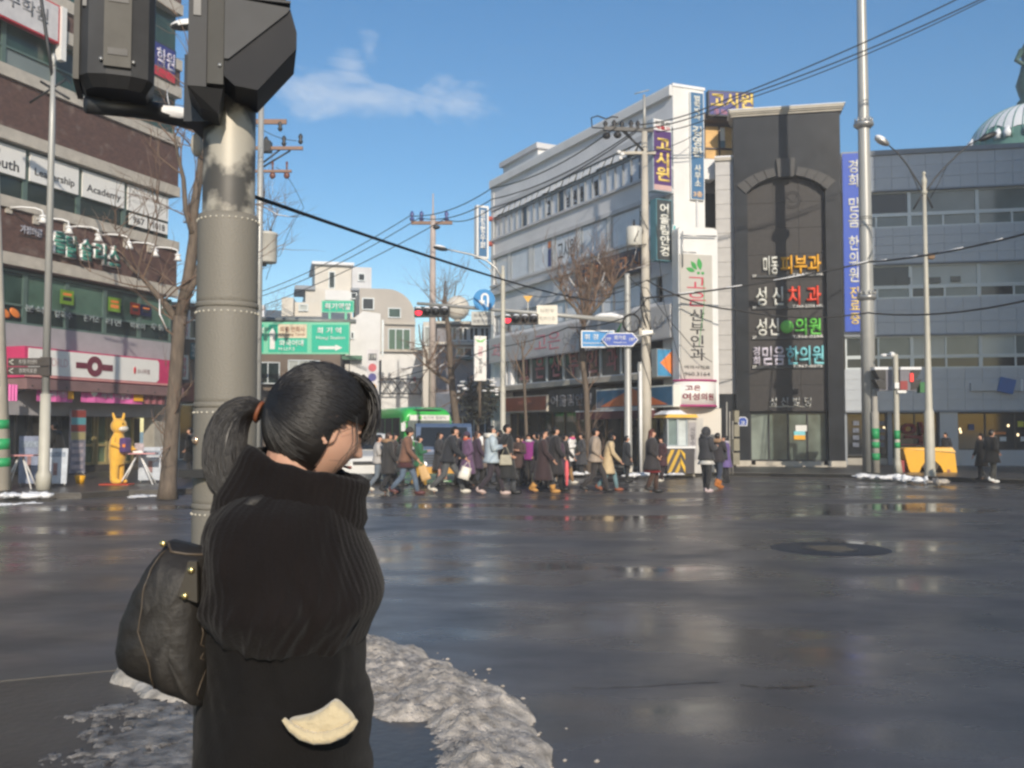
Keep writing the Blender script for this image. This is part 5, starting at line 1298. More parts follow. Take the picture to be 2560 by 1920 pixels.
for k, (px, py) in enumerate(((1081, 780), (1303, 799))):
    t = thing("traffic_light", ["four lens horizontal traffic light lit red, at the free end of the mast arm", "four lens horizontal traffic light lit red, halfway along the mast arm"][k], "traffic light", (g.x + kx(px), g.y - .12, .13 + zq(py)), rad(-3), "red traffic lights on the mast arm")
    w = 88 / 2400 * Ym
    MB().box(-w / 2, w / 2, -.08, .10, -.17, .17).build("housing", black, t)
    MB().box(-.05, .05, .1, .2, -.1, .25).build("bracket", pole_grey, t)
    for q in range(4):
        x = -w / 2 + w * (q + .5) / 4
        MB().lathe([(.115, 0), (.115, .01)], n=16).build("lens", redlit if q == 0 else lensoff, t).matrix_local = Matrix.Translation((x, -.085, -.01)) @ Matrix.Rotation(math.pi / 2, 4, 'X')
        o = MB().ell((x, -.18, .0), .135, .14, .145, 14, 8, keep=lambda q_: q_.z > -.02).build("visor", dark_metal, t)
        MB().ell((x, -.16, .095), .11, .12, .07, 10, 6).build("visor_snow", snow_m, t)
# round u-turn sign
def disc(mb, r, y0, y1, cx=0, cz=0, n=28):
    return mb.prism([(cx + r * math.cos(2 * math.pi * k / n), cz + r * math.sin(2 * math.pi * k / n)) for k in range(n)], y0, y1)
t = thing("u_turn_sign", "round blue sign with a white u turn arrow above the mast arm", "road sign", (g.x + kx(1211), g.y - .14, .13 + zq(778)))
cz = zq(750) - zq(778); r = 27.5 / 2400 * Ym
disc(MB(), r, 0, .03, 0, cz).build("disc", road_blue, t)
ar = MB()
w_ = r * .18
outer = [(r * .36 + w_ / 2, cz - r * .62), (r * .36 + w_ / 2, cz + r * .2)] + [(r * .08 + (r * .28 + w_ / 2) * math.cos(a), cz + r * .25 + (r * .30 + w_ / 2) * math.sin(a)) for a in [math.pi * k / 8 for k in range(9)]] + [(-r * .20 - w_ / 2, cz - r * .05)]
inner = [(-r * .20 + w_ / 2, cz - r * .05)] + [(r * .08 + (r * .28 - w_ / 2) * math.cos(math.pi - a), cz + r * .25 + (r * .30 - w_ / 2) * math.sin(math.pi - a)) for a in [math.pi * k / 8 for k in range(9)]] + [(r * .36 - w_ / 2, cz - r * .62)]
for k in range(len(outer) - 1):
    i0, i1 = inner[len(inner) - 1 - k], inner[len(inner) - 2 - k]
    ar.prism([outer[k], outer[k + 1], i1, i0], -.008, -.001)
ar.prism([(-r * .52, cz - r * .05), (r * .12, cz - r * .05), (-r * .2, cz - r * .55)], -.0085, -.0012)
ar.build("u_turn_arrow", white_p, t)
MB().box(-.03, .03, .035, .09, -.1, cz).build("bracket", pole_grey, t)
t = thing("yield_sign", "small yellow inverted triangle sign above the mast arm", "road sign", (g.x + kx(1321), g.y - .05, .13 + zq(778)))
MB().prism([(-.16, .52), (.16, .52), (0, .30)], 0, .02).build("triangle", mat("amber_sign", (.75, .42, .06), .5), t); MB().box(-.015, .015, .021, .04, 0, .4).build("bracket", pole_grey, t)
t = thing("notice_board", "white square sign with the words 직진후 직좌신호 hanging on the mast arm", "road sign", (g.x + kx(1369), g.y - .13, .13 + zq(811)), rad(-3))
wB, hB = 52 / 2400 * Ym, 48 / 2400 * Ym
MB().box(-wB / 2, wB / 2, 0, .03, 0, hB).build("board", mat("ivory_sign_face", (.74, .70, .60), .5), t)
text("직진후", ink, t, 0, -.001, hB * .70, wB * .70, hB * .21, depth=.002, bold=-.012); text("직좌신호", ink, t, 0, -.001, hB * .30, wB * .76, hB * .21, depth=.002, bold=-.012)
t = thing("notice_board", "greyer white board with two lines of letters hanging under the u turn sign", "road sign", (g.x + kx(1206), g.y - .05, .13 + zq(812)), rad(-3))
wB, hB = 54 / 2400 * Ym, 34 / 2400 * Ym
MB().box(-wB / 2, wB / 2, 0, .03, 0, hB).build("board", mat("greyed_white_board", (.50, .50, .47), .5), t)
text("좌회전시", mat("faded_black_letters", (.16, .16, .17), .5), t, 0, -.001, hB * .70, wB * .78, hB * .27, depth=.004); text("보행신호시", mat("faded_black_letters", (.1,)*3), t, 0, -.001, hB * .28, wB * .84, hB * .27, depth=.004)

# concrete utility pole at the corner
g = gnd(1617, 1190); g.z = .13; Yc = g.y
zq = lambda py: CAMH + (1078 - py) / 2400 * Yc - .13
kx = lambda px: (px - 1617) / 2400 * Yc
t = thing("utility_pole", "tall pale concrete utility pole with crossarms and a transformer at the corner", "utility pole", g)
MB().lathe([(.19, 0), (.17, 3), (.10, zq(320))], n=16).build("shaft", pale_conc, t)
MB().lathe([(.06, zq(320)), (.05, zq(225))], n=10).tube((kx(1592), 0, zq(222)), (kx(1630), 0, zq(212)), .02).build("top_mast", pole_grey, t)
aA = mat("dark_crossarm", (.10, .095, .09), .6)
MB().box(kx(1512), kx(1640), -.06, .06, zq(320), zq(311)).build("crossarm", aA, t).rotation_euler = (0, 0, .12)
MB().box(kx(1545), kx(1645), -.06, .06, zq(378), zq(371)).build("crossarm", pale_conc, t)
MB().tube((0, -.06, zq(372)), (kx(1560), -.06, zq(318)), .04).tube((0, .06, zq(372)), (kx(1570), .06, zq(318)), .03).build("brace", dark_metal, t)
for px, py in ((1518, 306), (1540, 304), (1560, 306), (1583, 305), (1600, 306)): MB().lathe([(.05, 0), (.10, .08), (.05, .16), (.09, .26), (.03, .36)], (kx(px), 0, zq(py) - .16), 10).build("insulator", black, t)
for px, py in ((1520, 332), (1548, 330)): MB().ell((kx(px), -.1, zq(py)), .14, .12, .12, 10, 7).build("cutout_fuse", black, t)
for px, py in ((1551, 374), (1560, 380), (1555, 390)): MB().ell((kx(px), -.1, zq(py)), .08, .07, .07, 8, 6).build("insulator", white_p, t)
MB().path([(kx(1517), -.05, zq(312)), (kx(1484), -.05, zq(310)), (kx(1482), -.05, zq(285)), (kx(1498), -.05, zq(280)), (kx(1520), -.05, zq(288)), (kx(1535), -.05, zq(282)), (kx(1550), -.05, zq(284))], .025, 6).build("jumper_loop", cable_m, t)
MB().lathe([(.24, 0), (.27, .05), (.27, .62), (.24, .66)], (kx(1587), -.22, zq(616)), 16).build("transformer", mat("pale_grey_enamel", (0,)*3), t)
MB().lathe([(.05, 0), (.03, .25)], (kx(1587), -.22, zq(567)), 8).build("bushing", dark_metal, t)
MB().path([(kx(1596), -.45, zq(580)), (kx(1585), -.5, zq(606)), (kx(1600), -.4, zq(616)), (0, -.2, zq(610))], .02, 6).build("lead_wire", cable_m, t)
MB().box(-.21, .21, -.21, .21, zq(838), zq(826)).build("collar", steel, t)
MB().box(-.26, -.16, -.26, -.1, zq(838), zq(822)).build("clamp", pale_conc, t)
# dark tangle of cable strapped to the shaft
tg = MB()
for k in range(26):
    a = R.uniform(0, 6.28); z = zq(R.uniform(520, 940)); l = R.uniform(.4, 1.4)
    tg.path([((.18) * math.cos(a + q * .5), (.18) * math.sin(a + q * .5), z - l * q / 4) for q in range(5)], .012, 5)
tg.build("cable_straps", cable_m, t)
t2 = thing("cable_riser", "short grey riser post standing left of the corner utility pole", "post", (g.x + kx(1602), g.y - .05, .13)); MB().lathe([(.10, 0), (.10, zq(912)), (.06, zq(905))], n=12).build("post", pole_grey, t2)
t2 = thing("cable_riser", "thin pale riser post between the mast arm post and the corner utility pole", "post", (g.x + kx(1599), g.y - .35, .13)); MB().lathe([(.055, 0), (.055, zq(930))], n=10).build("post", white_p, t2)
# blue street name signs
def street(px0, px1, py0, py1, label, m, texts, point=False, Yo=0.0, name="street_sign"):
    Y = Ym - .25 + Yo
    a, b = at(px0, py1, Y), at(px1, py0, Y)
    t = thing(name, label, "street sign", ((a.x + b.x) / 2, Y, a.z)); w, h = b.x - a.x, b.z - a.z
    e = h * .42 if point else .0
    pl = [(-w / 2 + e, 0), (w / 2 - e, 0), (w / 2, h / 2), (w / 2 - e, h), (-w / 2 + e, h), (-w / 2, h / 2)] if point else [(-w / 2, 0), (w / 2, 0), (w / 2, h), (-w / 2, h)]
    MB().prism(pl, 0, .03).build("plate", white_p, t)
    k = .86
    MB().prism([(x * (1 - .14 * h / w), h / 2 + (z - h / 2) * k) for x, z in pl], -.006, -.0005).build("plate_face", m, t)
    for s, cx, cz, tw, th in texts: text(s, white_p, t, cx * w, -.007, cz * h, tw * w, th * h, depth=.004, bold=.02)
    return t
street(1453, 1536, 826, 869, "light blue rectangular street sign 휘경 partly behind the pointed one", road_blue, [("휘 경", -.20, .62, .42, .34), ("Hwigyeong-dong", -.08, .25, .72, .16)], Yo=.1)
t = street(1504, 1596, 832, 866, "deep blue pointed street sign 회기로 with numbers 177 and 197", street_blue, [("회기로", .0, .64, .32, .32), ("Hoegi-ro", .0, .28, .34, .15), ("177", -.33, .5, .15, .26), ("197", .33, .5, .15, .26)], point=True)
MB().tube((.2, .05, .3), (.2 + .95, .05, .42), .025).build("bracket", pole_grey, t)
# guidance sign gantry on the left
Yg = 50.0
def q3(px, py, Y=Yg): return at(px, py, Y)
b = gnd(628, 1150)
t = thing("gantry_pole", "grey cantilever pole carrying the large green road sign, half hidden by the signal pole", "sign pole", (q3(628, 1000).x, Yg + .6, 0))
MB().lathe([(.2, 0), (.17, q3(628, 770).z + .3)], n=14).build("post", pole_cream, t)
z = q3(628, 796).z; MB().path([(0, 0, z), (q3(885, 796).x - q3(628, 1000).x, 0, z - .1)], [.17, .12], 12).build("arm", mat("weathered_arm_grey", (.23, .25, .24), .5, .2), t)
a, bq = q3(560, 885), q3(873, 805)
t = thing("guide_sign", "large green guidance sign with white arrows, 외국어대 and 회기역", "road sign", ((a.x + bq.x) / 2, Yg, a.z), rad(2)); w, h = bq.x - a.x, bq.z - a.z
MB().box(-w / 2, w / 2, 0.02, .08, 0, h).build("backing_board", road_green_edge, t)
fx = lambda px: (px - 716.5) / 2400 * Yg
def pane_(p0, p1): return MB().box(fx(p0), fx(p1), -.0, .02, h * .06, h * .92).build("sign_panel", road_green, t)
pane_(570, 659); pane_(671, 768); pane_(779, 871)
def arrow(pts, name="arrow"): MB().prism(pts, -.012, -.001).build(name, white_p, t)
cx = fx(681); arrow([(cx - .13, h * .15), (cx + .13, h * .15), (cx + .13, h * .62), (cx + .20, h * .62), (cx, h * .82), (cx - .20, h * .62), (cx - .13, h * .62)])
cz = h * .20; arrow([(fx(796), cz - .08), (fx(838), cz - .08), (fx(838), cz - .17), (fx(856), cz), (fx(838), cz + .17), (fx(838), cz + .08), (fx(796), cz + .08)])
MB().box(fx(695), fx(767), -.012, -.001, h * .5, h * .93).build("cream_panel", mat("cream_panel_face", (.72, .62, .46), .5), t)
brn = mat("brown_letters", (.28, .10, .05), .5)
text("의릉 연화사", brn, t, fx(731), -.013, h * .77, fx(762) - fx(700), h * .17, depth=.006, bold=.02); text("Uireung Tomb", brn, t, fx(731), -.013, h * .60, fx(762) - fx(700), h * .10, depth=.006)
text("외국어대", white_p, t, fx(728), -.001, h * .345, fx(758) - fx(697), h * .2, bold=.025); text("H.U.F.S", white_p, t, fx(717), -.001, h * .16, fx(737) - fx(697), h * .1)
text("회 기 역", white_p, t, fx(822), -.001, h * .74, fx(852) - fx(791), h * .2, bold=.025); text("Hoegi Station", white_p, t, fx(826), -.001, h * .50, fx(862) - fx(790), h * .13)
text("시청", white_p, t, fx(645), -.001, h * .74, .6, h * .2, bold=.02)
a, bq = q3(799, 778), q3(881, 748)
t = thing("name_sign", "small green sign 회기역앞 standing on the sign arm", "road sign", ((a.x + bq.x) / 2, Yg + .5, a.z)); w, h = bq.x - a.x, bq.z - a.z
MB().box(-w / 2, w / 2, 0.01, .06, 0, h).build("backing_board", road_green_edge, t); MB().box(-w / 2 + .06, w / 2 - .06, -.0, .01, .06, h - .06).build("sign_panel", road_green, t)
text("회기역앞", white_p, t, 0, -.001, h / 2, w * .82, h * .58, bold=.03)
for sx in (-.25, .25): MB().box(sx * w - .06, sx * w + .06, .02, .1, -.55, -.002).build("leg", road_green_edge, t)
# diagram sign with three dots
Yd = 40.0
a, bq = at(917, 992, Yd), at(945, 874, Yd)
t = thing("dot_sign", "tall white sign with a red, a blue and a yellow dot beside the bus roof", "road sign", ((a.x + bq.x) / 2, Yd, 0), rad(4)); w = bq.x - a.x; z0, z1 = a.z, bq.z
MB().box(-w / 2, w / 2, .0, .06, z0, z1).build("board", mat("lilac_white_board", (.62, .60, .62), .5), t)
dz = lambda py: at(930, py, Yd).z
for py, m in ((919, mat("dull_red_dot", (.55, .10, .12), .5)), (943, mat("dull_navy_dot", (.06, .06, .25), .5)), (969, mat("dull_amber_dot", (.70, .40, .08), .5))): disc(MB(), .17, -.012, -.001, 0, dz(py), 18).build("dot", m, t)
MB().box(-w * .36, w * .36, -.012, -.001, dz(901), dz(884)).build("dark_panel", mat("dark_digit_panel", (.05, .06, .07), .5), t); text("119", off_white, t, 0, -.013, dz(892), w * .6, .2, depth=.004)
MB().tube((.0, .1, 0), (.0, .1, z0), .05).tube((w * .7, .1, 0), (w * .7, .1, dz(900)), .05).build("post", dark_metal, t)

# ------------------------------------------------------------------ right hand corner
g = gnd(2172, 1190); g.z = .13; Yr = 32.2; g = Vector(((2172 - 1280) / 2400 * Yr, Yr, .13))
zq = lambda py: CAMH + (1078 - py) / 2400 * Yr - .13
t = thing("steel_mast", "very tall tapered grey steel mast with flange collars on the right", "mast", g)
MB().lathe([(.235, 0), (.225, zq(745)), (.19, zq(310)), (.15, zq(-60)), (.10, 19.5)], n=24).build("shaft", mat("mast_grey_paint", (.42, .42, .40), .4, .2, var=.05, scale=2), t)
for py in (302, 742):
    z = zq(py); MB().lathe([(.21, z - .14), (.33, z - .03), (.33, z + .05), (.20, z + .06)], n=24).build("flange_collar", steel, t)
    for q in range(12): MB().lathe([(.025, 0), (.025, .16)], (.28 * math.cos(q * .5236), .28 * math.sin(q * .5236), z + .05), 6).build("bolt", steel, t)
for z in (zq(540), zq(545), zq(562)): MB().lathe([(.214, z), (.222, z + .01), (.214, z + .02)], n=20).build("strap", dark_metal, t)
for z0, z1 in ((zq(1100), zq(1070)), (zq(1145), zq(1120))): pass
g2 = Vector(((2187 - 1280) / 2400 * 31.9, 31.9, .13)); zq2 = lambda py: CAMH + (1078 - py) / 2400 * 31.9 - .13
t = thing("short_pole", "weathered pole with three bright green bands in front of the steel mast", "pole", g2)
MB().lathe([(.125, 0), (.12, zq2(1030)), (.09, zq2(1028)), (.085, zq2(975)), (.03, zq2(972))], n=14).build("shaft", concrete, t)
for a_, b_ in ((1098, 1071), (1120, 1105), (1150, 1133)):
    MB().lathe([(.129, zq2(a_)), (.129, zq2(b_))], n=14).build("green_band", mat("green_band_paint", (0,)*3), t)
# pedestrian signal post
Yp = 31.6; gp = Vector(((2241 - 1280) / 2400 * Yp, Yp, .13)); zq = lambda py: CAMH + (1078 - py) / 2400 * Yp - .13
kx = lambda px: (px - 2241) / 2400 * Yp
t = thing("pedestrian_signal", "pale post with red and green pedestrian signals under snowy hoods", "traffic light", gp)
MB().lathe([(.16, 0), (.12, .3), (.09, .5), (.085, zq(890)), (.075, zq(885))], n=14).build("post", pole_cream, t)
for a_, b_ in ((1098, 1076), (1120, 1106)): MB().lathe([(.094, zq(a_)), (.094, zq(b_))], n=14).build("green_band", mat("green_band_paint", (0,)*3), t)
MB().ell((kx(2215), 0, zq(888)), .16, .09, .06, 10, 6).ell((kx(2232), 0, zq(886)), .12, .09, .09, 10, 6).build("top_camera", white_p, t)
for sx, p0, p1 in ((-1, 2183, 2228), (1, 2248, 2300)):
    MB().box(kx(p0 + (12 if sx < 0 else 0)), kx(p1 - (0 if sx < 0 else 12)), -.14, .14, zq(977), zq(925)).build("housing", mat("signal_violet_grey", (.16, .16, .19), .5), t)
    for q, py in enumerate((937, 962)):
        x0, x1 = (kx(p0), kx(p0 + 28)) if sx < 0 else (kx(p1 - 26), kx(p1))
        pl = [(x0, zq(py - 12)), (x1, zq(py - 12)), (x1, zq(py + 12)), (x0 + .16, zq(py + 10))] if sx < 0 else [(x0, zq(py - 12)), (x1, zq(py - 12)), (x1 - .16, zq(py + 10)), (x0, zq(py + 12))]
        MB().prism(pl, -.18, .16).build("visor", black, t)
    MB().box(kx(p0), kx(p1), -.18, .18, zq(925) + .002, zq(918)).build("hood_snow", snow_m, t)
MB().box(kx(2271), kx(2279), -.2, -.182, zq(955), zq(934)).build("red_figure", mat("lit_red_figure", (.6, .03, .02), .4, emit=(1, .04, .03), estr=.9), t)
MB().box(kx(2296), kx(2310), -.16, .1, zq(982), zq(956)).build("green_visor", mat("leaf_green_plastic", (.02, .16, .04), .5), t)
MB().box(kx(2246), kx(2264), -.2, -.142, zq(975), zq(953)).build("red_panel", mat("dark_red_panel", (.30, .03, .03), .5), t)
MB().box(kx(2232), kx(2243), -.2, -.10, zq(972), zq(957)).build("push_button", white_p, t); MB().box(kx(2240), kx(2262), -.16, -.1, zq(983), zq(976)).build("bracket", white_p, t)
# double arm lamp
Yl = 29.6; gl = Vector(((2322 - 1280) / 2400 * Yl, Yl, .10)); zq = lambda py: CAMH + (1078 - py) / 2400 * Yl - .10
kx = lambda px: (px - 2310) / 2400 * Yl
t = thing("double_lamp", "cream lamp post with two crossed curved arms in front of the grey building", "street lamp", gl)
MB().lathe([(.19, 0), (.17, .1), (.15, .3), (.145, zq(1030)), (.11, zq(1024)), (.075, zq(770)), (.055, zq(480))], n=16).build("post", pole_cream, t)
MB().lathe([(.05, zq(482)), (.10, zq(476)), (.06, zq(468)), (.08, zq(452)), (.095, zq(445)), (.05, zq(436)), (.035, zq(430)), (.07, zq(426)), (.01, zq(420))], n=14).build("finial", pole_cream, t)
def curve(P): return [(kx(x), 0, zq(y)) for x, y in P]
MB().path(curve([(2330, 515), (2318, 488), (2305, 465), (2290, 440), (2268, 404), (2245, 374), (2222, 354)]), [.03, .03, .028, .026, .025, .025, .02], 8).path(curve([(2296, 470), (2285, 440), (2268, 404)]), .014, 5).build("arm", dark_metal, t)
MB().path(curve([(2282, 518), (2300, 488), (2318, 468), (2340, 436), (2370, 404), (2400, 375), (2428, 352), (2452, 340)]), [.03, .03, .028, .028, .026, .025, .022, .02], 8).path(curve([(2325, 490), (2345, 455), (2370, 404)]), .014, 5).build("arm", dark_metal, t)
MB().ell((kx(2206), 0, zq(344)), .26, .14, .11, 14, 9, Matrix.Rotation(.5, 3, 'Y')).build("lamp_head", steel, t)
MB().ell((kx(2202), -.01, zq(338)), .2, .13, .09, 12, 8, Matrix.Rotation(.5, 3, 'Y')).build("lamp_snow", snow_m, t)
MB().ell((kx(2474), 0, zq(332)), .32, .13, .10, 14, 9, Matrix.Rotation(-.42, 3, 'Y')).build("lamp_head", dark_metal, t)
MB().box(kx(2314), kx(2330), -.1, .1, zq(645), zq(632)).build("clamp", mat("rust_patch", (.18, .11, .06), .7), t)
# yellow grit box
yb = mat("yellow_plastic", (.78, .40, .01), .4, var=.05)
Yb = 32.6; gb = Vector(((2312 - 1280) / 2400 * Yb, Yb, .13)); zq = lambda py: CAMH + (1078 - py) / 2400 * Yb - .13
kx = lambda px: (px - 2312) / 2400 * Yb
t = thing("grit_cart", "bright yellow winter grit cart with a dark wheel behind the double lamp post", "cart", gb, rad(-6))
prof = [(kx(2250), zq(1122)), (kx(2262), zq(1172)), (kx(2270), zq(1188)), (kx(2284), zq(1186)), (kx(2292), zq(1166)), (kx(2300), zq(1155)), (kx(2312), zq(1150)), (kx(2326), zq(1152)), (kx(2338), zq(1164)), (kx(2346), zq(1182)), (kx(2372), zq(1184)), (kx(2376), zq(1178)), (kx(2372), zq(1132))]
MB().prism(prof, -.4, .4).build("body", yb, t)
MB().loft([[(kx(2250), -.42, zq(1122)), (kx(2374), -.42, zq(1130)), (kx(2374), .42, zq(1130)), (kx(2250), .42, zq(1122))], [(kx(2254), -.40, zq(1119)), (kx(2366), -.4, zq(1118)), (kx(2366), .4, zq(1118)), (kx(2254), .4, zq(1119))]], smooth=False).build("lid", yb, t)
wz = zq(1178)
for sy in (-.3, .3): disc(MB(), .27, sy - .07, sy + .07, kx(2314), .27, 20).build("wheel", mat("brown_rubber", (.07, .05, .03), .7), t)
MB().box(kx(2246), kx(2254), -.3, .3, 0, zq(1150)).build("red_board", mat("dark_red_panel", (0,)*3), t); MB().box(kx(2352), kx(2360), -.402, -.3995, zq(1180), zq(1172)).build("badge", brn, t)
# striped traffic booth at the corner
Yk = 31.2
FK = Frame(1700, Yk, 12)
t = thing("traffic_booth", "small glazed booth with a snowy yellow roof on a black and yellow striped base", "booth", FK.w(0, 0, .13), FK.a)
zq = lambda py: FK.Z(1700, py) - .13
kx = lambda px: FK.U(px, 1130)
MB().box(kx(1668), kx(1736), 0, .9, 0, zq(1122)).build("base", mat("dark_violet_panel", (.06, .055, .06), .5), t)
ylw = mat("stripe_yellow", (.62, .38, .04), .5, var=.1)
x0, x1, zb_, zt_ = kx(1668), kx(1700), .02, zq(1124)
def clip_band(x0, x1, zb_, zt_, s0, s1, k):
    """parallelogram stripe clipped to a rectangle"""
    out = []
    for z in [zb_ + (zt_ - zb_) * q / 12 for q in range(13)]:
        a, b = s0 + k * (z - zb_), s1 + k * (z - zb_)
        a, b = max(a, x0), min(b, x1)
        if b - a > .004: out.append((a, b, z))
    return out
for k in range(-4, 5):
    pts = clip_band(x0, x1, zb_, zt_, x0 + k * .24, x0 + k * .24 + .12, .5)
    if len(pts) > 1: MB().prism([(a, z) for a, b, z in pts] + [(b, z) for a, b, z in reversed(pts)], -.008, -.001).build("stripe", ylw, t)
x0, x1 = kx(1701), kx(1712)
for k in range(-1, 6):
    z0 = zb_ + k * .42
    pl = [(x0, min(zt_, max(zb_, z0 + .3))), (x1, min(zt_, max(zb_, z0))), (x1, min(zt_, max(zb_, z0 + .2))), (x0, min(zt_, max(zb_, z0 + .5)))]
    if pl[3][1] - pl[0][1] > .02 and pl[2][1] - pl[1][1] > .02: MB().prism(pl, -.03, -.001).build("stripe", mat("bright_stripe_yellow", (.80, .48, .03), .5), t)
MB().box(kx(1666), kx(1738), -.04, .94, zq(1121), zq(1116)).build("sill", white_p, t)
window(t, kx(1670), kx(1696), zq(1115), zq(1045), y=.02, fm=alu, gm=mat("frosted_teal_glass", (.17, .23, .23), .2, var=.1), cols=1, fw=.03)
window(t, kx(1696) + .004, kx(1720), zq(1115), zq(1045), y=.02, fm=alu, gm=mat("bright_frosted_glass", (.55, .60, .60), .25, var=.2, scale=3), cols=1, fw=.03)
MB().box(kx(1722), kx(1760), .05, .4, 0, zq(1045)).build("side_board", mat("pale_door", (.50, .48, .45), .5), t); MB().box(kx(1724), kx(1742), .03, .05, zq(1150), zq(1055)).build("notice_strip", mat("mauve_grey_strip", (.36, .34, .35), .5), t)
text("신발수선", mat("charcoal_letters", (.1,)*3), t, kx(1733), .029, zq(1100), .16, .85, vertical=True, depth=.004)
MB().prism([(kx(1660), zq(1044)), (kx(1744), zq(1044)), (kx(1738), zq(1036)), (kx(1668), zq(1036))], -.12, 1.0).build("roof", mat("roof_yellow", (.78, .46, .06), .5), t)
MB().loft([[(kx(1660), -.11, zq(1036)), (kx(1716), -.11, zq(1036)), (kx(1716), .98, zq(1036)), (kx(1660), .98, zq(1036))], [(kx(1676), .1, zq(1026)), (kx(1706), .1, zq(1025)), (kx(1706), .8, zq(1025)), (kx(1676), .8, zq(1026))]], smooth=False).build("roof_snow", snow_m, t)
# utility boxes and pipes tangled beside the booth
t = thing("meter_boxes", "stack of grey meter boxes and pipes on the wall right of the booth", "utility box", FK.w(kx(1812), .9, .13), FK.a)
for k in range(4): MB().box(-.12 + .02 * k, .10, 0, .2, .3 + k * .45, .68 + k * .45).build("box", mat("olive_grey_box", (.24, .22, .16), .6, var=.2), t)
for k in range(3): MB().tube((-.3 + k * .1, .1, 0), (-.28 + k * .1, .1, 2.3 - k * .3), .022).build("pipe", concrete, t)
# tables and boards by the phone shop
def trestle(px, py, label, tw, col, grp):
    g = gnd(px, py, .13); t = thing("trestle_table", label, "table", g, rad(10), grp)
    MB().box(-tw / 2, tw / 2, -.25, .25, .78, .81).build("table_top", col, t)
    for sx in (-1, 1):
        for sy in (-1, 1): MB().tube((sx * tw * .45, sy * .22, 0), (-sx * tw * .45 * .2 + sx * .1, -sy * .0, .78), .018).build("leg", white_p, t)
    return t
pinkc = mat("pink_table_cloth", (.55, .25, .25), .6)
trestle(50, 1222, "folding table with a pink top beside the banded pole", .7, pinkc, "folding tables outside the phone shop")
trestle(345, 1211, "folding table with a pink top reached by the yellow mascot", .9, pinkc, "folding tables outside the phone shop")
def aboard(px, py, label, w, h, m, lean, rz=0.0):
    g = gnd(px, py, .13); t = thing("poster_board", label, "poster board", g, rad(8) + rz, "poster boards outside the phone shop")
    Mx = Matrix.Rotation(rad(lean), 4, 'X')
    MB().box(-w / 2, w / 2, 0, .03, .08, h, Mx).build("board", m, t)
    MB().box(-w * .10, w * .08, -.012, -.001, h * .3, h * .62, Mx).build("printed_figure", mat("rose_brown_print", (.25, .14, .14), .5, var=.4, scale=14), t)
    MB().box(-w * .4, w * .4, -.012, -.001, h * .78, h * .9, Mx).build("printed_heading", mat("slate_print", (.22, .26, .32), .5, var=.4, scale=20), t)
    for sx in (-1, 1): MB().tube((sx * w * .42, .05, 0), (sx * w * .42, .02, .1), .018).build("foot", steel, t)
pb_m = mat("pale_blue_board", (.48, .52, .58), .5, var=.15, scale=5)
aboard(376, 1208, "pale blue poster board standing against the tree", .62, .95, pb_m, 2)
aboard(136, 1217, "pale poster board leaning behind the slim lamp post", .55, .95, pb_m, -6)
aboard(72, 1217, "blue grey poster board between the banded pole and the lamp post", .5, 1.25, mat("slate_blue_board", (.20, .23, .32), .5, var=.3, scale=4), 0)
t = thing("laptop_stack", "little stack of leaflets on the pink table by the mascot", "leaflets", gnd(345, 1211, .13) + Vector((0, 0, .812)), rad(10))
MB().box(-.12, .12, -.1, .1, 0, .05).build("stack", paper, t); MB().box(-.1, .12, .05, .07, .05, .24, Matrix.Rotation(.2, 4, 'X')).build("leaflet", mat("rose_grey_print", (0,)*3), t)
g = gnd(200, 1208, .13)
t = thing("yellow_bucket", "small mustard yellow bucket beside the poster panel", "bucket", g); MB().lathe([(.10, 0), (.14, .2), (.13, .2), (.1, .03)], n=12).build("bucket", yb, t); MB().path([(-.13, 0, .2), (-.05, 0, .3), (.05, 0, .3), (.13, 0, .2)], .008, 5).build("handle", steel, t)
g = gnd(292, 1212, .13)
t = thing("red_mat", "flat red mat under the yellow mascot's feet", "mat", g); MB().box(-.38, .38, -.2, .2, 0, .025).build("mat", mat("red_mat", (.42, .05, .02), .8), t); MB().box(-.36, .36, -.18, .18, .026, .03).build("pile", mat("red_mat", (0,)*3), t)
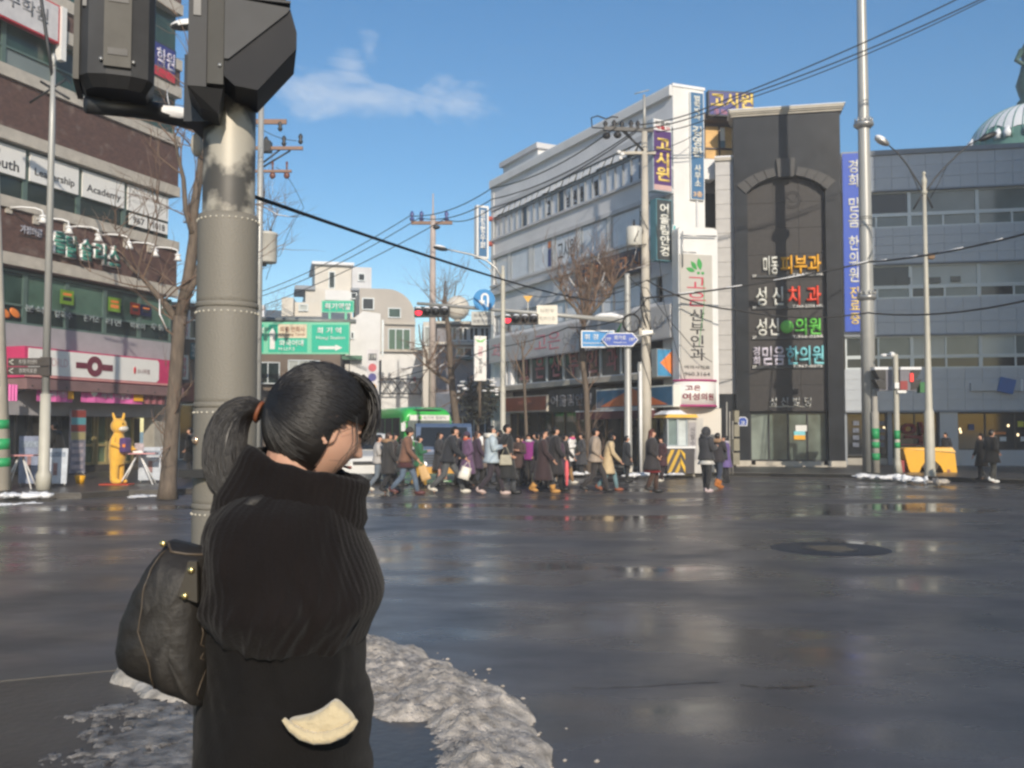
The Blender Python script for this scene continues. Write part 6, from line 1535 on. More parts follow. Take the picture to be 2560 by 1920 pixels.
# ================================================================== trees
def tree(name, label, px, py, Y=None, pts=(), twigs=0, tw=(1, 1), r0=.16, seed=1, up=.6, snow=True, crown_len=1.5, group="bare street trees", z=.13):
    rr = random.Random(seed)
    g = gnd(px, py, z) if Y is None else Vector(((px - 1280) / 2400 * Y, Y, z))
    t = thing(name, label, "tree", g, 0, group); Yt = g.y
    L_ = lambda x, y, dy=0: Vector(((x - px) / 2400 * Yt, dy, CAMH + (1078 - y) / 2400 * Yt - z))
    tr = MB(); cr = MB(); sn = MB(); tips = []
    for limb in pts:
        P = [L_(*q[:2], (q[3] if len(q) > 3 else 0)) for q in limb]; rad_ = [q[2] for q in limb]
        (tr if rad_[0] > .05 else cr).path(P, rad_, 9)
        for a, b in zip(P, P[1:]): tips.append((a, b, min(rad_[0], .05)))
    def grow(p, d, ln, r, lev):
        P = [p]; q = p.copy(); dd = d.copy()
        for k in range(4):
            dd = (dd + Vector((rr.gauss(0, .22), rr.gauss(0, .22), rr.gauss(.10 * up, .15)))).normalized(); q = q + dd * ln / 4; P.append(q.copy())
        cr.path(P, [r * (1 - .2 * k) for k in range(5)], 4, cap=False)
        if snow and rr.random() < .10 and r > .008: sn.path([a + Vector((0, 0, r * .9)) for a in P[1:4]], [r * .6, r * .9, r * .4], 5)
        if lev > 0:
            for k in range(rr.choice((2, 3, 3))):
                b = P[rr.choice((1, 2, 3, 4))]
                nd = (dd + Vector((rr.gauss(0, .6), rr.gauss(0, .6), rr.gauss(.2 * up, .4)))).normalized()
                grow(b, nd, ln * rr.uniform(.5, .8), r * .55, lev - 1)
    for k in range(twigs):
        a, b, r = rr.choice(tips); f = rr.random(); p = a.lerp(b, f)
        d = Vector((rr.gauss(0, .7), rr.gauss(0, .7), up + rr.gauss(.1, .4))).normalized()
        grow(p, d, crown_len * rr.uniform(.5, 1.1), min(.022, r * .55), 2)
    tr.build("trunk", bark, t)
    if cr.v: cr.build("crown", twig, t)
    if sn.v: sn.build("branch_snow", snow_m, t)["kind"] = "stuff"
    return t
tree("bare_tree", "big bare plane tree with a forked trunk between the academy and the signal pole", 425, 1234, None,
     pts=[[(418, 1246, .24), (419, 1210, .19), (425, 1100, .165), (431, 980, .155), (440, 830, .15), (443, 790, .15)],
          [(442, 800, .145), (458, 690, .135, .1), (470, 590, .12, .1), (472, 520, .11, .0), (487, 420, .085), (490, 340, .06), (484, 200, .04), (490, 60, .02)],
          [(436, 800, .10), (405, 760, .075), (372, 722, .06), (345, 690, .05), (320, 670, .04), (290, 640, .03)],
          [(470, 580, .07), (452, 520, .06), (445, 440, .05), (430, 380, .035), (415, 300, .02)],
          [(447, 760, .09), (478, 700, .075), (495, 640, .06), (505, 560, .05), (520, 450, .035), (540, 330, .02)],
          [(487, 420, .05), (500, 400, .04), (540, 380, .03), (600, 350, .02)]],
     twigs=36, seed=4, up=.55, crown_len=2.0)
tree("bare_tree", "thin bare crown showing right of the signal pole behind the transformer", 645, 1165, 56,
     pts=[[(600, 1140, .2), (615, 900, .17), (630, 700, .12), (645, 560, .07), (655, 470, .04)], [(630, 690, .06), (660, 600, .045), (690, 520, .025)]], twigs=40, seed=9, up=.6, crown_len=2.4, z=0)
tree("bare_tree", "bare street tree with a bushy brush of upright twigs in front of the white facade", 1470, 1190, 32.5,
     pts=[[(1470, 1200, .125), (1470, 1100, .105), (1466, 980, .10), (1456, 900, .095), (1455, 850, .09), (1462, 800, .085)],
          [(1460, 810, .07), (1440, 770, .05), (1415, 745, .04), (1400, 712, .03)], [(1462, 800, .08), (1470, 750, .06), (1478, 700, .05), (1482, 655, .03)],
          [(1464, 800, .06), (1500, 760, .05), (1530, 730, .035), (1535, 700, .02)], [(1462, 800, .06), (1455, 750, .05), (1450, 700, .04), (1448, 660, .025)], [(1463, 800, .05), (1490, 740, .04), (1500, 690, .03)]],
     twigs=95, seed=12, up=1.5, crown_len=1.25)
tree("bare_tree", "crooked bare tree rising behind the bus and the blue truck", 1135, 1178, 36,
     pts=[[(1150, 1120, .15), (1142, 1060, .14), (1132, 980, .13), (1125, 900, .12), (1122, 840, .11), (1115, 780, .07), (1112, 740, .04)],
          [(1128, 960, .08), (1105, 945, .07), (1080, 925, .06), (1068, 915, .05), (1065, 880, .04), (1050, 850, .03), (1046, 810, .02)], [(1068, 915, .04), (1085, 880, .03), (1098, 840, .02)], [(1068, 918, .03), (1050, 900, .025), (1030, 880, .015)]],
     twigs=30, seed=21, up=.4, crown_len=1.3, z=0)
tree("bare_sapling", "thin straight sapling in front of the rust orange shop sign", 1316, 1195, None,
     pts=[[(1318, 1200, .06), (1317, 1100, .05), (1312, 980, .045), (1308, 900, .035), (1304, 850, .02)], [(1314, 960, .025), (1290, 900, .015), (1285, 880, .008)]], twigs=7, seed=5, up=.9, crown_len=.9)
tree("bare_tree", "hazy bare crown far beyond the round tank", 1110, 1150, 64, pts=[[(1108, 1100, .2), (1106, 900, .18), (1108, 760, .1), (1112, 700, .05)], [(1107, 820, .08), (1135, 740, .05), (1140, 705, .03)], [(1107, 840, .08), (1085, 760, .05), (1080, 720, .03)]], twigs=34, seed=31, up=.9, crown_len=2.2, z=0, snow=False)
# evergreen shrub with snow beside the shops
def shrub(px, py, Y, rx, rz, label, seed):
    rr = random.Random(seed); g = at(px, py, Y)
    t = thing("snowy_conifer", label, "shrub", (g.x, g.y, .0))
    MB().tube((0, 0, 0), (0, 0, g.z + rz * .6), .06).build("trunk", bark, t)
    lf = MB(); sn = MB()
    for k in range(900):
        v = Vector((rr.gauss(0, 1), rr.gauss(0, 1), rr.gauss(0, 1))).normalized() * rr.uniform(.45, 1.0)
        p = Vector((v.x * rx, v.y * rx, g.z + v.z * rz)); s = rr.uniform(.08, .18)
        a = Vector((rr.gauss(0, 1), rr.gauss(0, 1), rr.gauss(0, .5))).normalized() * s; b = a.orthogonal().normalized() * s * .4
        lf.add([p - a, p + b, p + a, p - b], [(0, 1, 2, 3)])
    for k in range(26):
        v = Vector((rr.gauss(0, 1), rr.gauss(0, 1), abs(rr.gauss(0, 1)))).normalized()
        sn.ell((v.x * rx, v.y * rx, g.z + v.z * rz), rr.uniform(.08, .2), .12, .05, 8, 5)
    lf.build("foliage", mat("dark_needles", (.045, .05, .04), .8, var=.4, scale=4), t); sn.build("snow_clumps", snow_m, t)
shrub(1195, 1000, 44, 1.0, 1.15, "dark evergreen shrub dusted with snow below the small clinic sign", 3)

# ================================================================== overhead cables
def cable(P, r, label, sag=.3, n=14, snow=False, group="overhead cables"):
    P = [Vector(p) for p in P]; pts = []
    for a, b in zip(P, P[1:]):
        for k in range(n): 
            f = k / n; p = a.lerp(b, f); p.z -= sag * 4 * f * (1 - f); pts.append(p)
    pts.append(P[-1])
    base = P[0].copy()
    t = thing("overhead_cable", label, "cable", base, 0, group)
    MB().path([p - base for p in pts], r, 6).build("wire", cable_m, t)
    if snow:
        rr = random.Random(len(label)); sb = MB(); k = 2
        while k < len(pts) - 3:
            L = rr.choice((1, 2)); sb.path([p - base + Vector((0, 0, r * .8)) for p in pts[k:k + L + 1]], r * .8, 5); k += L + rr.choice((1, 2, 3))
        sb.build("wire_snow", snow_m, t)["kind"] = "stuff"
cable([at(625, 488, 4.7), at(1571, 752, 31)], .011, "thick black cable sagging from the signal pole past the u turn sign", .22, n=30)
c1 = [at(2260, 0, 30), at(1617, 316, 31.4)]
cable([at(2450, -30, 28), at(1800, 255, 31), at(1600, 312, 31.4)], .02, "uppermost cable running from the top right corner to the corner pole", .12)
cable([at(2490, -20, 28.4), at(1845, 245, 31), at(1610, 322, 31.4)], .02, "second cable below it from the top right corner to the corner pole", .15)
cable([at(2520, -30, 28.6), at(1860, 250, 31.2), at(1640, 330, 31.4)], .016, "third cable of the bundle from the top right corner", .2)
cable([at(1597, 320, 31.4), at(1230, 498, 40), at(1048, 545, 47.5), at(640, 745, 60)], .022, "upper cable from the corner pole to the crossarm behind the bus", .35)
cable([at(1540, 318, 31.4), at(1230, 470, 40), at(1024, 540, 47.5), at(620, 740, 60)], .022, "outer cable from the corner pole to the crossarm behind the bus", .35)
cable([at(1590, 330, 31.4), at(1230, 520, 40), at(1111, 548, 47.5), at(640, 770, 60)], .022, "lower cable from the corner pole to the crossarm behind the bus", .3)
cable([at(2580, 580, 24), at(2170, 655, 31.5), at(1617, 745, 31.4)], .03, "thick snow crusted cable crossing the grey building to the corner pole", .12, snow=True)
cable([at(2580, 748, 24), at(2170, 782, 31.5), at(1840, 775, 31.6), at(1617, 700, 31.4)], .026, "lower cable crossing the stone building's letters and the pylon", .2)
cable([at(1617, 745, 31.3), at(1571, 790, 30.6), at(1420, 818, 32), at(1240, 868, 40), at(920, 960, 50)], .02, "black cable running from the corner pole down past the small clinic sign", .12)
cable([at(1617, 700, 31.3), at(1400, 735, 34), at(1262, 705, 38), at(1060, 770, 46)], .014, "thin wire from the corner pole past the yellow triangle", .3)
cable([at(1571, 690, 30.8), at(1617, 720, 31.4), at(1700, 830, 31.6), at(1780, 905, 31.8)], .012, "thin slack wire across the pylon's lower letters", .1)
cable([at(1617, 380, 31.4), at(1690, 360, 32), at(1764, 318, 33)], .012, "thin wire from the corner pole to the white end wall", .05)
cable([at(1640, 560, 31.5), at(1660, 760, 31.6), at(1725, 990, 31.9)], .012, "thin drop wire beside the optician blade sign", .05)
cable([at(480, 100, 24), at(600, 280, 42), at(742, 352, 42.5)], .016, "wire from the upper left down to the hidden pole's crossarm", .3)
cable([at(690, 418, 42), at(760, 520, 42.5), at(700, 640, 42), at(665, 700, 42)], .012, "loose loop of wire hanging by the transformer", -.3)
# snow along kerbs and pole feet, on paving
def snow_patch(label, P, Y=None, h=.07, seed=1, m=None, z=.13):
    rr = random.Random(seed); pts = [gnd(px, py, z) for px, py in P]
    c = sum(pts, Vector()) / len(pts); c.z = z
    mb = MB()
    for a, b in zip(pts, pts[1:]):
        n = max(2, int((b - a).length / .09))
        for k in range(n):
            p = a.lerp(b, (k + rr.random()) / n) - c
            mb.ell((p.x + rr.gauss(0, .06), p.y + rr.gauss(0, .12), .0), rr.uniform(.05, .26), rr.uniform(.05, .2), h * rr.uniform(.15, .8), 10, 6, wob=.7)
    o = mb.build("snow_patch", m or snow_m); o.location = c; return tag(o, label, kind="stuff")
snow_patch("line of snow along the left kerb by the slim lamp post", [(0, 1239), (60, 1238), (130, 1236)], h=.1, seed=2)
snow_patch("thin line of snow on the left road edge", [(-5, 1262), (90, 1257)], h=.03, seed=12, z=0)
snow_patch("small lump of snow near the left crossing", [(160, 1240), (176, 1236), (192, 1241)], h=.1, seed=3, z=.02)
snow_patch("broken snow strip before the big tree", [(325, 1244), (360, 1240), (400, 1239)], h=.05, seed=4, z=.0)
snow_patch("snow crust at the foot of the steel mast", [(2152, 1190), (2180, 1192), (2215, 1194)], h=.12, seed=5)
snow_patch("white snow strip between the signal post and the lamp", [(2232, 1192), (2262, 1198), (2312, 1201)], h=.14, seed=6)
snow_patch("grey snow clump at the double lamp's foot", [(2320, 1205), (2345, 1206), (2360, 1203)], h=.12, seed=7, m=dirty_snow)
snow_patch("snow strip along the corner kerb behind the crowd", [(1565, 1189), (1600, 1187), (1640, 1186), (1700, 1186)], h=.09, seed=8)
snow_patch("snow strip behind the walkers", [(1420, 1185), (1466, 1183)], h=.09, seed=9)
# ================================================================== vehicles
def wheel_part(t, x, y, z, r, w, name="wheel"):
    o = disc(MB(), r, -w / 2, w / 2, 0, 0, 22).build(name, mat("tyre_rubber", (.02, .02, .02), .7), t); o.location = (x, y, z)
    disc(MB(), r * .55, -w / 2 - .012, w / 2 + .012, 0, 0, 16).build("rim", steel, o)
# green minibus heading to the right and towards us; local -y is its front, local x across (front view left to right)
Pf = at(1072, 1150, 44); Pf.z = 0
bg = mat("bright_green_bus_paint", (.04, .50, .08), .3, var=.04, coat=.4)
t = thing("green_bus", "bright green minibus with a white destination strip behind the walkers", "bus", Pf, rad(24))
W, Hh, Lb = 2.3, 2.62, 7.2
def ringb(y, z0, z1, hw, rnd):
    r = []
    for (cx, cz, a0) in ((hw - rnd, z0 + .12, -90), (hw - rnd, z1 - rnd, 0), (-hw + rnd, z1 - rnd, 90), (-hw + rnd, z0 + .12, 180)):
        rr = rnd if cz > z0 + .2 else .12
        cxx = (hw - rr) * (1 if cx > 0 else -1)
        for k in range(5):
            a = rad(a0 + 22.5 * k); r.append((cxx + rr * math.cos(a), y, cz + rr * math.sin(a)))
    return r
MB().loft([ringb(0.10, .45, 2.2, W / 2 - .12, .35), ringb(.02, .4, 2.3, W / 2 - .04, .4), ringb(.25, .35, 2.5, W / 2, .4), ringb(.7, .35, Hh, W / 2, .42), ringb(Lb - .3, .35, Hh, W / 2, .42), ringb(Lb, .4, 2.5, W / 2 - .1, .4)]).build("body", bg, t)
MB().box(-W / 2 + .14, W / 2 - .14, -.03, .06, 1.15, 1.98).build("windscreen", glass, t)
MB().box(-W / 2 + .22, W / 2 - .16, -.045, .03, 1.99, 2.24).build("destination_strip", paper, t)
disc(MB(), .09, -.06, -.046, -.45, 2.115, 16).build("round_mark", lime_l, t); text("회기역 청량리", mat("dim_grey_letters", (0,)*3), t, .25, -.046, 2.115, 1.1, .15, depth=.005, bold=.02)
MB().ell((0, .2, 2.45), .75, .12, .055, 16, 6).build("roof_vent", dark_metal, t)
for k in range(5): 
    y0 = .75 + k * 1.22
    for sx in (-1, 1): MB().box(sx * W / 2 - .012, sx * W / 2 + .012, y0, y0 + 1.12, 1.25, 2.12).build("side_window", glass_dark, t)
for sx in (-1, 1):
    MB().ell((sx * .85, .02, .72), .17, .05, .11, 12, 7).build("headlight", mat("headlight_glass", (.7, .7, .66), .1), t)
    MB().path([(sx * (W / 2 - .1), 0, 1.95), (sx * (W / 2 + .16), -.25, 1.9)], .02, 6).box(sx * (W / 2 + .06), sx * (W / 2 + .26), -.3, -.22, 1.5, 1.88).build("wing_mirror", white_p, t)
    for yy in (1.4, 5.6): wheel_part(t, sx * (W / 2 - .14), yy, .42, .42, .26); bpy.data.objects[-1:] if False else None
MB().box(-.55, .55, -.02, .05, .48, .62).build("bumper", dark_metal, t)
for o in t.children:
    if o.name.startswith("wheel"): o.rotation_euler = (0, 0, math.pi / 2)
# small blue truck with a yellow bumper
Pf = at(1112, 1150, 26.6); Pf.z = 0
bl = mat("dusty_blue_truck_paint", (.08, .12, .20), .35, var=.06, coat=.3)
t = thing("blue_truck", "small blue truck with a yellow bumper and a lit headlight behind the crowd", "truck", Pf, rad(8))
w = .78
prof = [(.0, .35), (-.02, .95), (.10, 1.05), (.38, 1.62), (.55, 1.72), (1.5, 1.72), (1.5, .35)]
MB().prism(prof, -w, w, Matrix.Rotation(math.pi / 2, 4, 'Z')).build("cab", bl, t)
Mw = Matrix(((1, 0, 0, 0), (0, 1, 0, 0), (0, 0, 1, 0), (0, 0, 0, 1)))
MB().add([(-w + .1, .105, 1.08), (w - .1, .105, 1.08), (w - .14, .365, 1.60), (-w + .14, .365, 1.60), (-w + .1, .09, 1.09), (w - .1, .09, 1.09), (w - .14, .35, 1.61), (-w + .14, .35, 1.61)], [(0, 1, 2, 3), (4, 5, 6, 7), (0, 1, 5, 4), (1, 2, 6, 5), (2, 3, 7, 6), (3, 0, 4, 7)]).build("windscreen", glass_dark, t)
MB().box(-w + .05, w - .05, -.03, .02, .92, 1.0).build("panel_strip", mat("pale_blue_paint", (.22, .27, .40), .4), t)
for k in range(4): MB().box(-w + .18, w - .18, -.035, .0, .60 + k * .07, .635 + k * .07).build("grille_bar", dark_metal, t)
MB().box(-w, w, -.12, .02, .34, .52).build("bumper", mat("mustard_bumper", (.62, .32, .05), .5), t)
for sx in (-1, 1):
    MB().ell((sx * .60, -.04, .60), .11, .04, .075, 12, 7).build("headlight", mat("lit_headlight", (.9, .88, .8), .2, emit=(1, .95, .85), estr=1.4 ), t)
    MB().path([(sx * (w - .05), .2, 1.2), (sx * (w + .2), .0, 1.25)], .015, 6).box(sx * (w + .1), sx * (w + .28), -.03, .03, 1.12, 1.36).build("wing_mirror", white_p, t)
    MB().box(sx * .1 + .1, sx * .1 + .12, .12, .14, 1.1, 1.35).build("wiper", black, t)
    wheel_part(t, sx * (w - .12), .55, .27, .27, .18)
    wheel_part(t, sx * (w - .12), 2.6, .27, .27, .18)
MB().box(-w, w, 1.56, 3.4, .55, .95).build("load_bed", bl, t)
for o in t.children:
    if o.name.startswith("wheel"): o.rotation_euler = (0, 0, math.pi / 2)
# white car nose at left
Pf = at(918, 1150, 26.9); Pf.z = 0
wc = mat("white_car_paint", (.66, .65, .62), .3, var=.03, coat=.4)
t = thing("white_car", "white car waiting half hidden behind the woman's face", "car", Pf, rad(16))
w = .82
prof = [(.0, .30), (-.02, .62), (.12, .80), (1.0, .95), (1.65, 1.42), (3.1, 1.45), (3.8, 1.0), (4.2, .9), (4.2, .3)]
MB().prism(prof, -w, w, Matrix.Rotation(math.pi / 2, 4, 'Z')).build("body", wc, t, bevel=.06)
MB().add([(-w + .12, 1.0, .99), (w - .12, 1.0, .99), (w - .2, 1.58, 1.395), (-w + .2, 1.58, 1.395), (-w + .12, 1.03, .96), (w - .12, 1.03, .96), (w - .2, 1.61, 1.36), (-w + .2, 1.61, 1.36)], [(0, 1, 2, 3), (7, 6, 5, 4), (0, 4, 5, 1), (1, 5, 6, 2), (2, 6, 7, 3), (3, 7, 4, 0)]).build("windscreen", glass_dark, t)
for sx in (-1, 1):
    MB().ell((sx * .6, -.0, .62), .17, .05, .08, 12, 7).build("headlight", mat("headlight_glass", (0,)*3), t)
    MB().box(sx * (w + .02), sx * (w + .18), 1.05, 1.12, .95, 1.08).build("wing_mirror", wc, t)
    for yy in (.8, 3.3): wheel_part(t, sx * (w - .08), yy, .30, .30, .2)
    MB().box(sx * w - .01, sx * w + .01, 1.75, 3.0, .98, 1.36).build("side_window", glass_dark, t)
MB().box(-w + .1, w - .1, -.07, .03, .32, .52).build("bumper", wc, t); MB().box(-.4, .4, -.035, .0, .56, .66).build("grille", black, t)
for o in t.children:
    if o.name.startswith("wheel"): o.rotation_euler = (0, 0, math.pi / 2)

# ================================================================== people
skin = mat("skin", (.56, .30, .20), .55, var=.05, scale=8)
hair_b = mat("black_hair", (.012, .010, .009), .42, var=.2, scale=20)
hair_br = mat("brown_hair", (.05, .025, .015), .45, var=.2, scale=20)
def cloth(n, c, r=.85): return mat(n, c, r, var=.16, scale=7, bump=.25, bscale=16, sheen=.15)
def skinmesh(name, V, E, Rr, root=0, sub=1):
    me = bpy.data.meshes.new(name); me.from_pydata(V, E, []); me.update()
    o = bpy.data.objects.new(name, me); COL.objects.link(o)
    md = o.modifiers.new("skin", 'SKIN'); md.use_smooth_shade = True
    for i, r in enumerate(Rr): me.skin_vertices[0].data[i].radius = r if isinstance(r, tuple) else (r, r)
    me.skin_vertices[0].data[root].use_root = True
    if sub: o.modifiers.new("sub", 'SUBSURF').levels = sub
    dg = bpy.context.evaluated_depsgraph_get()
    m2 = bpy.data.meshes.new_from_object(o.evaluated_get(dg))
    bpy.data.objects.remove(o); bpy.data.meshes.remove(me)
    for p in m2.polygons: p.use_smooth = True
    m2.name = name
    return m2
def ell_ring(z, cx, cy, rx, ry, n=18, wr=0.0, seed=0):
    return [(cx + rx * (1 + wr * mnoise.noise((k * .9, z * 6, seed))) * math.cos(2 * math.pi * k / n), cy + ry * (1 + wr * mnoise.noise((k * .9, z * 6, seed + 9))) * math.sin(2 * math.pi * k / n), z) for k in range(n)]
PEOPLE = {}
def person(key, label, px, pf, ptop, face=0.0, coat=None, hem=.8, legs=None, shoes=None, hair='short', hmat=None, stride=.26, arms='swing', scarf=None, skirt=None, boots=0.0, hood=None, lean=.0, bulk=1.0, hat=None, fur=None, z0=0.0, headturn=0.0, group="pedestrians crossing the road"):
    g = gnd(px, pf, z0); k = ((CAMH + (1078 - ptop) / 2400 * g.y) - z0) / 1.70
    sd = sum(map(ord, key)) % 97
    t = thing("person", label, "person", g, rad(face), group); t.scale = (k, k, k)
    s = stride
    J = dict(pel=(0, 0, .93), wai=(lean * .1, 0, 1.08), che=(lean * .3, 0, 1.30), nkb=(lean * .45, 0, 1.45), nkt=(lean * .5 + .015, 0, 1.51), hd=(lean * .5 + .025, 0, 1.585), top=(lean * .5 + .015, 0, 1.64))
    dn = .006 if s > .1 else 0
    lg = {}
    for sy, ph in ((1, 1), (-1, -1)):
        if s > .1:
            fx = s if ph > 0 else -s
            kn = (.5 * fx + .07, sy * .085, .50) if ph > 0 else (-.28 * s + .04, sy * .085, .48)
            an = (fx, sy * .085, .085) if ph > 0 else (fx - .02, sy * .085, .15)
            to = (fx + .15, sy * .09, .03) if ph > 0 else (fx + .10, sy * .09, .03)
        else:
            kn = (.02, sy * .09, .50); an = (s * ph, sy * .09, .08); to = (s * ph + .15, sy * .10, .03)
        lg[sy] = [(0, sy * .09, .90), kn, an, to]
    ar = {}
    for sy in (1, -1):
        sw = -s * .75 * sy if s > .1 else .02
        sh = (J['che'][0], sy * .185, 1.405)
        if arms == 'swing': el = (J['che'][0] + sw * .45 - .03, sy * .235, 1.13); wr = (J['che'][0] + sw + .06, sy * .22, .90)
        elif arms == 'front': el = (J['che'][0] + .02, sy * .23, 1.14); wr = (J['che'][0] + .25, sy * .10, 1.20)
        elif arms == 'face': el = (J['che'][0] + .10, sy * .22, 1.18); wr = (J['che'][0] + .20, sy * .07, 1.43)
        else: el = (J['che'][0] - .06, sy * .25, 1.13); wr = (J['che'][0] + .10, sy * .20, .98)
        ar[sy] = [sh, el, wr]
    V = [J['pel'], J['wai'], J['che'], J['nkb'], J['nkt'], J['hd'], J['top']]; E = [(i, i + 1) for i in range(6)]; Rr = [(.12, .10), (.11, .09), (.13, .10), .055, .052, (.104, .092), (.076, .07)]
    V.append((J['hd'][0] + .098, 0, 1.572)); E.append((5, 7)); Rr.append(.026)
    hands = {}
    for sy in (1, -1):
        b = len(V); V += [ar[sy][0], ar[sy][1], ar[sy][2]]; Rr += [.05, .042, .028]; E += [(2, b), (b, b + 1), (b + 1, b + 2)]
        d = (Vector(ar[sy][2]) - Vector(ar[sy][1])).normalized(); pl = Vector(ar[sy][2]) + d * .075; V.append(tuple(pl)); Rr.append((.034, .02)); E.append((b + 2, b + 3))
        sd_ = d.cross(Vector((0, 1, 0))).normalized()
        for q in range(4):
            fl = (.065, .078, .072, .058)[q]; st = pl + sd_ * (.024 - .016 * q) ; tip = st + d * fl + Vector((.012, -sy * .012, 0)); V.append(tuple(tip)); Rr.append(.0085); E.append((b + 3, len(V) - 1))
        V.append(tuple(Vector(ar[sy][2]) + d * .03 + sd_ * .05)); Rr.append(.010); E.append((b + 2, len(V) - 1))
        hands[sy] = pl + d * .05
        b = len(V); V += lg[sy]; Rr += [.085, .058, .04, .03]; E += [(0, b), (b, b + 1), (b + 1, b + 2), (b + 2, b + 3)]
    o = bpy.data.objects.new("body", skinmesh("body", V, E, Rr)); o.data.materials.append(skin); COL.objects.link(o); o.parent = t
    legs = legs or cloth("black_trousers", (.018, .018, .02)); shoes = shoes or black
    tr = MB()
    for sy in (1, -1):
        L = lg[sy]; tr.path([(0, sy * .085, .98), L[0], tuple(Vector(L[0]).lerp(Vector(L[1]), .5)), L[1], tuple(Vector(L[1]).lerp(Vector(L[2]), .5)), L[2]], [.10, .105, .092, .074, .068, .060], 10)
    tr.loft([ell_ring(.86, 0, 0, .115, .165), ell_ring(.95, 0, 0, .135, .18), ell_ring(1.04, .0, 0, .12, .16)]); tr.build("trousers", legs, t)
    for sy in (1, -1):
        a, b = Vector(lg[sy][2]), Vector(lg[sy][3]); sh = MB()
        d = (b - a); tilt = math.atan2(-(a.z - .085), .2) * -1 if s > .1 and a.z > .1 else 0
        c = a.lerp(b, .45); c.z = max(.05, a.z - .04)
        sh.ell(c, .145, .055, .055, 12, 8, Matrix.Rotation(tilt, 3, 'Y')).ell(tuple(a + Vector((-.01, 0, 0))), .065, .055, .075, 10, 7)
        if boots: sh.path([tuple(a), tuple(a.lerp(Vector(lg[sy][1]), boots * .5)), tuple(a.lerp(Vector(lg[sy][1]), boots))], [.072, .076, .086], 10)
        sh.build("boot" if boots else "shoe", shoes, t)
    if skirt: MB().loft([ell_ring(skirt[1], .01, 0, .19 + .05, .24, wr=.1), ell_ring(.85, 0, 0, .16, .2), ell_ring(1.05, 0, 0, .12, .16)]).build("skirt", skirt[0], t)
    coat = coat or cloth("black_coat", (.016, .016, .018))
    cxh, cxc = lean * .0, J['che'][0]; bk = bulk
    fl = .03 + max(0, .85 - hem) * .16
    rings = [ell_ring(hem, 0, 0, (.15 + fl) * bk, (.21 + fl * .8) * bk, wr=.06, seed=sd), ell_ring(hem + .06, 0, 0, (.15 + fl * .9) * bk, (.205 + fl * .7) * bk, wr=.06, seed=sd)]
    for z, rx, ry in ((.92, .155, .205), (1.08, .145, .19), (1.22, .15, .205), (1.34, .145, .215), (1.42, .115, .19), (1.465, .085, .12), (1.49, .075, .085)):
        if z > hem + .1: rings.append(ell_ring(z, cxc * max(0, (z - .95) / .4) if z > .95 else 0, 0, rx * bk, ry * bk, wr=.05, seed=sd))
    ct = MB().loft(rings)
    for sy in (1, -1):
        A = [Vector(q) for q in ar[sy]]; ct.path([A[0] + Vector((0, -sy * .05, .015)), A[0], A[0].lerp(A[1], .5), A[1], A[1].lerp(A[2], .55), A[2]], [.075 * bk, .082 * bk, .076 * bk, .070 * bk, .060 * bk, .052 * bk], 10)
    ct.build("coat", coat, t)
    hm = hmat or hair_b; hx, hz = J['hd'][0], J['hd'][2]
    Rt = Matrix.Rotation(0, 3, 'Z')
    if hood:
        MB().ell((hx - .015, 0, hz + .01), .135, .125, .15, 14, 10, keep=lambda q: q.x < .07).path([(hx - .12, 0, hz - .16), (hx - .08, 0, hz - .1)], [.10, .12], 10).build("hood", hood, t)
    else:
        h = MB().ell((hx - .012, 0, hz + .022), .108, .093, .112, 16, 11, keep=lambda q: q.x < .0 + max(0, q.z) * .5 or q.z > .065)
        if hair == 'long': h.loft([ell_ring(hz + .02, hx - .05, 0, .065, .092), ell_ring(hz - .1, hx - .075, 0, .06, .10), ell_ring(hz - .25, hx - .10, 0, .045, .10), ell_ring(hz - .36, hx - .10, 0, .02, .07)])
        elif hair == 'bob': h.loft([ell_ring(hz + .03, hx - .03, 0, .085, .10), ell_ring(hz - .05, hx - .035, 0, .085, .108), ell_ring(hz - .10, hx - .035, 0, .07, .095)])
        h.build("hair", hm, t)
    if hat: MB().ell((hx - .01, 0, hz + .05), .112, .10, .10, 14, 9, keep=lambda q: q.z > -.03).path([(hx - .01 + .112 * math.cos(a), .102 * math.sin(a), hz + .03) for a in [k_ * .3927 for k_ in range(17)]], .02, 6).build("hat", hat, t)
    if scarf: MB().loft([ell_ring(1.44, J['nkb'][0], 0, .115, .125, wr=.2, seed=sd), ell_ring(1.48, J['nkb'][0] + .01, 0, .13, .13, wr=.2, seed=sd), ell_ring(1.53, J['nkt'][0], 0, .105, .105, wr=.15)]).build("scarf", scarf, t)
    if fur: MB().loft([ell_ring(1.42, J['nkb'][0] - .02, 0, .15, .19, wr=.35, seed=sd), ell_ring(1.48, J['nkb'][0] - .03, 0, .17, .18, wr=.35, seed=sd + 3), ell_ring(1.535, J['nkt'][0] - .04, 0, .13, .13, wr=.3, seed=sd)]).build("fur_collar", fur, t)
    M = Matrix.Translation(g) @ Matrix.Rotation(rad(face), 4, 'Z') @ Matrix.Scale(k, 4)
    PEOPLE[key] = (t, M, hands, k)
    return t
def held(key, sy, name, label, cat, build, drop=0.0):
    t0, M, hands, k = PEOPLE[key]; p = M @ hands[sy]
    t = thing(name, label, cat, p, t0.rotation_euler.z); build(t); return t
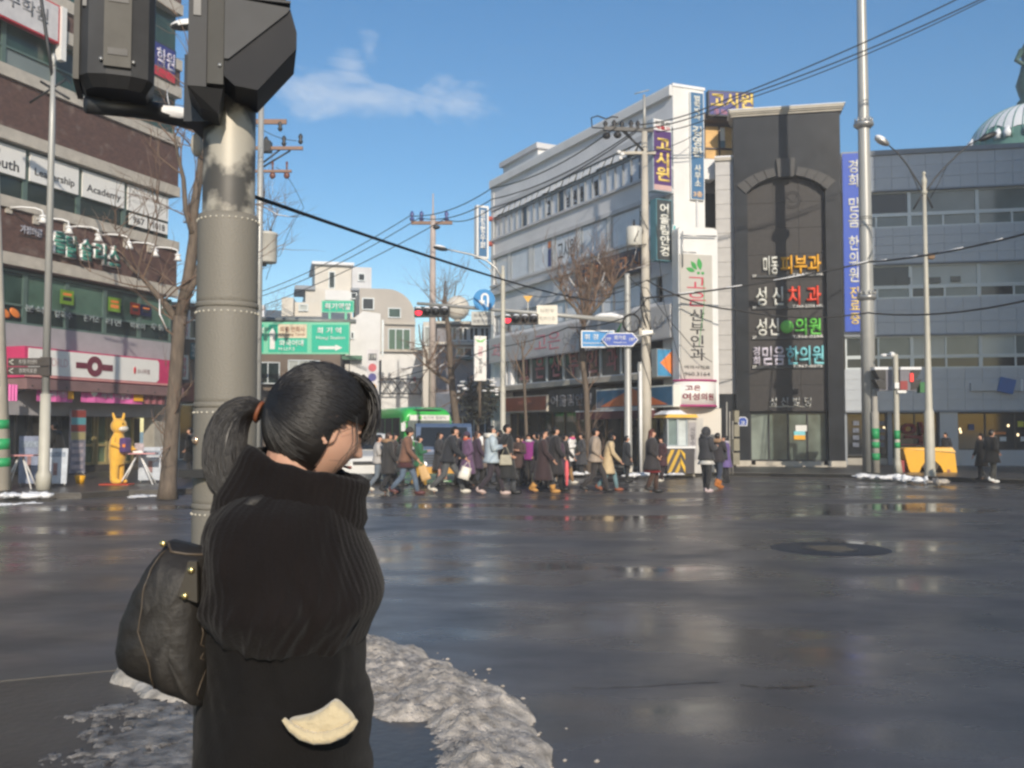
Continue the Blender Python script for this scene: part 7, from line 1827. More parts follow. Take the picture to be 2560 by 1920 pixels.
def bagbuild(m, w=.26, h=.30, d=.10, y=0, strap=.18, tilt=0.0, hm=None, wob=.0):
    def f(t):
        Mx = Matrix.Rotation(tilt, 4, 'Y')
        rings = []
        for q in range(6):
            f_ = q / 5; s_ = 1 - .22 * f_ ; r = []
            for k_ in range(14):
                a = 2 * math.pi * k_ / 14; cx, cy = math.cos(a), math.sin(a)
                x = w / 2 * s_ * math.copysign(abs(cx) ** .5, cx); yy = d / 2 * (1 - .5 * f_) * math.copysign(abs(cy) ** .7, cy)
                e = 1 + wob * mnoise.noise((cx * 2, cy * 2, q * 1.3)); r.append(tuple(Mx @ Vector((x * e, yy * e, -strap - h + h * f_))))
            rings.append(r)
        MB().loft(rings).build("bag_body", m, t)
        for sy in (-1, 1): MB().path([tuple(Mx @ Vector(p)) for p in ((-w * .28, sy * d * .2, -strap), (-w * .1, 0, -strap * .3), (0, 0, 0), (w * .1, 0, -strap * .3), (w * .28, sy * d * .2, -strap))], .009, 5).build("handle", hm or m, t)
    return f
C = cloth
jeans = C("blue_jeans", (.10, .14, .20)); jeans2 = C("washed_teal_jeans", (.14, .24, .27)); greyt = C("grey_trousers", (.085, .09, .095)); whites = mat("white_trainers", (.62, .58, .50), .6); tanb = mat("tan_suede", (.48, .25, .07), .8)
person("a", "person in a pale grey padded jacket at the left end of the crowd", 945, 1230, 1088, 5, C("pale_grey_padded", (.42, .40, .39)), .85, C("slate_jeans", (.14, .17, .21)), whites, 'short', arms='front')
person("b", "person in a dark coat with a brown fur hood seen from behind", 970, 1233, 1082, 20, C("charcoal_coat", (.03, .029, .03)), .55, hair='long', hmat=hair_br, fur=C("brown_fur", (.30, .18, .10)), stride=.18)
person("c", "person in a brown coat and burgundy skirt striding in blue jeans", 1012, 1237, 1070, -4, C("russet_brown_coat", (.17, .085, .055)), .83, jeans, mat("dark_red_shoe", (.10, .03, .03), .5), 'short', stride=.31, skirt=(C("burgundy_cloth", (.07, .022, .025)), .70), lean=.2, hat=C("dark_cap", (.03, .03, .028)))
held("c", -1, "shopping_bag", "tan paper shopping bag swung by the person in the brown coat", "bag", bagbuild(mat("tan_paper", (.58, .36, .15), .6), .24, .36, .09, strap=.06, tilt=-.35))
person("d", "child in a green parka and mustard trousers beside the blue truck", 1047, 1219, 1090, 10, C("green_parka", (.025, .13, .055)), .70, C("mustard_trousers", (.45, .25, .03)), black, 'short', arms='front', stride=.22)
person("e", "tall person in a black jacket and grey trousers with white shoes striding with bags", 1118, 1233, 1067, 0, C("ink_black_jacket", (.018, .02, .026)), .80, greyt, whites, 'short', stride=.40, lean=.35, bulk=1.1)
held("e", -1, "plastic_bag", "white and yellow plastic bag carried by the striding person in white shoes", "bag", bagbuild(mat("white_plastic_film", (.66, .62, .55), .35), .30, .30, .16, strap=.14, tilt=.3, wob=.3))
held("e", 1, "plastic_bag", "peach plastic bag carried by the striding person in white shoes", "bag", bagbuild(mat("peach_plastic_film", (.55, .30, .22), .4), .24, .26, .14, strap=.16, tilt=-.1, wob=.3))
person("f", "person in a long purple coat with an orange red scarf", 1168, 1218, 1081, 200, C("plum_coat", (.14, .075, .15)), .42, C("black_trousers", (0,)*3), black, 'short', arms='pocket', stride=.05, scarf=C("orange_red_scarf", (.60, .10, .045)), hat=C("plum_hat", (.05, .03, .06)), bulk=1.1)
person("g", "person in a dark purple coat behind the pale blue jacket", 1192, 1216, 1078, 15, C("aubergine_coat", (.05, .03, .055)), .55, hair='long', hmat=hair_br, stride=.2)
held("g", 1, "shoulder_bag", "soft brown shoulder bag on the person in the dark purple coat", "bag", lambda t: bagbuild(C("brown_suede_bag", (.20, .13, .07)), .34, .34, .14, strap=-.20)(t))
person("h", "person in a pale blue padded jacket with a white fur collar", 1228, 1238, 1066, 8, C("ice_blue_padded", (.40, .47, .52)), .80, C("dark_plum_trousers", (.03, .022, .03)), mat("pinkish_shoe", (.5, .38, .34), .6), 'short', arms='front', stride=.30, fur=C("white_fur", (.68, .64, .56)), bulk=1.12)
held("h", -1, "tote_bag", "beige tote bag at the hip of the person in the pale blue jacket", "bag", bagbuild(C("beige_canvas", (.38, .35, .27)), .32, .24, .12, strap=.22))
person("i", "tall short haired person in a long black overcoat", 1266, 1236, 1062, -6, C("long_black_overcoat", (.016, .017, .018)), .40, C("slate_trousers", (.07, .075, .085)), black, 'short', arms='pocket', stride=.16, bulk=1.12)
person("j", "person with brown hair in a brown coat facing us with a cup", 1296, 1214, 1090, 250, C("umber_coat", (.06, .035, .03)), .60, hair='long', hmat=hair_br, arms='front', stride=.05)
person("k", "person in a magenta jacket with a white mask", 1322, 1212, 1086, 255, C("magenta_jacket", (.22, .025, .18)), .84, arms='pocket', stride=.05, scarf=C("white_scarf", (.6, .58, .56)))
person("l", "person in a long maroon coat and tan boots taking a wide stride", 1357, 1233, 1078, 0, C("maroon_black_coat", (.035, .018, .02)), .36, C("black_trousers", (0,)*3), tanb, 'long', stride=.29, boots=.35, bulk=1.12)
held("l", 1, "handbag", "cream handbag swinging behind the person in tan boots", "bag", bagbuild(mat("cream_leather", (.55, .45, .28), .5), .24, .2, .1, strap=.22))
person("m", "person in a black coat carrying a closed pink umbrella", 1388, 1228, 1068, 4, C("soot_coat", (.02, .018, .02)), .45, hair='short', stride=.2, arms='swing', bulk=1.05)
def umbrella(t): 
    MB().lathe([(.006, -.62), (.03, -.58), (.055, -.3), (.045, -.05), (.02, .02)], n=10).build("canopy", mat("coral_pink_canopy", (.75, .12, .14), .6), t); MB().path([(0, 0, .02), (0, 0, .14), (.03, 0, .17), (.06, 0, .14)], .009, 6).build("handle", black, t)
held("m", -1, "umbrella", "closed coral pink umbrella held by the person in the black coat", "umbrella", umbrella)
held("m", 1, "handbag", "brown handbag carried behind the pink umbrella", "bag", bagbuild(C("brown_leather_bag", (.14, .08, .05)), .36, .26, .12, strap=.12))
person("n", "person in a dark coat with white and tan trainers behind the umbrella", 1412, 1210, 1086, 6, C("graphite_coat", (.022, .02, .022)), .58, C("tan_trousers", (.30, .17, .07)), whites, 'short', stride=.28)
person("o", "child in a white padded coat with a pink scarf", 1430, 1192, 1082, 330, C("white_padded_coat", (.70, .68, .66)), .60, C("black_trousers", (0,)*3), black, 'short', arms='front', stride=.1, scarf=C("hot_pink_scarf", (.65, .06, .25)), hat=C("black_beanie", (.02, .02, .02)))
person("p", "person in a taupe jacket and dark trousers striding to the right", 1488, 1230, 1071, 0, C("taupe_jacket", (.34, .27, .21)), .80, C("umber_trousers", (.035, .03, .03)), black, 'short', stride=.32, arms='pocket', bulk=1.12)
person("q", "person in a knee length beige coat and teal jeans", 1519, 1228, 1084, 0, C("beige_coat", (.52, .40, .24)), .52, jeans2, mat("red_brown_shoe", (.25, .08, .04), .6), 'bob', stride=.28, lean=.25)
person("r", "person in black beside the riser posts holding a white bag", 1567, 1207, 1090, 10, C("slate_black_coat", (.022, .024, .028)), .62, hair='short', stride=.06)
held("r", 1, "plastic_bag", "small white plastic bag held by the person beside the riser posts", "bag", bagbuild(mat("white_plastic_film", (0,)*3), .26, .26, .15, strap=.08, wob=.3))
person("s", "person in a dark hooded coat with a red skirt hem and brown hair", 1630, 1232, 1074, 0, C("dark_hooded_coat", (.03, .026, .028)), .62, C("brown_leggings", (.06, .03, .02)), black, 'long', hmat=mat("auburn_hair", (.10, .03, .02), .5), skirt=(C("red_cloth", (.28, .02, .025)), .55), stride=.12, arms='pocket', bulk=1.15)
person("u", "child in a maroon coat and white trainers in front of the striped booth", 1655, 1204, 1093, 200, C("maroon_coat", (.055, .02, .026)), .60, C("plum_black_trousers", (.03, .018, .022)), whites, 'short', stride=.06, arms='pocket')
person("v", "person in a charcoal hoodie over a white shirt waiting at the roadside", 1766, 1231, 1070, 25, C("charcoal_hoodie", (.035, .036, .042)), .86, C("black_trousers", (0,)*3), mat("pale_pink_trainers", (.50, .40, .40), .6), hood=C("charcoal_hoodie", (0,)*3), stride=.05, arms='front', skirt=(C("white_shirt_hem", (.60, .58, .55)), .74), bulk=1.1)
person("w", "person in a dark fur collared jacket and orange boots behind the hoodie", 1795, 1222, 1083, 35, C("dark_jacket_brown", (.03, .026, .03)), .82, C("navy_jeans", (.035, .045, .075)), mat("orange_suede_boot", (.46, .16, .035), .8), 'short', stride=.14, arms='face', boots=.4, fur=C("brown_fur", (0,)*3))
held("w", -1, "handbag", "shiny black and silver handbag on the arm of the person in orange boots", "bag", bagbuild(mat("black_patent", (.05, .05, .055), .2), .30, .30, .12, strap=.26))
person("x", "person in a purple and white jacket next to the stone pier", 1816, 1206, 1090, 160, C("violet_jacket", (.13, .09, .24)), .55, stride=.05, arms='face', scarf=C("pale_lilac_scarf", (.5, .46, .5)))
person("y", "person standing in the shade behind the yellow grit cart", 2366, 1175, 1082, 200, C("shade_black_coat", (.02, .02, .024)), .6, stride=.04, arms='pocket', z0=.13, group="people on the far pavement")
person("z", "tall person in black with white shoes walking past the dark shopfront", 2481, 1208, 1075, 10, C("black_coat", (0,)*3), .66, C("dark_olive_trousers", (.035, .035, .03)), mat("bright_white_shoe", (.7, .7, .68), .6), stride=.12, arms='pocket', z0=.05, bulk=1.15, group="people on the far pavement")
person("za", "person in black walking just left of the one in white shoes", 2455, 1200, 1085, 190, C("black_coat", (0,)*3), .5, hair='long', stride=.14, z0=.1, group="people on the far pavement")
person("zb", "person in a black coat bending over the boards behind the slim lamp post", 148, 1207, 1056, 185, C("black_coat", (0,)*3), .45, stride=.05, arms='front', z0=.13, lean=.3, group="people outside the phone shop")
person("zc", "person in dark clothes beyond the big tree, beside the signal pole", 474, 1196, 1070, 190, C("black_coat", (0,)*3), .6, stride=.04, arms='pocket', z0=.13, group="people outside the phone shop")
# more heads in the thick of the crowd
for i, (px, pf, pt, fc, co, hr, lab) in enumerate(((985, 1212, 1084, 10, (.04, .03, .03), 'long', "person with long hair in a dark brown coat behind the brown coat"), (1146, 1214, 1078, 185, (.025, .022, .03), 'short', "person in black behind the shopping bags"), (1208, 1206, 1080, 10, (.16, .12, .10), 'bob', "person in a dull tan coat behind the pale blue jacket"), (1340, 1204, 1082, 190, (.02, .018, .02), 'short', "person in black behind the long maroon coat"), (1308, 1208, 1092, 185, (.03, .025, .025), 'long', "person with long hair in black beside the magenta jacket"), (1370, 1210, 1074, 180, (.028, .02, .024), 'long', "tall person in a dark coat behind the pink umbrella"),  (1455, 1194, 1084, 185, (.05, .05, .055), 'short', "person in dark grey waiting behind the taupe jacket"),
 (1098, 1215, 1080, 8, (.03, .03, .035), 'long', "person in a dark coat close behind the striding person in black"), (1250, 1212, 1076, 186, (.035, .02, .025), 'bob', "person with bobbed hair between the pale blue jacket and the overcoat"), (1345, 1222, 1082, 4, (.022, .016, .018), 'short', "person in near black walking just left of the tan boots"), (1402, 1216, 1090, 182, (.06, .03, .05), 'bob', "person in dull violet right of the pink umbrella"), (1180, 1208, 1088, 350, (.08, .05, .04), 'short', "person in brown between the two purple coats"), (1002, 1216, 1094, 12, (.025, .03, .03), 'bob', "person in dark green black left of the green parka"))):
    person("crowd%d" % i, lab, px, pf, pt, fc, C("crowd_cloth_%s" % "abcdefghijklmn"[i], co), .5, hair=hr, stride=.1, arms='pocket')

# ------------------------------------------------------------------ person in a yellow animal costume
g = gnd(292, 1209, .16)
ym = mat("yellow_plush", (.72, .40, .05), .85, var=.08, scale=6, sheen=.3, bump=.2, bscale=40)
t = thing("person", "person in a plain yellow animal costume with two short ears and a white muzzle", "person", g, rad(-14), "people outside the phone shop")
k = (CAMH + (1078 - 1046) / 2400 * g.y - .16) / 1.75; t.scale = (k, k, k)
def fused(name, mb, vox, m, parent):
    tmp = bpy.data.objects.new(name, mb.mesh(name)); COL.objects.link(tmp)
    md = tmp.modifiers.new("fuse", 'REMESH'); md.mode = 'VOXEL'; md.voxel_size = vox; md.use_smooth_shade = True
    m2 = tmp.modifiers.new("sm", 'SMOOTH'); m2.factor = .5; m2.iterations = 3
    me = bpy.data.meshes.new_from_object(tmp.evaluated_get(bpy.context.evaluated_depsgraph_get())); bpy.data.objects.remove(tmp)
    for q in me.polygons: q.use_smooth = True
    me.name = name; me.materials.clear(); me.materials.append(m)
    o = bpy.data.objects.new(name, me); COL.objects.link(o); o.parent = parent; return o
b_ = MB()
b_.loft([ell_ring(.50, 0, 0, .17, .20), ell_ring(.70, 0, 0, .215, .235), ell_ring(.95, 0, 0, .22, .23), ell_ring(1.18, 0, 0, .185, .205), ell_ring(1.33, .01, 0, .12, .14), ell_ring(1.42, .02, 0, .10, .11)])
b_.ell((.03, 0, 1.54), .215, .205, .215, 18, 12)
for sy in (1, -1):
    b_.path([(.02 + sy * .075, sy * .05, 1.70), (.02 + sy * .10, sy * .07, 1.80), (.01 + sy * .115, sy * .08, 1.90)], [.045, .040, .032], 10)
    hx_ = (.24, sy * .16, .98) if sy < 0 else (.36, sy * .15, .93)
    b_.path([(.0, sy * .14, 1.24), (.03, sy * .25, 1.07), hx_], [.085, .082, .066], 12).ell(hx_, .075, .06, .06, 10, 8)
    for q in range(4): b_.path([hx_, (hx_[0] + .10, hx_[1] + .04 - .026 * q, hx_[2] - .02)], [.028, .02], 8)
    b_.path([hx_, (hx_[0] + .03, hx_[1] - sy * .07, hx_[2] + .05)], [.028, .02], 8)
    b_.path([(0, sy * .10, .72), (.0, sy * .115, .40), (0, sy * .12, .08)], [.135, .118, .105], 14).ell((.07, sy * .125, .06), .17, .085, .07, 12, 8)
fused("costume", b_, .016, ym, t)
MB().ell((.17, 0, 1.47), .11, .165, .085, 14, 9).build("muzzle", mat("white_plush", (.72, .68, .60), .85), t)
for sy in (1, -1): MB().ell((.215, sy * .08, 1.60), .02, .025, .03, 8, 6).build("eye", black, t)
held_t = thing("leaflet_bag", "dark purple bag hugged by the yellow costumed person", "bag", g + Matrix.Rotation(rad(-14), 3, 'Z') @ (Vector((.30, -.1, 1.0)) * k), rad(-14))
MB().box(-.09, .10, -.13, .13, -.16, .22).build("bag_body", C("deep_violet_cloth", (.09, .045, .16)), held_t, bevel=.04); MB().box(.02, .105, -.135, -.131, -.02, .06).build("orange_print", orange_l, held_t)
# ================================================================== the woman waiting in front (her outline given in a 2212 px wide view of the photograph)
K = 2560 / 2212.0
Yw = 1.95
def D(x, y, Y=Yw): return at(x * K, y * K, Y)
base = D(640, 1659); base = Vector((base.x, Yw, .10))
wm = thing("person", "woman in a black coat with a ponytail looking down, closest to us", "person", base)
lo = lambda x, y, Y=Yw: D(x, y, Y) - base
# --- body: head, neck, trunk, arms and legs fused into one surface
HC = lo(686, 917, 1.96)
HM = Matrix.Translation(HC) @ Matrix.Rotation(rad(31), 4, 'Z') @ Matrix.Rotation(rad(17), 4, 'Y')
def headpt(n):
    a, b, c = .094, .074, .116
    x, y, z = a * n.x, b * n.y, c * n.z
    if n.z < 0: y *= 1 - .26 * n.z * n.z; x *= 1 - (.10 if n.x > 0 else .25) * n.z * n.z
    if n.x > 0:
        g = lambda v, c_, s_: math.exp(-((v - c_) / s_) ** 2)
        t_ = (.012 - z) / .050
        nose = (max(0, min(1, t_)) ** 1.2) * (1 if z > -.038 else math.exp(-((z + .038) / .007) ** 2))
        x += .027 * nose * math.exp(-(y / (.007 + .009 * max(0, min(1, t_)))) ** 2)
        x -= .009 * g(abs(y), .031, .014) * g(z, .010, .012)
        x += .005 * g(abs(y), .028, .022) * g(z, .030, .009)
        x += .0055 * math.exp(-(y / .020) ** 2) * (g(z, -.058, .006) + g(z, -.071, .007)) - .003 * math.exp(-(y / .02) ** 2) * g(z, -.0645, .003)
        x += .010 * math.exp(-(y / .024) ** 2) * g(z, -.098, .014)
        x += .004 * g(abs(y), .040, .020) * g(z, -.030, .022)
    return Vector((x, y, z))
hb = MB(); nU, nV = 110, 90; vs_ = []; fs_ = []
for j in range(nV + 1):
    th = math.pi * j / nV
    for k in range(nU):
        ph = 2 * math.pi * k / nU
        vs_.append(HM @ headpt(Vector((math.sin(th) * math.cos(ph), math.sin(th) * math.sin(ph), math.cos(th)))))
for j in range(nV):
    for k in range(nU):
        k2 = (k + 1) % nU; fs_.append((j * nU + k, (j + 1) * nU + k, (j + 1) * nU + k2, j * nU + k2))
hb.add(vs_, fs_, True)
for sy in (-1, 1):   # ears
    e0 = Vector((.0, sy * .074, -.010))
    R3 = HM.to_3x3() @ Matrix.Rotation(rad(-12), 3, 'Y') @ Matrix.Rotation(sy * rad(18), 3, 'Z')
    hb.ell(tuple(HM @ e0), .021, .008, .032, 14, 10, R3)
    hb.path([HM @ (e0 + Vector(p)) for p in ((.012, sy * .008, -.008), (.014, sy * .010, .012), (.004, sy * .013, .028), (-.012, sy * .014, .022), (-.018, sy * .012, .002), (-.012, sy * .009, -.018), (.0, sy * .006, -.030))], [.004, .005, .005, .005, .005, .005, .006], 7)
neck0, neck1 = HM @ Vector((-.03, 0, -.05)), lo(610, 1075)
hb.path([neck0, neck0.lerp(neck1, .5), neck1], [.052, .054, .062], 16)
hb.loft([ell_ring(lo(0, y).z, lo((a + b) / 2, y).x, 0, (b - a) / 2 * .00094 * .8, ry, 24) for y, a, b, ry in ((1070, 560, 680, .09), (1120, 510, 730, .15), (1200, 480, 740, .15), (1330, 480, 740, .14), (1450, 480, 750, .15), (1560, 470, 760, .165), (1640, 480, 750, .15))])
feet = []
for sy in (-1, 1):
    hip, kn, an = lo(610, 1620, Yw + sy * .085), Vector((.0, sy * .085, .48)), Vector((-.02, sy * .085, .09))
    hb.path([hip, kn, an], [.085, .055, .042], 14).ell((.06, sy * .09, .04), .12, .042, .038, 12, 8); feet.append((an, sy))
nA = [lo(604, 1140, 1.84), lo(590, 1205, 1.82), lo(606, 1284, 1.80), lo(680, 1286, 1.80), lo(724, 1268, 1.86)]
fA = [lo(640, 1140, 2.06), lo(670, 1190, 2.13), lo(700, 1270, 2.10), lo(735, 1268, 2.02), lo(740, 1255, 1.97)]
for P in (nA, fA):
    hb.path(P, [.05, .045, .042, .036, .028], 12)
    d = (P[-1] - P[-2]).normalized(); pl = P[-1] + d * .05
    hb.path([P[-1], pl, pl + d * .03], [.026, .036, .03], 10)
    up_ = Vector((0, 0, 1)); d = (d + Vector((-.8, .6, 0))).normalized(); pl = P[-1] + d * .03
    for q in range(4): st = pl + d * .025 + up_ * (.027 - .018 * q); hb.path([st, st + d * .035, st + d * .055 + Vector((0, .02, -.01))], [.0085, .008, .006], 6)
    hb.path([pl + up_ * .03, pl + up_ * .05 + d * .03], [.010, .008], 6)
me = hb.mesh("body"); tmp = bpy.data.objects.new("body", me); COL.objects.link(tmp)
md = tmp.modifiers.new("fuse", 'REMESH'); md.mode = 'VOXEL'; md.voxel_size = .0038; md.use_smooth_shade = True
m2 = tmp.modifiers.new("sm", 'SMOOTH'); m2.factor = .4; m2.iterations = 2
bm_ = bpy.data.meshes.new_from_object(tmp.evaluated_get(bpy.context.evaluated_depsgraph_get())); bpy.data.objects.remove(tmp)
fskin, N, L, B = node_mat("warm_face_skin")
B.inputs['Base Color'].default_value = (.58, .335, .235, 1); B.inputs['Roughness'].default_value = .5; B.inputs['Subsurface Weight'].default_value = .15; B.inputs['Subsurface Radius'].default_value = (.012, .005, .003); B.inputs['Subsurface Scale'].default_value = 1.0
tcn = N.new("ShaderNodeTexCoord"); nn = N.new("ShaderNodeTexNoise"); nn.inputs['Scale'].default_value = 26; nn.inputs['Detail'].default_value = 5; L.new(tcn.outputs['Object'], nn.inputs['Vector'])
cr = N.new("ShaderNodeValToRGB"); cr.color_ramp.elements[0].color = (.53, .29, .20, 1); cr.color_ramp.elements[1].color = (.62, .375, .27, 1); L.new(nn.outputs[0], cr.inputs[0]); L.new(cr.outputs[0], B.inputs['Base Color'])
for p in bm_.polygons: p.use_smooth = True
bm_.name = "body"; bm_.materials.clear(); bm_.materials.append(fskin)
bo = bpy.data.objects.new("body", bm_); COL.objects.link(bo); bo.parent = wm
# eye and brow on the visible side
for sy in (-1, 1):
    MB().ell(tuple(HM @ Vector((.072, sy * .031, .008))), .012, .012, .011, 12, 9).build("eyelid", fskin, wm)
    MB().path([HM @ Vector(p) for p in ((.083, sy * .018, .004), (.084, sy * .030, .0045), (.076, sy * .044, .001))], .0016, 5).build("eyelashes", hair_b, wm)
    MB().path([HM @ Vector(p) for p in ((.0935, sy * .014, .030), (.089, sy * .032, .034), (.076, sy * .050, .029))], [.002, .003, .0015], 5).build("eyebrow", hair_b, wm)
MB().path([HM @ Vector(p) for p in ((.087, -.022, -.0645), (.0945, 0, -.0645), (.087, .022, -.0645))], [.002, .0035, .002], 6).build("lips", mat("lip_rose", (.42, .16, .14), .4), wm)
# --- hair
hairm, N, L, B = node_mat("glossy_black_hair")
B.inputs['Base Color'].default_value = (.0085, .0065, .0055, 1); B.inputs['Roughness'].default_value = .46; B.inputs['Specular IOR Level'].default_value = .6
tcn = N.new("ShaderNodeTexCoord"); nn = N.new("ShaderNodeTexNoise"); nn.inputs['Scale'].default_value = 90; L.new(tcn.outputs['Object'], nn.inputs['Vector'])
bpn = N.new("ShaderNodeBump"); bpn.inputs['Strength'].default_value = .25; bpn.inputs['Distance'].default_value = .002; L.new(nn.outputs[0], bpn.inputs['Height']); L.new(bpn.outputs[0], B.inputs['Normal'])
HA, HB_, HCz = .108, .092, .119
HO = Vector((-.006, 0, .009))
def hp(n, f=1.0): return HM @ (Vector((HA * n.x, HB_ * n.y, HCz * n.z)) * f + HO)
def is_hair(q):
    x, y, z = q.x - HO.x, q.y, q.z - HO.z
    return x < .010 + max(0, z + .02) * .9 or z > .020 - .10 * abs(y)
cap = MB(); rr = random.Random(5); nU, nV = 60, 40
vs_ = [Vector((math.sin(math.pi * j / nV) * math.cos(2 * math.pi * k / nU), math.sin(math.pi * j / nV) * math.sin(2 * math.pi * k / nU), math.cos(math.pi * j / nV))) for j in range(nV + 1) for k in range(nU)]
fs_ = []
for j in range(nV):
    for k in range(nU):
        f = (j * nU + k, (j + 1) * nU + k, (j + 1) * nU + (k + 1) % nU, j * nU + (k + 1) % nU)
        c = sum((vs_[i] for i in f), Vector()) / 4
        q = Vector((HA * c.x, HB_ * c.y, HCz * c.z)) + HO
        if is_hair(q) and q.z > -.105: fs_.append(f)
cap.add([hp(v, .985) for v in vs_], fs_, True)
cap.build("hair", hairm, wm)
tie_n = Vector((-.97, -.02, .10)).normalized()
st_ = MB()
def strand(n0, n1, r, bow=.0, f=1.0):
    pts = []
    for k in range(11):
        t_ = k / 10; v = n0.lerp(n1, t_).normalized(); pts.append(hp(v, f + bow * math.sin(t_ * math.pi)))
    st_.path(pts, [r * .5] + [r] * 9 + [r * .7], 5, cap=False)
for k in range(950):
    an = rr.uniform(-2.75, 2.75)            # from nape round the ears and over the front hairline
    el = rr.gauss(.05, .06)
    front = math.cos(an)
    if rr.random() < .62:
        sy = rr.choice((-1, -1, -1, 1)); u_ = rr.random()
        n0 = Vector((.80 - 1.0 * u_, sy * (.35 + .75 * u_ ** .7), .62 - 1.05 * u_ + rr.gauss(0, .05))).normalized()
    else: n0 = Vector((rr.uniform(-.2, .85), rr.uniform(-.7, .7), rr.uniform(.5, 1.0))).normalized()
    n1 = (tie_n + Vector((0, rr.gauss(0, .06), rr.gauss(0, .06)))).normalized()
    strand(n0, n1, rr.uniform(.0007, .0014), rr.uniform(-.004, .006), rr.uniform(.986, .998))
for k in range(240):                         # nape hair swept up to the tie
    n0 = Vector((rr.uniform(-.95, -.10), rr.choice((-1, -1, 1)) * rr.uniform(.0, .95), rr.uniform(-.92, -.25))).normalized()
    strand(n0, (tie_n + Vector((0, rr.gauss(0, .05), -.03 + rr.gauss(0, .05)))).normalized(), rr.uniform(.0007, .0013), rr.uniform(-.004, .005), rr.uniform(.985, 1.0))
# fringe sweeping forward and down over the brow
for k in range(260):
    y0 = rr.uniform(-.055, .05); p0 = Vector((rr.uniform(.02, .06), y0 * .6, .117 + rr.gauss(0, .003)))
    p3 = Vector((.095 + rr.gauss(0, .004), y0 * 1.35 - .008 + rr.gauss(0, .006), .000 + rr.uniform(-.018, .026)))
    p1 = Vector((.096, y0 * .9, .112)); p2 = Vector((.101, y0 * 1.25, .058))
    pts = [HM @ (p0 * (1 - t_) ** 3 + p1 * 3 * t_ * (1 - t_) ** 2 + p2 * 3 * t_ * t_ * (1 - t_) + p3 * t_ ** 3) for t_ in [q / 9 for q in range(10)]]
    st_.path(pts, [.0022] * 7 + [.0018, .0012, .0006], 5, cap=False)
for k in range(3):                           # side locks before the ear and loose wisps
    y0 = -.082 + rr.gauss(0, .003); x0 = .045 + rr.gauss(0, .012)
    p = [Vector((x0, y0 + .01, .03)), Vector((x0 + .012, y0 - .006, -.02)), Vector((x0 + .004 + rr.gauss(0, .01), y0, -.060)), Vector((x0 - .01 + rr.gauss(0, .014), y0 + .008, -.085 + rr.gauss(0, .01)))]
    st_.path([HM @ q for q in p], [.0008, .0007, .0005, .0003], 5, cap=False)
for k in range(40):
    n0 = Vector((rr.uniform(-.8, .6), rr.uniform(-.9, .3), rr.uniform(-.1, 1))).normalized(); n1 = (n0 + Vector((-.35, rr.gauss(0, .15), rr.gauss(0, .2)))).normalized()
    strand(n0, n1, .0004, .022, 1.005)
# ponytail
PT = [(566, 892, 1.97), (538, 883, 1.96), (506, 902, 1.95), (488, 945, 1.94), (486, 995, 1.93), (496, 1035, 1.92), (515, 1064, 1.91), (530, 1080, 1.91)]
PR = [.015, .026, .036, .042, .045, .043, .036, .018]
ptp = [lo(*q) for q in PT]
def spl(t_):
    f = t_ * (len(ptp) - 1); i = min(len(ptp) - 2, int(f)); u_ = f - i
    p0, p1, p2, p3 = ptp[max(0, i - 1)], ptp[i], ptp[i + 1], ptp[min(len(ptp) - 1, i + 2)]
    p = .5 * ((2 * p1) + (p2 - p0) * u_ + (2 * p0 - 5 * p1 + 4 * p2 - p3) * u_ * u_ + (3 * p1 - p0 - 3 * p2 + p3) * u_ ** 3)
    return p, PR[i] * (1 - u_) + PR[i + 1] * u_
core = MB(); core.path([spl(q / 20)[0] for q in range(20)], [spl(q / 20)[1] * .84 for q in range(20)], 14, flat=1.1)
core.build("ponytail", hairm, wm)
for k in range(760):
    an = rr.uniform(0, 6.28); ro = rr.uniform(.72, 1.02); end = rr.uniform(.80, 1.0); tw = rr.gauss(0, .5); pts = []
    for q in range(14):
        t_ = q / 13 * end; p, r = spl(t_); p2 = spl(min(1, t_ + .02))[0]; p1 = spl(max(0, t_ - .02))[0]; tg = (p2 - p1).normalized()
        a_ = tg.cross(Vector((0, 1, 0))).normalized(); aa = an + tw * t_
        pts.append(p + (a_ * math.cos(aa) + Vector((0, 1, 0)) * math.sin(aa) * 1.05) * r * ro)
    st_.path(pts, [.0010] * 11 + [.0008, .0006, .0003], 4, cap=False)
so = st_.build("hair_strands", hairm, wm); so['kind'] = "stuff"
brown_tie = mat("orange_brown_hair_tie", (.20, .065, .028), .6)
tp = lo(560, 890, 1.965); ring_ = [tp + Matrix.Rotation(rad(20), 3, 'Y') @ Vector((0, .0175 * math.cos(a), .0195 * math.sin(a))) for a in [k * .3927 for k in range(17)]]
MB().path(ring_, .0045, 8).build("hair_tie", brown_tie, wm)
# --- coat
coatm, N, L, B = node_mat("black_wool_coat")
B.inputs['Roughness'].default_value = .88; B.inputs['Sheen Weight'].default_value = .04; B.inputs['Specular IOR Level'].default_value = .12
tcn = N.new("ShaderNodeTexCoord"); nn = N.new("ShaderNodeTexNoise"); nn.inputs['Scale'].default_value = 260; nn.inputs['Detail'].default_value = 3; L.new(tcn.outputs['Object'], nn.inputs['Vector'])
n5 = N.new("ShaderNodeTexNoise"); n5.inputs['Scale'].default_value = 7; n5.inputs['Detail'].default_value = 4; L.new(tcn.outputs['Object'], n5.inputs['Vector'])
cr = N.new("ShaderNodeValToRGB"); cr.color_ramp.elements[0].color = (.0055, .005, .005, 1); cr.color_ramp.elements[1].color = (.0105, .0095, .009, 1); L.new(n5.outputs[0], cr.inputs[0]); L.new(cr.outputs[0], B.inputs['Base Color'])
ad = N.new("ShaderNodeMath"); ad.operation = 'MULTIPLY_ADD'; L.new(n5.outputs[0], ad.inputs[0]); ad.inputs[1].default_value = 4; L.new(nn.outputs[0], ad.inputs[2])
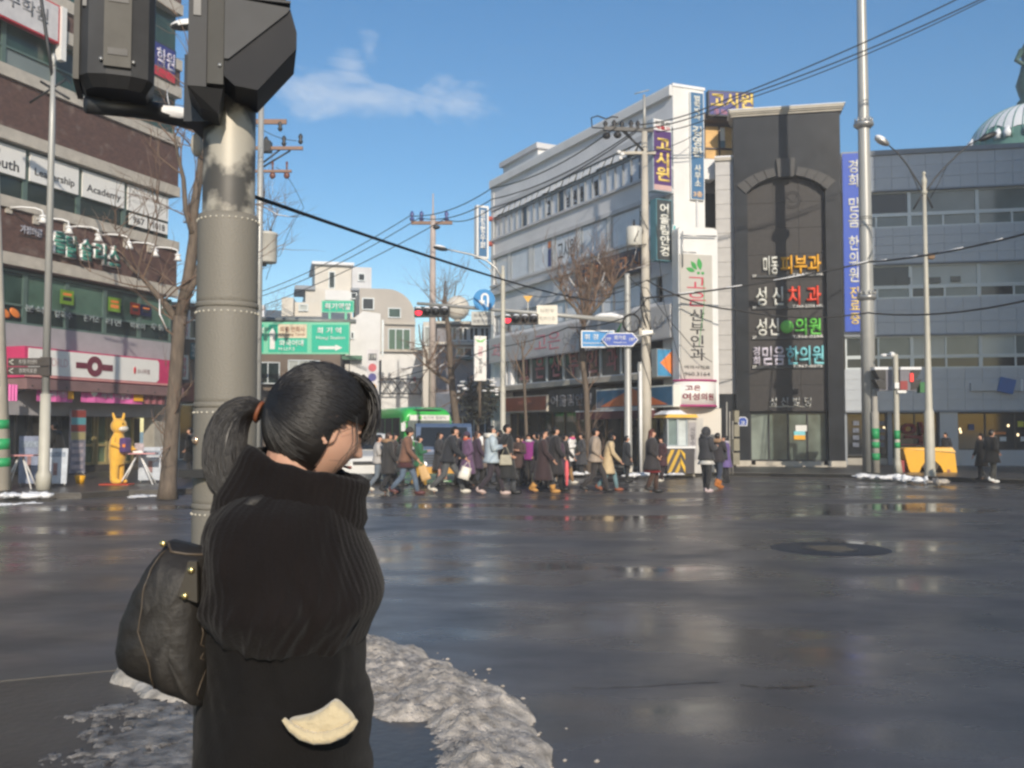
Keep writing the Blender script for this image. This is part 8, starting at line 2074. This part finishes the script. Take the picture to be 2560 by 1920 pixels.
bpn = N.new("ShaderNodeBump"); bpn.inputs['Strength'].default_value = .5; bpn.inputs['Distance'].default_value = .004; L.new(ad.outputs[0], bpn.inputs['Height']); L.new(bpn.outputs[0], B.inputs['Normal'])
SIL = [(1062, 520, 742, .13), (1080, 490, 757, .175), (1105, 468, 764, .185), (1150, 455, 777, .20), (1200, 452, 799, .205), (1250, 452, 820, .205), (1290, 453, 815, .205), (1325, 455, 797, .205), (1350, 455, 783, .215), (1385, 453, 787, .215), (1420, 450, 785, .22), (1455, 447, 780, .225), (1490, 443, 796, .235), (1530, 440, 803, .24), (1575, 440, 796, .24), (1620, 438, 790, .245), (1665, 436, 800, .25), (1800, 430, 806, .255), (1950, 424, 812, .26), (2050, 420, 815, .26)]
def silh(y):
    for a, b in zip(SIL, SIL[1:]):
        if a[0] <= y <= b[0]:
            u_ = (y - a[0]) / (b[0] - a[0]); u_ = u_ * u_ * (3 - 2 * u_)
            return [a[i] * (1 - u_) + b[i] * u_ for i in (1, 2, 3)]
    return list(SIL[-1][1:])
rings = []; y = 1318.0; nS = 56
while y <= 2050:
    a, b, ry = silh(y); z = lo(0, y).z; xa, xb = lo(a, y).x, lo(b, y).x; ring = []
    for k in range(nS):
        an = 2 * math.pi * k / nS; cx, sy = math.cos(an), math.sin(an)
        w_ = .012 * mnoise.noise((cx * 1.4, sy * 1.4, z * 5)) + .011 * (1 - 2 * abs(mnoise.noise((cx * 1.6 + 4, sy * 1.6, z * 11 + cx * 4)))) * (1.5 if 1300 < y < 1470 else .9)
        ring.append(((xa + xb) / 2 + (xb - xa) / 2 * cx + w_ * cx * (.3 if abs(cx) > .8 else 1), (ry + w_) * sy, z))
    rings.append(ring); y += 9
cb = MB(); cb.loft(rings)
co_ = cb.build("coat", coatm, wm)
s2 = co_.modifiers.new("sub", 'SUBSURF'); s2.levels = 1; s2.render_levels = 1
# loose ribbed knit cape over her folded arms, gathered at its hem
kn, N, L, B = node_mat("ribbed_black_knit")
B.inputs['Roughness'].default_value = .95; B.inputs['Specular IOR Level'].default_value = .1; B.inputs['Sheen Weight'].default_value = .06
tcn = N.new("ShaderNodeTexCoord"); nn = N.new("ShaderNodeTexNoise"); nn.inputs['Scale'].default_value = 9; nn.inputs['Detail'].default_value = 6; L.new(tcn.outputs['Object'], nn.inputs['Vector'])
cr = N.new("ShaderNodeValToRGB"); cr.color_ramp.elements[0].color = (.0055, .0045, .0045, 1); cr.color_ramp.elements[1].color = (.013, .0100, .0095, 1); L.new(nn.outputs[0], cr.inputs[0]); L.new(cr.outputs[0], B.inputs['Base Color'])
n6 = N.new("ShaderNodeTexNoise"); n6.inputs['Scale'].default_value = 190; L.new(tcn.outputs['Object'], n6.inputs['Vector'])
bpn = N.new("ShaderNodeBump"); bpn.inputs['Strength'].default_value = .6; bpn.inputs['Distance'].default_value = .003; L.new(n6.outputs[0], bpn.inputs['Height']); L.new(bpn.outputs[0], B.inputs['Normal'])
CAPE = [(1062, 520, 735, .125), (1080, 488, 754, .165), (1100, 470, 765, .198), (1130, 457, 775, .222), (1165, 452, 786, .238), (1205, 451, 804, .247), (1240, 452, 819, .25), (1265, 453, 822, .25), (1292, 454, 816, .249), (1316, 456, 805, .244), (1338, 459, 794, .236), (1354, 464, 786, .225), (1360, 472, 778, .215), (1350, 482, 766, .20)]
def crow(i, u_):
    p0, p1, p2, p3 = [CAPE[max(0, min(len(CAPE) - 1, i + q))] for q in (-1, 0, 1, 2)]
    return [.5 * (2 * p1[j] + (p2[j] - p0[j]) * u_ + (2 * p0[j] - 5 * p1[j] + 4 * p2[j] - p3[j]) * u_ ** 2 + (3 * p1[j] - p0[j] - 3 * p2[j] + p3[j]) * u_ ** 3) for j in range(4)]
rings = []; nS = 264
for i in range(len(CAPE) - 1):
    for q in range(4):
        yy, a_, b_, ry = crow(i, q / 4); low = max(0, (yy - 1200) / 150); ring = []
        xa, xb, z0 = lo(a_, yy).x, lo(b_, yy).x, lo(0, yy).z
        for k in range(nS):
            an = 2 * math.pi * k / nS; cx, sy = math.cos(an), math.sin(an)
            z = z0 - .022 * low * cx + .010 * low * mnoise.noise((cx * 2, sy * 2, 3.3))
            fold = .016 * mnoise.noise((cx * 1.7, sy * 1.7, z * 6 + cx * 2)) + .010 * (1 - 2.4 * abs(mnoise.noise((cx * 1.2 + 7, sy * 1.2, z * 12 - cx * 5)))) * (.4 + low)
            arm = .020 * math.exp(-((an - 4.45) / .35) ** 2) * (1 - low) - .016 * math.exp(-((an - 5.02 - .25 * low) / .07) ** 2) * (1 - abs(2 * low - 1)) + .018 * math.exp(-((z - lo(0, 1290).z) / .035) ** 2) * (1 if sy < 0 else .4)
            w_ = (fold * 1.25 + arm) * (.35 if abs(cx) > .85 else 1) + .0009 * (1 if k % 4 < 2 else -1) * (1 + .8 * mnoise.noise((cx * 4, sy * 4, z * 9)))
            ring.append(((xa + xb) / 2 + ((xb - xa) / 2 + w_ * .6) * cx, (ry + w_) * sy, z))
        rings.append(ring)
MB().loft(rings, cap=False).build("knit_cape", kn, wm)
cl_ = []
for f, hw, sl, cx_, yy in ((0, .150, .12, 622, 1120), (.15, .151, .15, 627, 1096), (.35, .142, .19, 638, 1066), (.55, .134, .235, 647, 1040), (.75, .129, .265, 655, 1018), (.9, .124, .28, 659, 1004), (1.0, .116, .285, 660, 998)):
    c = lo(cx_, yy); ring = []
    for k in range(200):
        an = 2 * math.pi * k / 200; x = hw * math.cos(an); w_ = .007 * mnoise.noise((math.cos(an) * 2, math.sin(an) * 2, f * 3)) + .0010 * (1 if k % 4 < 2 else -1)
        ring.append((c.x + (hw + w_) * math.cos(an), (hw * 1.0 + w_) * math.sin(an), c.z - sl * x + .012 * mnoise.noise((math.cos(an) * 2.2, math.sin(an) * 2.2, 5))))
    cl_.append(ring)
inner = [[(c_[0] * .9 + lo(650, 1010).x * .1, c_[1] * .88, c_[2] - .004) for c_ in cl_[-1]], [(c_[0] * .86 + lo(640, 1040).x * .14, c_[1] * .84, c_[2] - .05) for c_ in cl_[-1]]]
MB().loft(cl_ + inner, cap=False).build("collar", kn, wm)
# trousers and shoes below the coat
tr = MB()
for an, sy in feet: tr.path([(.0, sy * .085, .75), (.0, sy * .085, .45), (-.02, sy * .085, .10)], [.10, .085, .075], 14)
tr.build("trousers", C("black_trousers", (0,) * 3), wm)
for an, sy in feet: MB().ell((.05, sy * .09, .045), .135, .052, .048, 14, 9).build("shoe", black, wm)
# cream knitted mitten showing at the pocket
crm = mat("cream_knit", (.52, .43, .27), .9, var=.08, scale=14, bump=.5, bscale=60, sheen=.4)
fan = [(612, 1555), (630, 1574), (652, 1589), (680, 1597), (710, 1595), (738, 1584), (758, 1571), (770, 1557), (752, 1538), (736, 1522), (722, 1509), (704, 1527), (680, 1543), (648, 1552)]
Yc_ = 1.695
cc = lo(695, 1560, Yc_); mk = []
for f, dy in ((1.0, .03), (1.0, .008), (.86, -.004), (.55, -.010)):
    mk.append([(cc.x + (lo(x, y, Yc_).x - cc.x) * f, Yc_ - Yw + dy, cc.z + (lo(x, y, Yc_).z - cc.z) * f) for x, y in fan])
mo_ = MB().loft(mk).build("mitten", crm, wm); mo_.modifiers.new("sub", "SUBSURF").render_levels = 2
MB().path([lo(x, y - 2, Yc_ - .008) for x, y in fan[0:8]], [.004, .008, .010, .011, .011, .010, .008, .004], 8).build("mitten_rim", crm, wm)

# --- handbag behind her hip
lea = mat("black_bag_leather", (.016, .0135, .011), .62, var=.25, scale=9, bump=.35, bscale=22)
Yb_ = 1.80
OUT = [(365, 1168), (400, 1176), (455, 1192), (458, 1300), (456, 1420), (446, 1500), (440, 1526), (400, 1508), (340, 1480), (286, 1454), (268, 1438), (261, 1400), (270, 1335), (300, 1262), (335, 1205)]
def dens(P, n=4):
    o = []
    for a, b in zip(P, P[1:] + P[:1]):
        for q in range(n): o.append((a[0] + (b[0] - a[0]) * q / n, a[1] + (b[1] - a[1]) * q / n))
    return o
bc = D(370, 1350, Yb_); bz = Vector((bc.x, Yb_, D(370, 1526, Yb_).z))
hbg = thing("handbag", "black leather handbag with tan seams and small gold studs hanging behind the woman", "bag", bz)
lb = lambda x, y, Y=Yb_: D(x, y, Y) - bz
OD = dens(OUT); cxm, cym = 370, 1350
rings = []
for f, dy in ((.35, -.078), (.70, -.070), (.90, -.045), (1.0, .0), (1.0, .03), (.9, .06), (.6, .07)):
    rings.append([(lb(cxm + (x - cxm) * f, cym + (y - cym) * f).x, dy + .010 * mnoise.noise((x * .02, y * .02, f * 3)), lb(cxm + (x - cxm) * f, cym + (y - cym) * f).z) for x, y in OD])
MB().loft(rings).build("bag_body", lea, hbg)
seamm = mat("tan_piping", (.075, .055, .036), .5)
import bisect
FD = ((0, -.082), (.35, -.078), (.70, -.070), (.90, -.045), (1.0, .0))
def surf_dy(x, y):
    best = None
    an = math.atan2(y - cym, x - cxm); ro = min(((abs(math.atan2(math.sin(math.atan2(q[1] - cym, q[0] - cxm) - an), math.cos(math.atan2(q[1] - cym, q[0] - cxm) - an))), math.hypot(q[0] - cxm, q[1] - cym)) for q in OD))[1]
    f = min(1, math.hypot(x - cxm, y - cym) / ro)
    for (f0, d0), (f1, d1) in zip(FD, FD[1:]):
        if f <= f1: return d0 + (d1 - d0) * (f - f0) / (f1 - f0)
    return 0
def onbag(P, r, nm, m, dy=0):
    Q = [(a_[0] + (b_[0] - a_[0]) * q / 4, a_[1] + (b_[1] - a_[1]) * q / 4) for a_, b_ in zip(P, P[1:]) for q in range(4)] + [P[-1]]
    MB().path([lb(x, y) + Vector((0, surf_dy(x, y) - .003, 0)) for x, y in Q], r, 6).build(nm, m, hbg)
onbag([(375, 1180), (352, 1220), (342, 1262), (340, 1305), (334, 1345), (346, 1380), (356, 1415), (358, 1450), (352, 1478)], .0013, "seam", seamm)
onbag([(366, 1170), (385, 1186), (415, 1192), (452, 1196)], .0024, "rim", seamm)
onbag([(452, 1300), (451, 1380), (450, 1440), (440, 1500)], .0012, "seam", seamm)
MB().prism([(lb(x, y).x, lb(x, y).z) for x, y in ((438, 1200), (456, 1200), (457, 1285), (418, 1272), (430, 1232))], -.082, -.070).build("strap_tab", mat("worn_leather_tab", (.045, .038, .028), .45), hbg)
gold = mat("gold_stud", (.75, .58, .25), .2, .9, var=0)
for x, y, dy in ((446, 1217, -.086), (433, 1270, -.086), (371, 1168, -.045)): MB().ell(tuple(lb(x, y) + Vector((0, dy, 0))), .0065, .005, .0065, 10, 7).build("stud", gold, hbg)
MB().path([lb(455, 1195, 1.84), lb(500, 1130, 1.80), lb(545, 1085, 1.78), lb(590, 1072, 1.84), lb(600, 1085, 1.92)], .010, 8, flat=.5).build("strap", lea, hbg)


# ================================================================== slush and trodden snow at the near corner
def heap(label, P, h, res, m, seed=1, edge=.35, thr=-.2, z0=.0, name="snow_heap"):
    P = [Vector((p.x, p.y, 0)) for p in P]; xs = [p.x for p in P]; ys = [p.y for p in P]
    nx, ny = int((max(xs) - min(xs)) / res) + 1, int((max(ys) - min(ys)) / res) + 1
    def inside(q):
        c = False
        for a, b in zip(P, P[1:] + P[:1]):
            if (a.y > q.y) != (b.y > q.y) and q.x < (b.x - a.x) * (q.y - a.y) / (b.y - a.y) + a.x: c = not c
        return c
    def dist(q):
        d = 9
        for a, b in zip(P, P[1:] + P[:1]):
            ab = b - a; u_ = max(0, min(1, (q - a).dot(ab) / ab.length_squared)); d = min(d, (q - a - ab * u_).length)
        return d
    H = {}
    for i in range(nx):
        for j in range(ny):
            q = Vector((min(xs) + i * res, min(ys) + j * res, 0)); 
            dd = dist(q) * (1 if inside(q) else -1) + .13 * mnoise.noise((q.x * 4, q.y * 4, seed))
            if dd > 0:
                e = min(1, dd / edge); n_ = mnoise.noise((q.x * 4, q.y * 4, seed + 3)) * .45 + mnoise.noise((q.x * 11, q.y * 11, seed)) * .22 + mnoise.noise((q.x * 31, q.y * 31, seed)) * .26 + mnoise.noise((q.x * 62, q.y * 62, seed)) * .16
                if n_ > thr + .75 * (1 - e) * (1 if thr < -1 else .3): H[i, j] = z0 + h * e ** .6 * max(.12, .62 + .75 * (n_ - max(thr, -.5))) 
    vs, fs, idx = [], [], {}
    def vid(i, j):
        if (i, j) not in idx:
            q = (min(xs) + i * res + .4 * res * mnoise.noise((i * .7, j * .7, 5)), min(ys) + j * res + .4 * res * mnoise.noise((i * .7, j * .7, 8))); idx[i, j] = len(vs); vs.append((q[0], q[1], H.get((i, j), z0 - .03)))
        return idx[i, j]
    for i in range(nx - 1):
        for j in range(ny - 1):
            if any((a, b) in H for a in (i, i + 1) for b in (j, j + 1)): fs.append((vid(i, j), vid(i + 1, j), vid(i + 1, j + 1), vid(i, j + 1)))
    o = MB().add(vs, fs, True).build(name, m); return tag(o, label, kind="stuff")
G = lambda x, y, z=0.0: gnd(x * K, y * K, z)
heap("heap of dirty trodden snow along the kerb right of the woman", [G(640, 1370), G(800, 1385), G(900, 1420), G(1010, 1470), G(1090, 1505), G(1150, 1570), G(1185, 1640), G(1215, 1740), G(1150, 1900), G(900, 1900), G(830, 1640), G(640, 1560)], .13, .018, dirty_snow, 3, .34, -1.2, .015)
heap("brighter lump of snow under the handbag", [G(225, 1515), G(290, 1440), G(440, 1450), G(540, 1560), G(450, 1580), G(330, 1545)], .09, .02, mat("patchy_snow", (.36, .335, .30), .75, var=.5, scale=9, bump=.9, bscale=24), 5, .10, -1.2, .09)
heap("thin grey slush trodden over the near pavement", [G(120, 1590), G(270, 1540), G(440, 1530), G(560, 1600), G(520, 1780), G(60, 1780)], .022, .02, mat("grey_slush", (.17, .16, .15), .38, var=.75, scale=9, bump=.9, bscale=34, detail=9), 9, .30, -.12, .10)
ch = MB(); rr = random.Random(14)
for k in range(60):
    f = rr.random(); e_ = [G(810, 1392), G(905, 1428), G(1010, 1476), G(1095, 1512), G(1155, 1575), G(1190, 1645), G(1220, 1740)]; i = int(f * 5.99); q = e_[i].lerp(e_[i + 1], f * 6 - i) + Vector((rr.gauss(.02, .13), rr.gauss(.02, .13), 0)); s_ = rr.uniform(.004, .013)
    ch.ell((q.x, q.y, s_ * .2), s_ * rr.uniform(.8, 1.7), s_, s_ * .7, 7, 5, wob=.5)
tag(ch.build("snow_crumbs", dirty_snow), "crumbs of dirty snow scattered along the edge of the heap", kind="stuff")
# round asphalt patch with a manhole, and cracks in the road
mc = gnd(2075, 1372)
o = disc(MB(), .74, 0, .004, n=40); 
t = thing("manhole_cover", "round iron manhole cover in a dark round asphalt patch on the right of the crossing", "manhole cover", (mc.x, mc.y, 0))
rp = MB(); rp.lathe([(.74, .0), (.735, .004), (.36, .0045)], n=44, cap=False).build("asphalt_patch", mat("fresh_black_asphalt", (.022, .022, .024), .5, var=.3, scale=14, bump=.4, bscale=60), t)
MB().lathe([(.35, .0), (.35, .010), (.33, .012), (.30, .009), (.001, .009)], n=40).build("iron_lid", mat("worn_iron", (.05, .048, .045), .4, .5, var=.3, scale=12), t)
for k in range(5): MB().box(-.24, .24, -.012, .012, .0095, .016, Matrix.Translation((0, -.2 + .1 * k, 0))).build("tread_bar", mat("worn_iron", (0,) * 3), t)
for lab, PP, m in (("pale broken crack line across the near road", [(1235, 1486), (1290, 1487), (1345, 1484), (1400, 1482), (1470, 1476), (1550, 1473)], mat("pale_joint_seal", (.13, .12, .11), .6, var=.5, scale=9)), ("dark wet crack in the near road to its right", [(1598, 1480), (1650, 1486), (1720, 1486), (1760, 1482)], mat("wet_black_seam", (.015, .015, .016), .2))):
    P = [G(*p) for p in PP]; rr = random.Random(3); vs = []; 
    Q = [a.lerp(b, q / 6) for a, b in zip(P, P[1:]) for q in range(6)] + [P[-1]]
    for p in Q: w_ = rr.uniform(.002, .012); vs += [(p.x, p.y - w_, .004), (p.x, p.y + w_, .004)]
    tag(MB().add(vs, [(2 * k, 2 * k + 2, 2 * k + 3, 2 * k + 1) for k in range(len(Q) - 1)]).build("road_crack", m), lab, kind="structure")
# ------------------------------------------------------------------ thin haze volume added to imitate a lens flare veil and lift the blacks
hz_ = bpy.data.materials.new("flare_veil_haze"); hz_.use_nodes = True; nt = hz_.node_tree; nt.nodes.clear()
ho = nt.nodes.new("ShaderNodeOutputMaterial"); hv = nt.nodes.new("ShaderNodeVolumePrincipled")
hv.inputs['Color'].default_value = (.93, .93, .95, 1); hv.inputs['Density'].default_value = .0023; hv.inputs['Anisotropy'].default_value = .0
nt.links.new(hv.outputs[0], ho.inputs['Volume'])
hb_ = MB().box(-60, 70, -20, 110, -1.0, 42).build("haze", hz_); tag(hb_, "thin pale haze added over the whole crossing in place of a lens flare veil", kind="stuff")
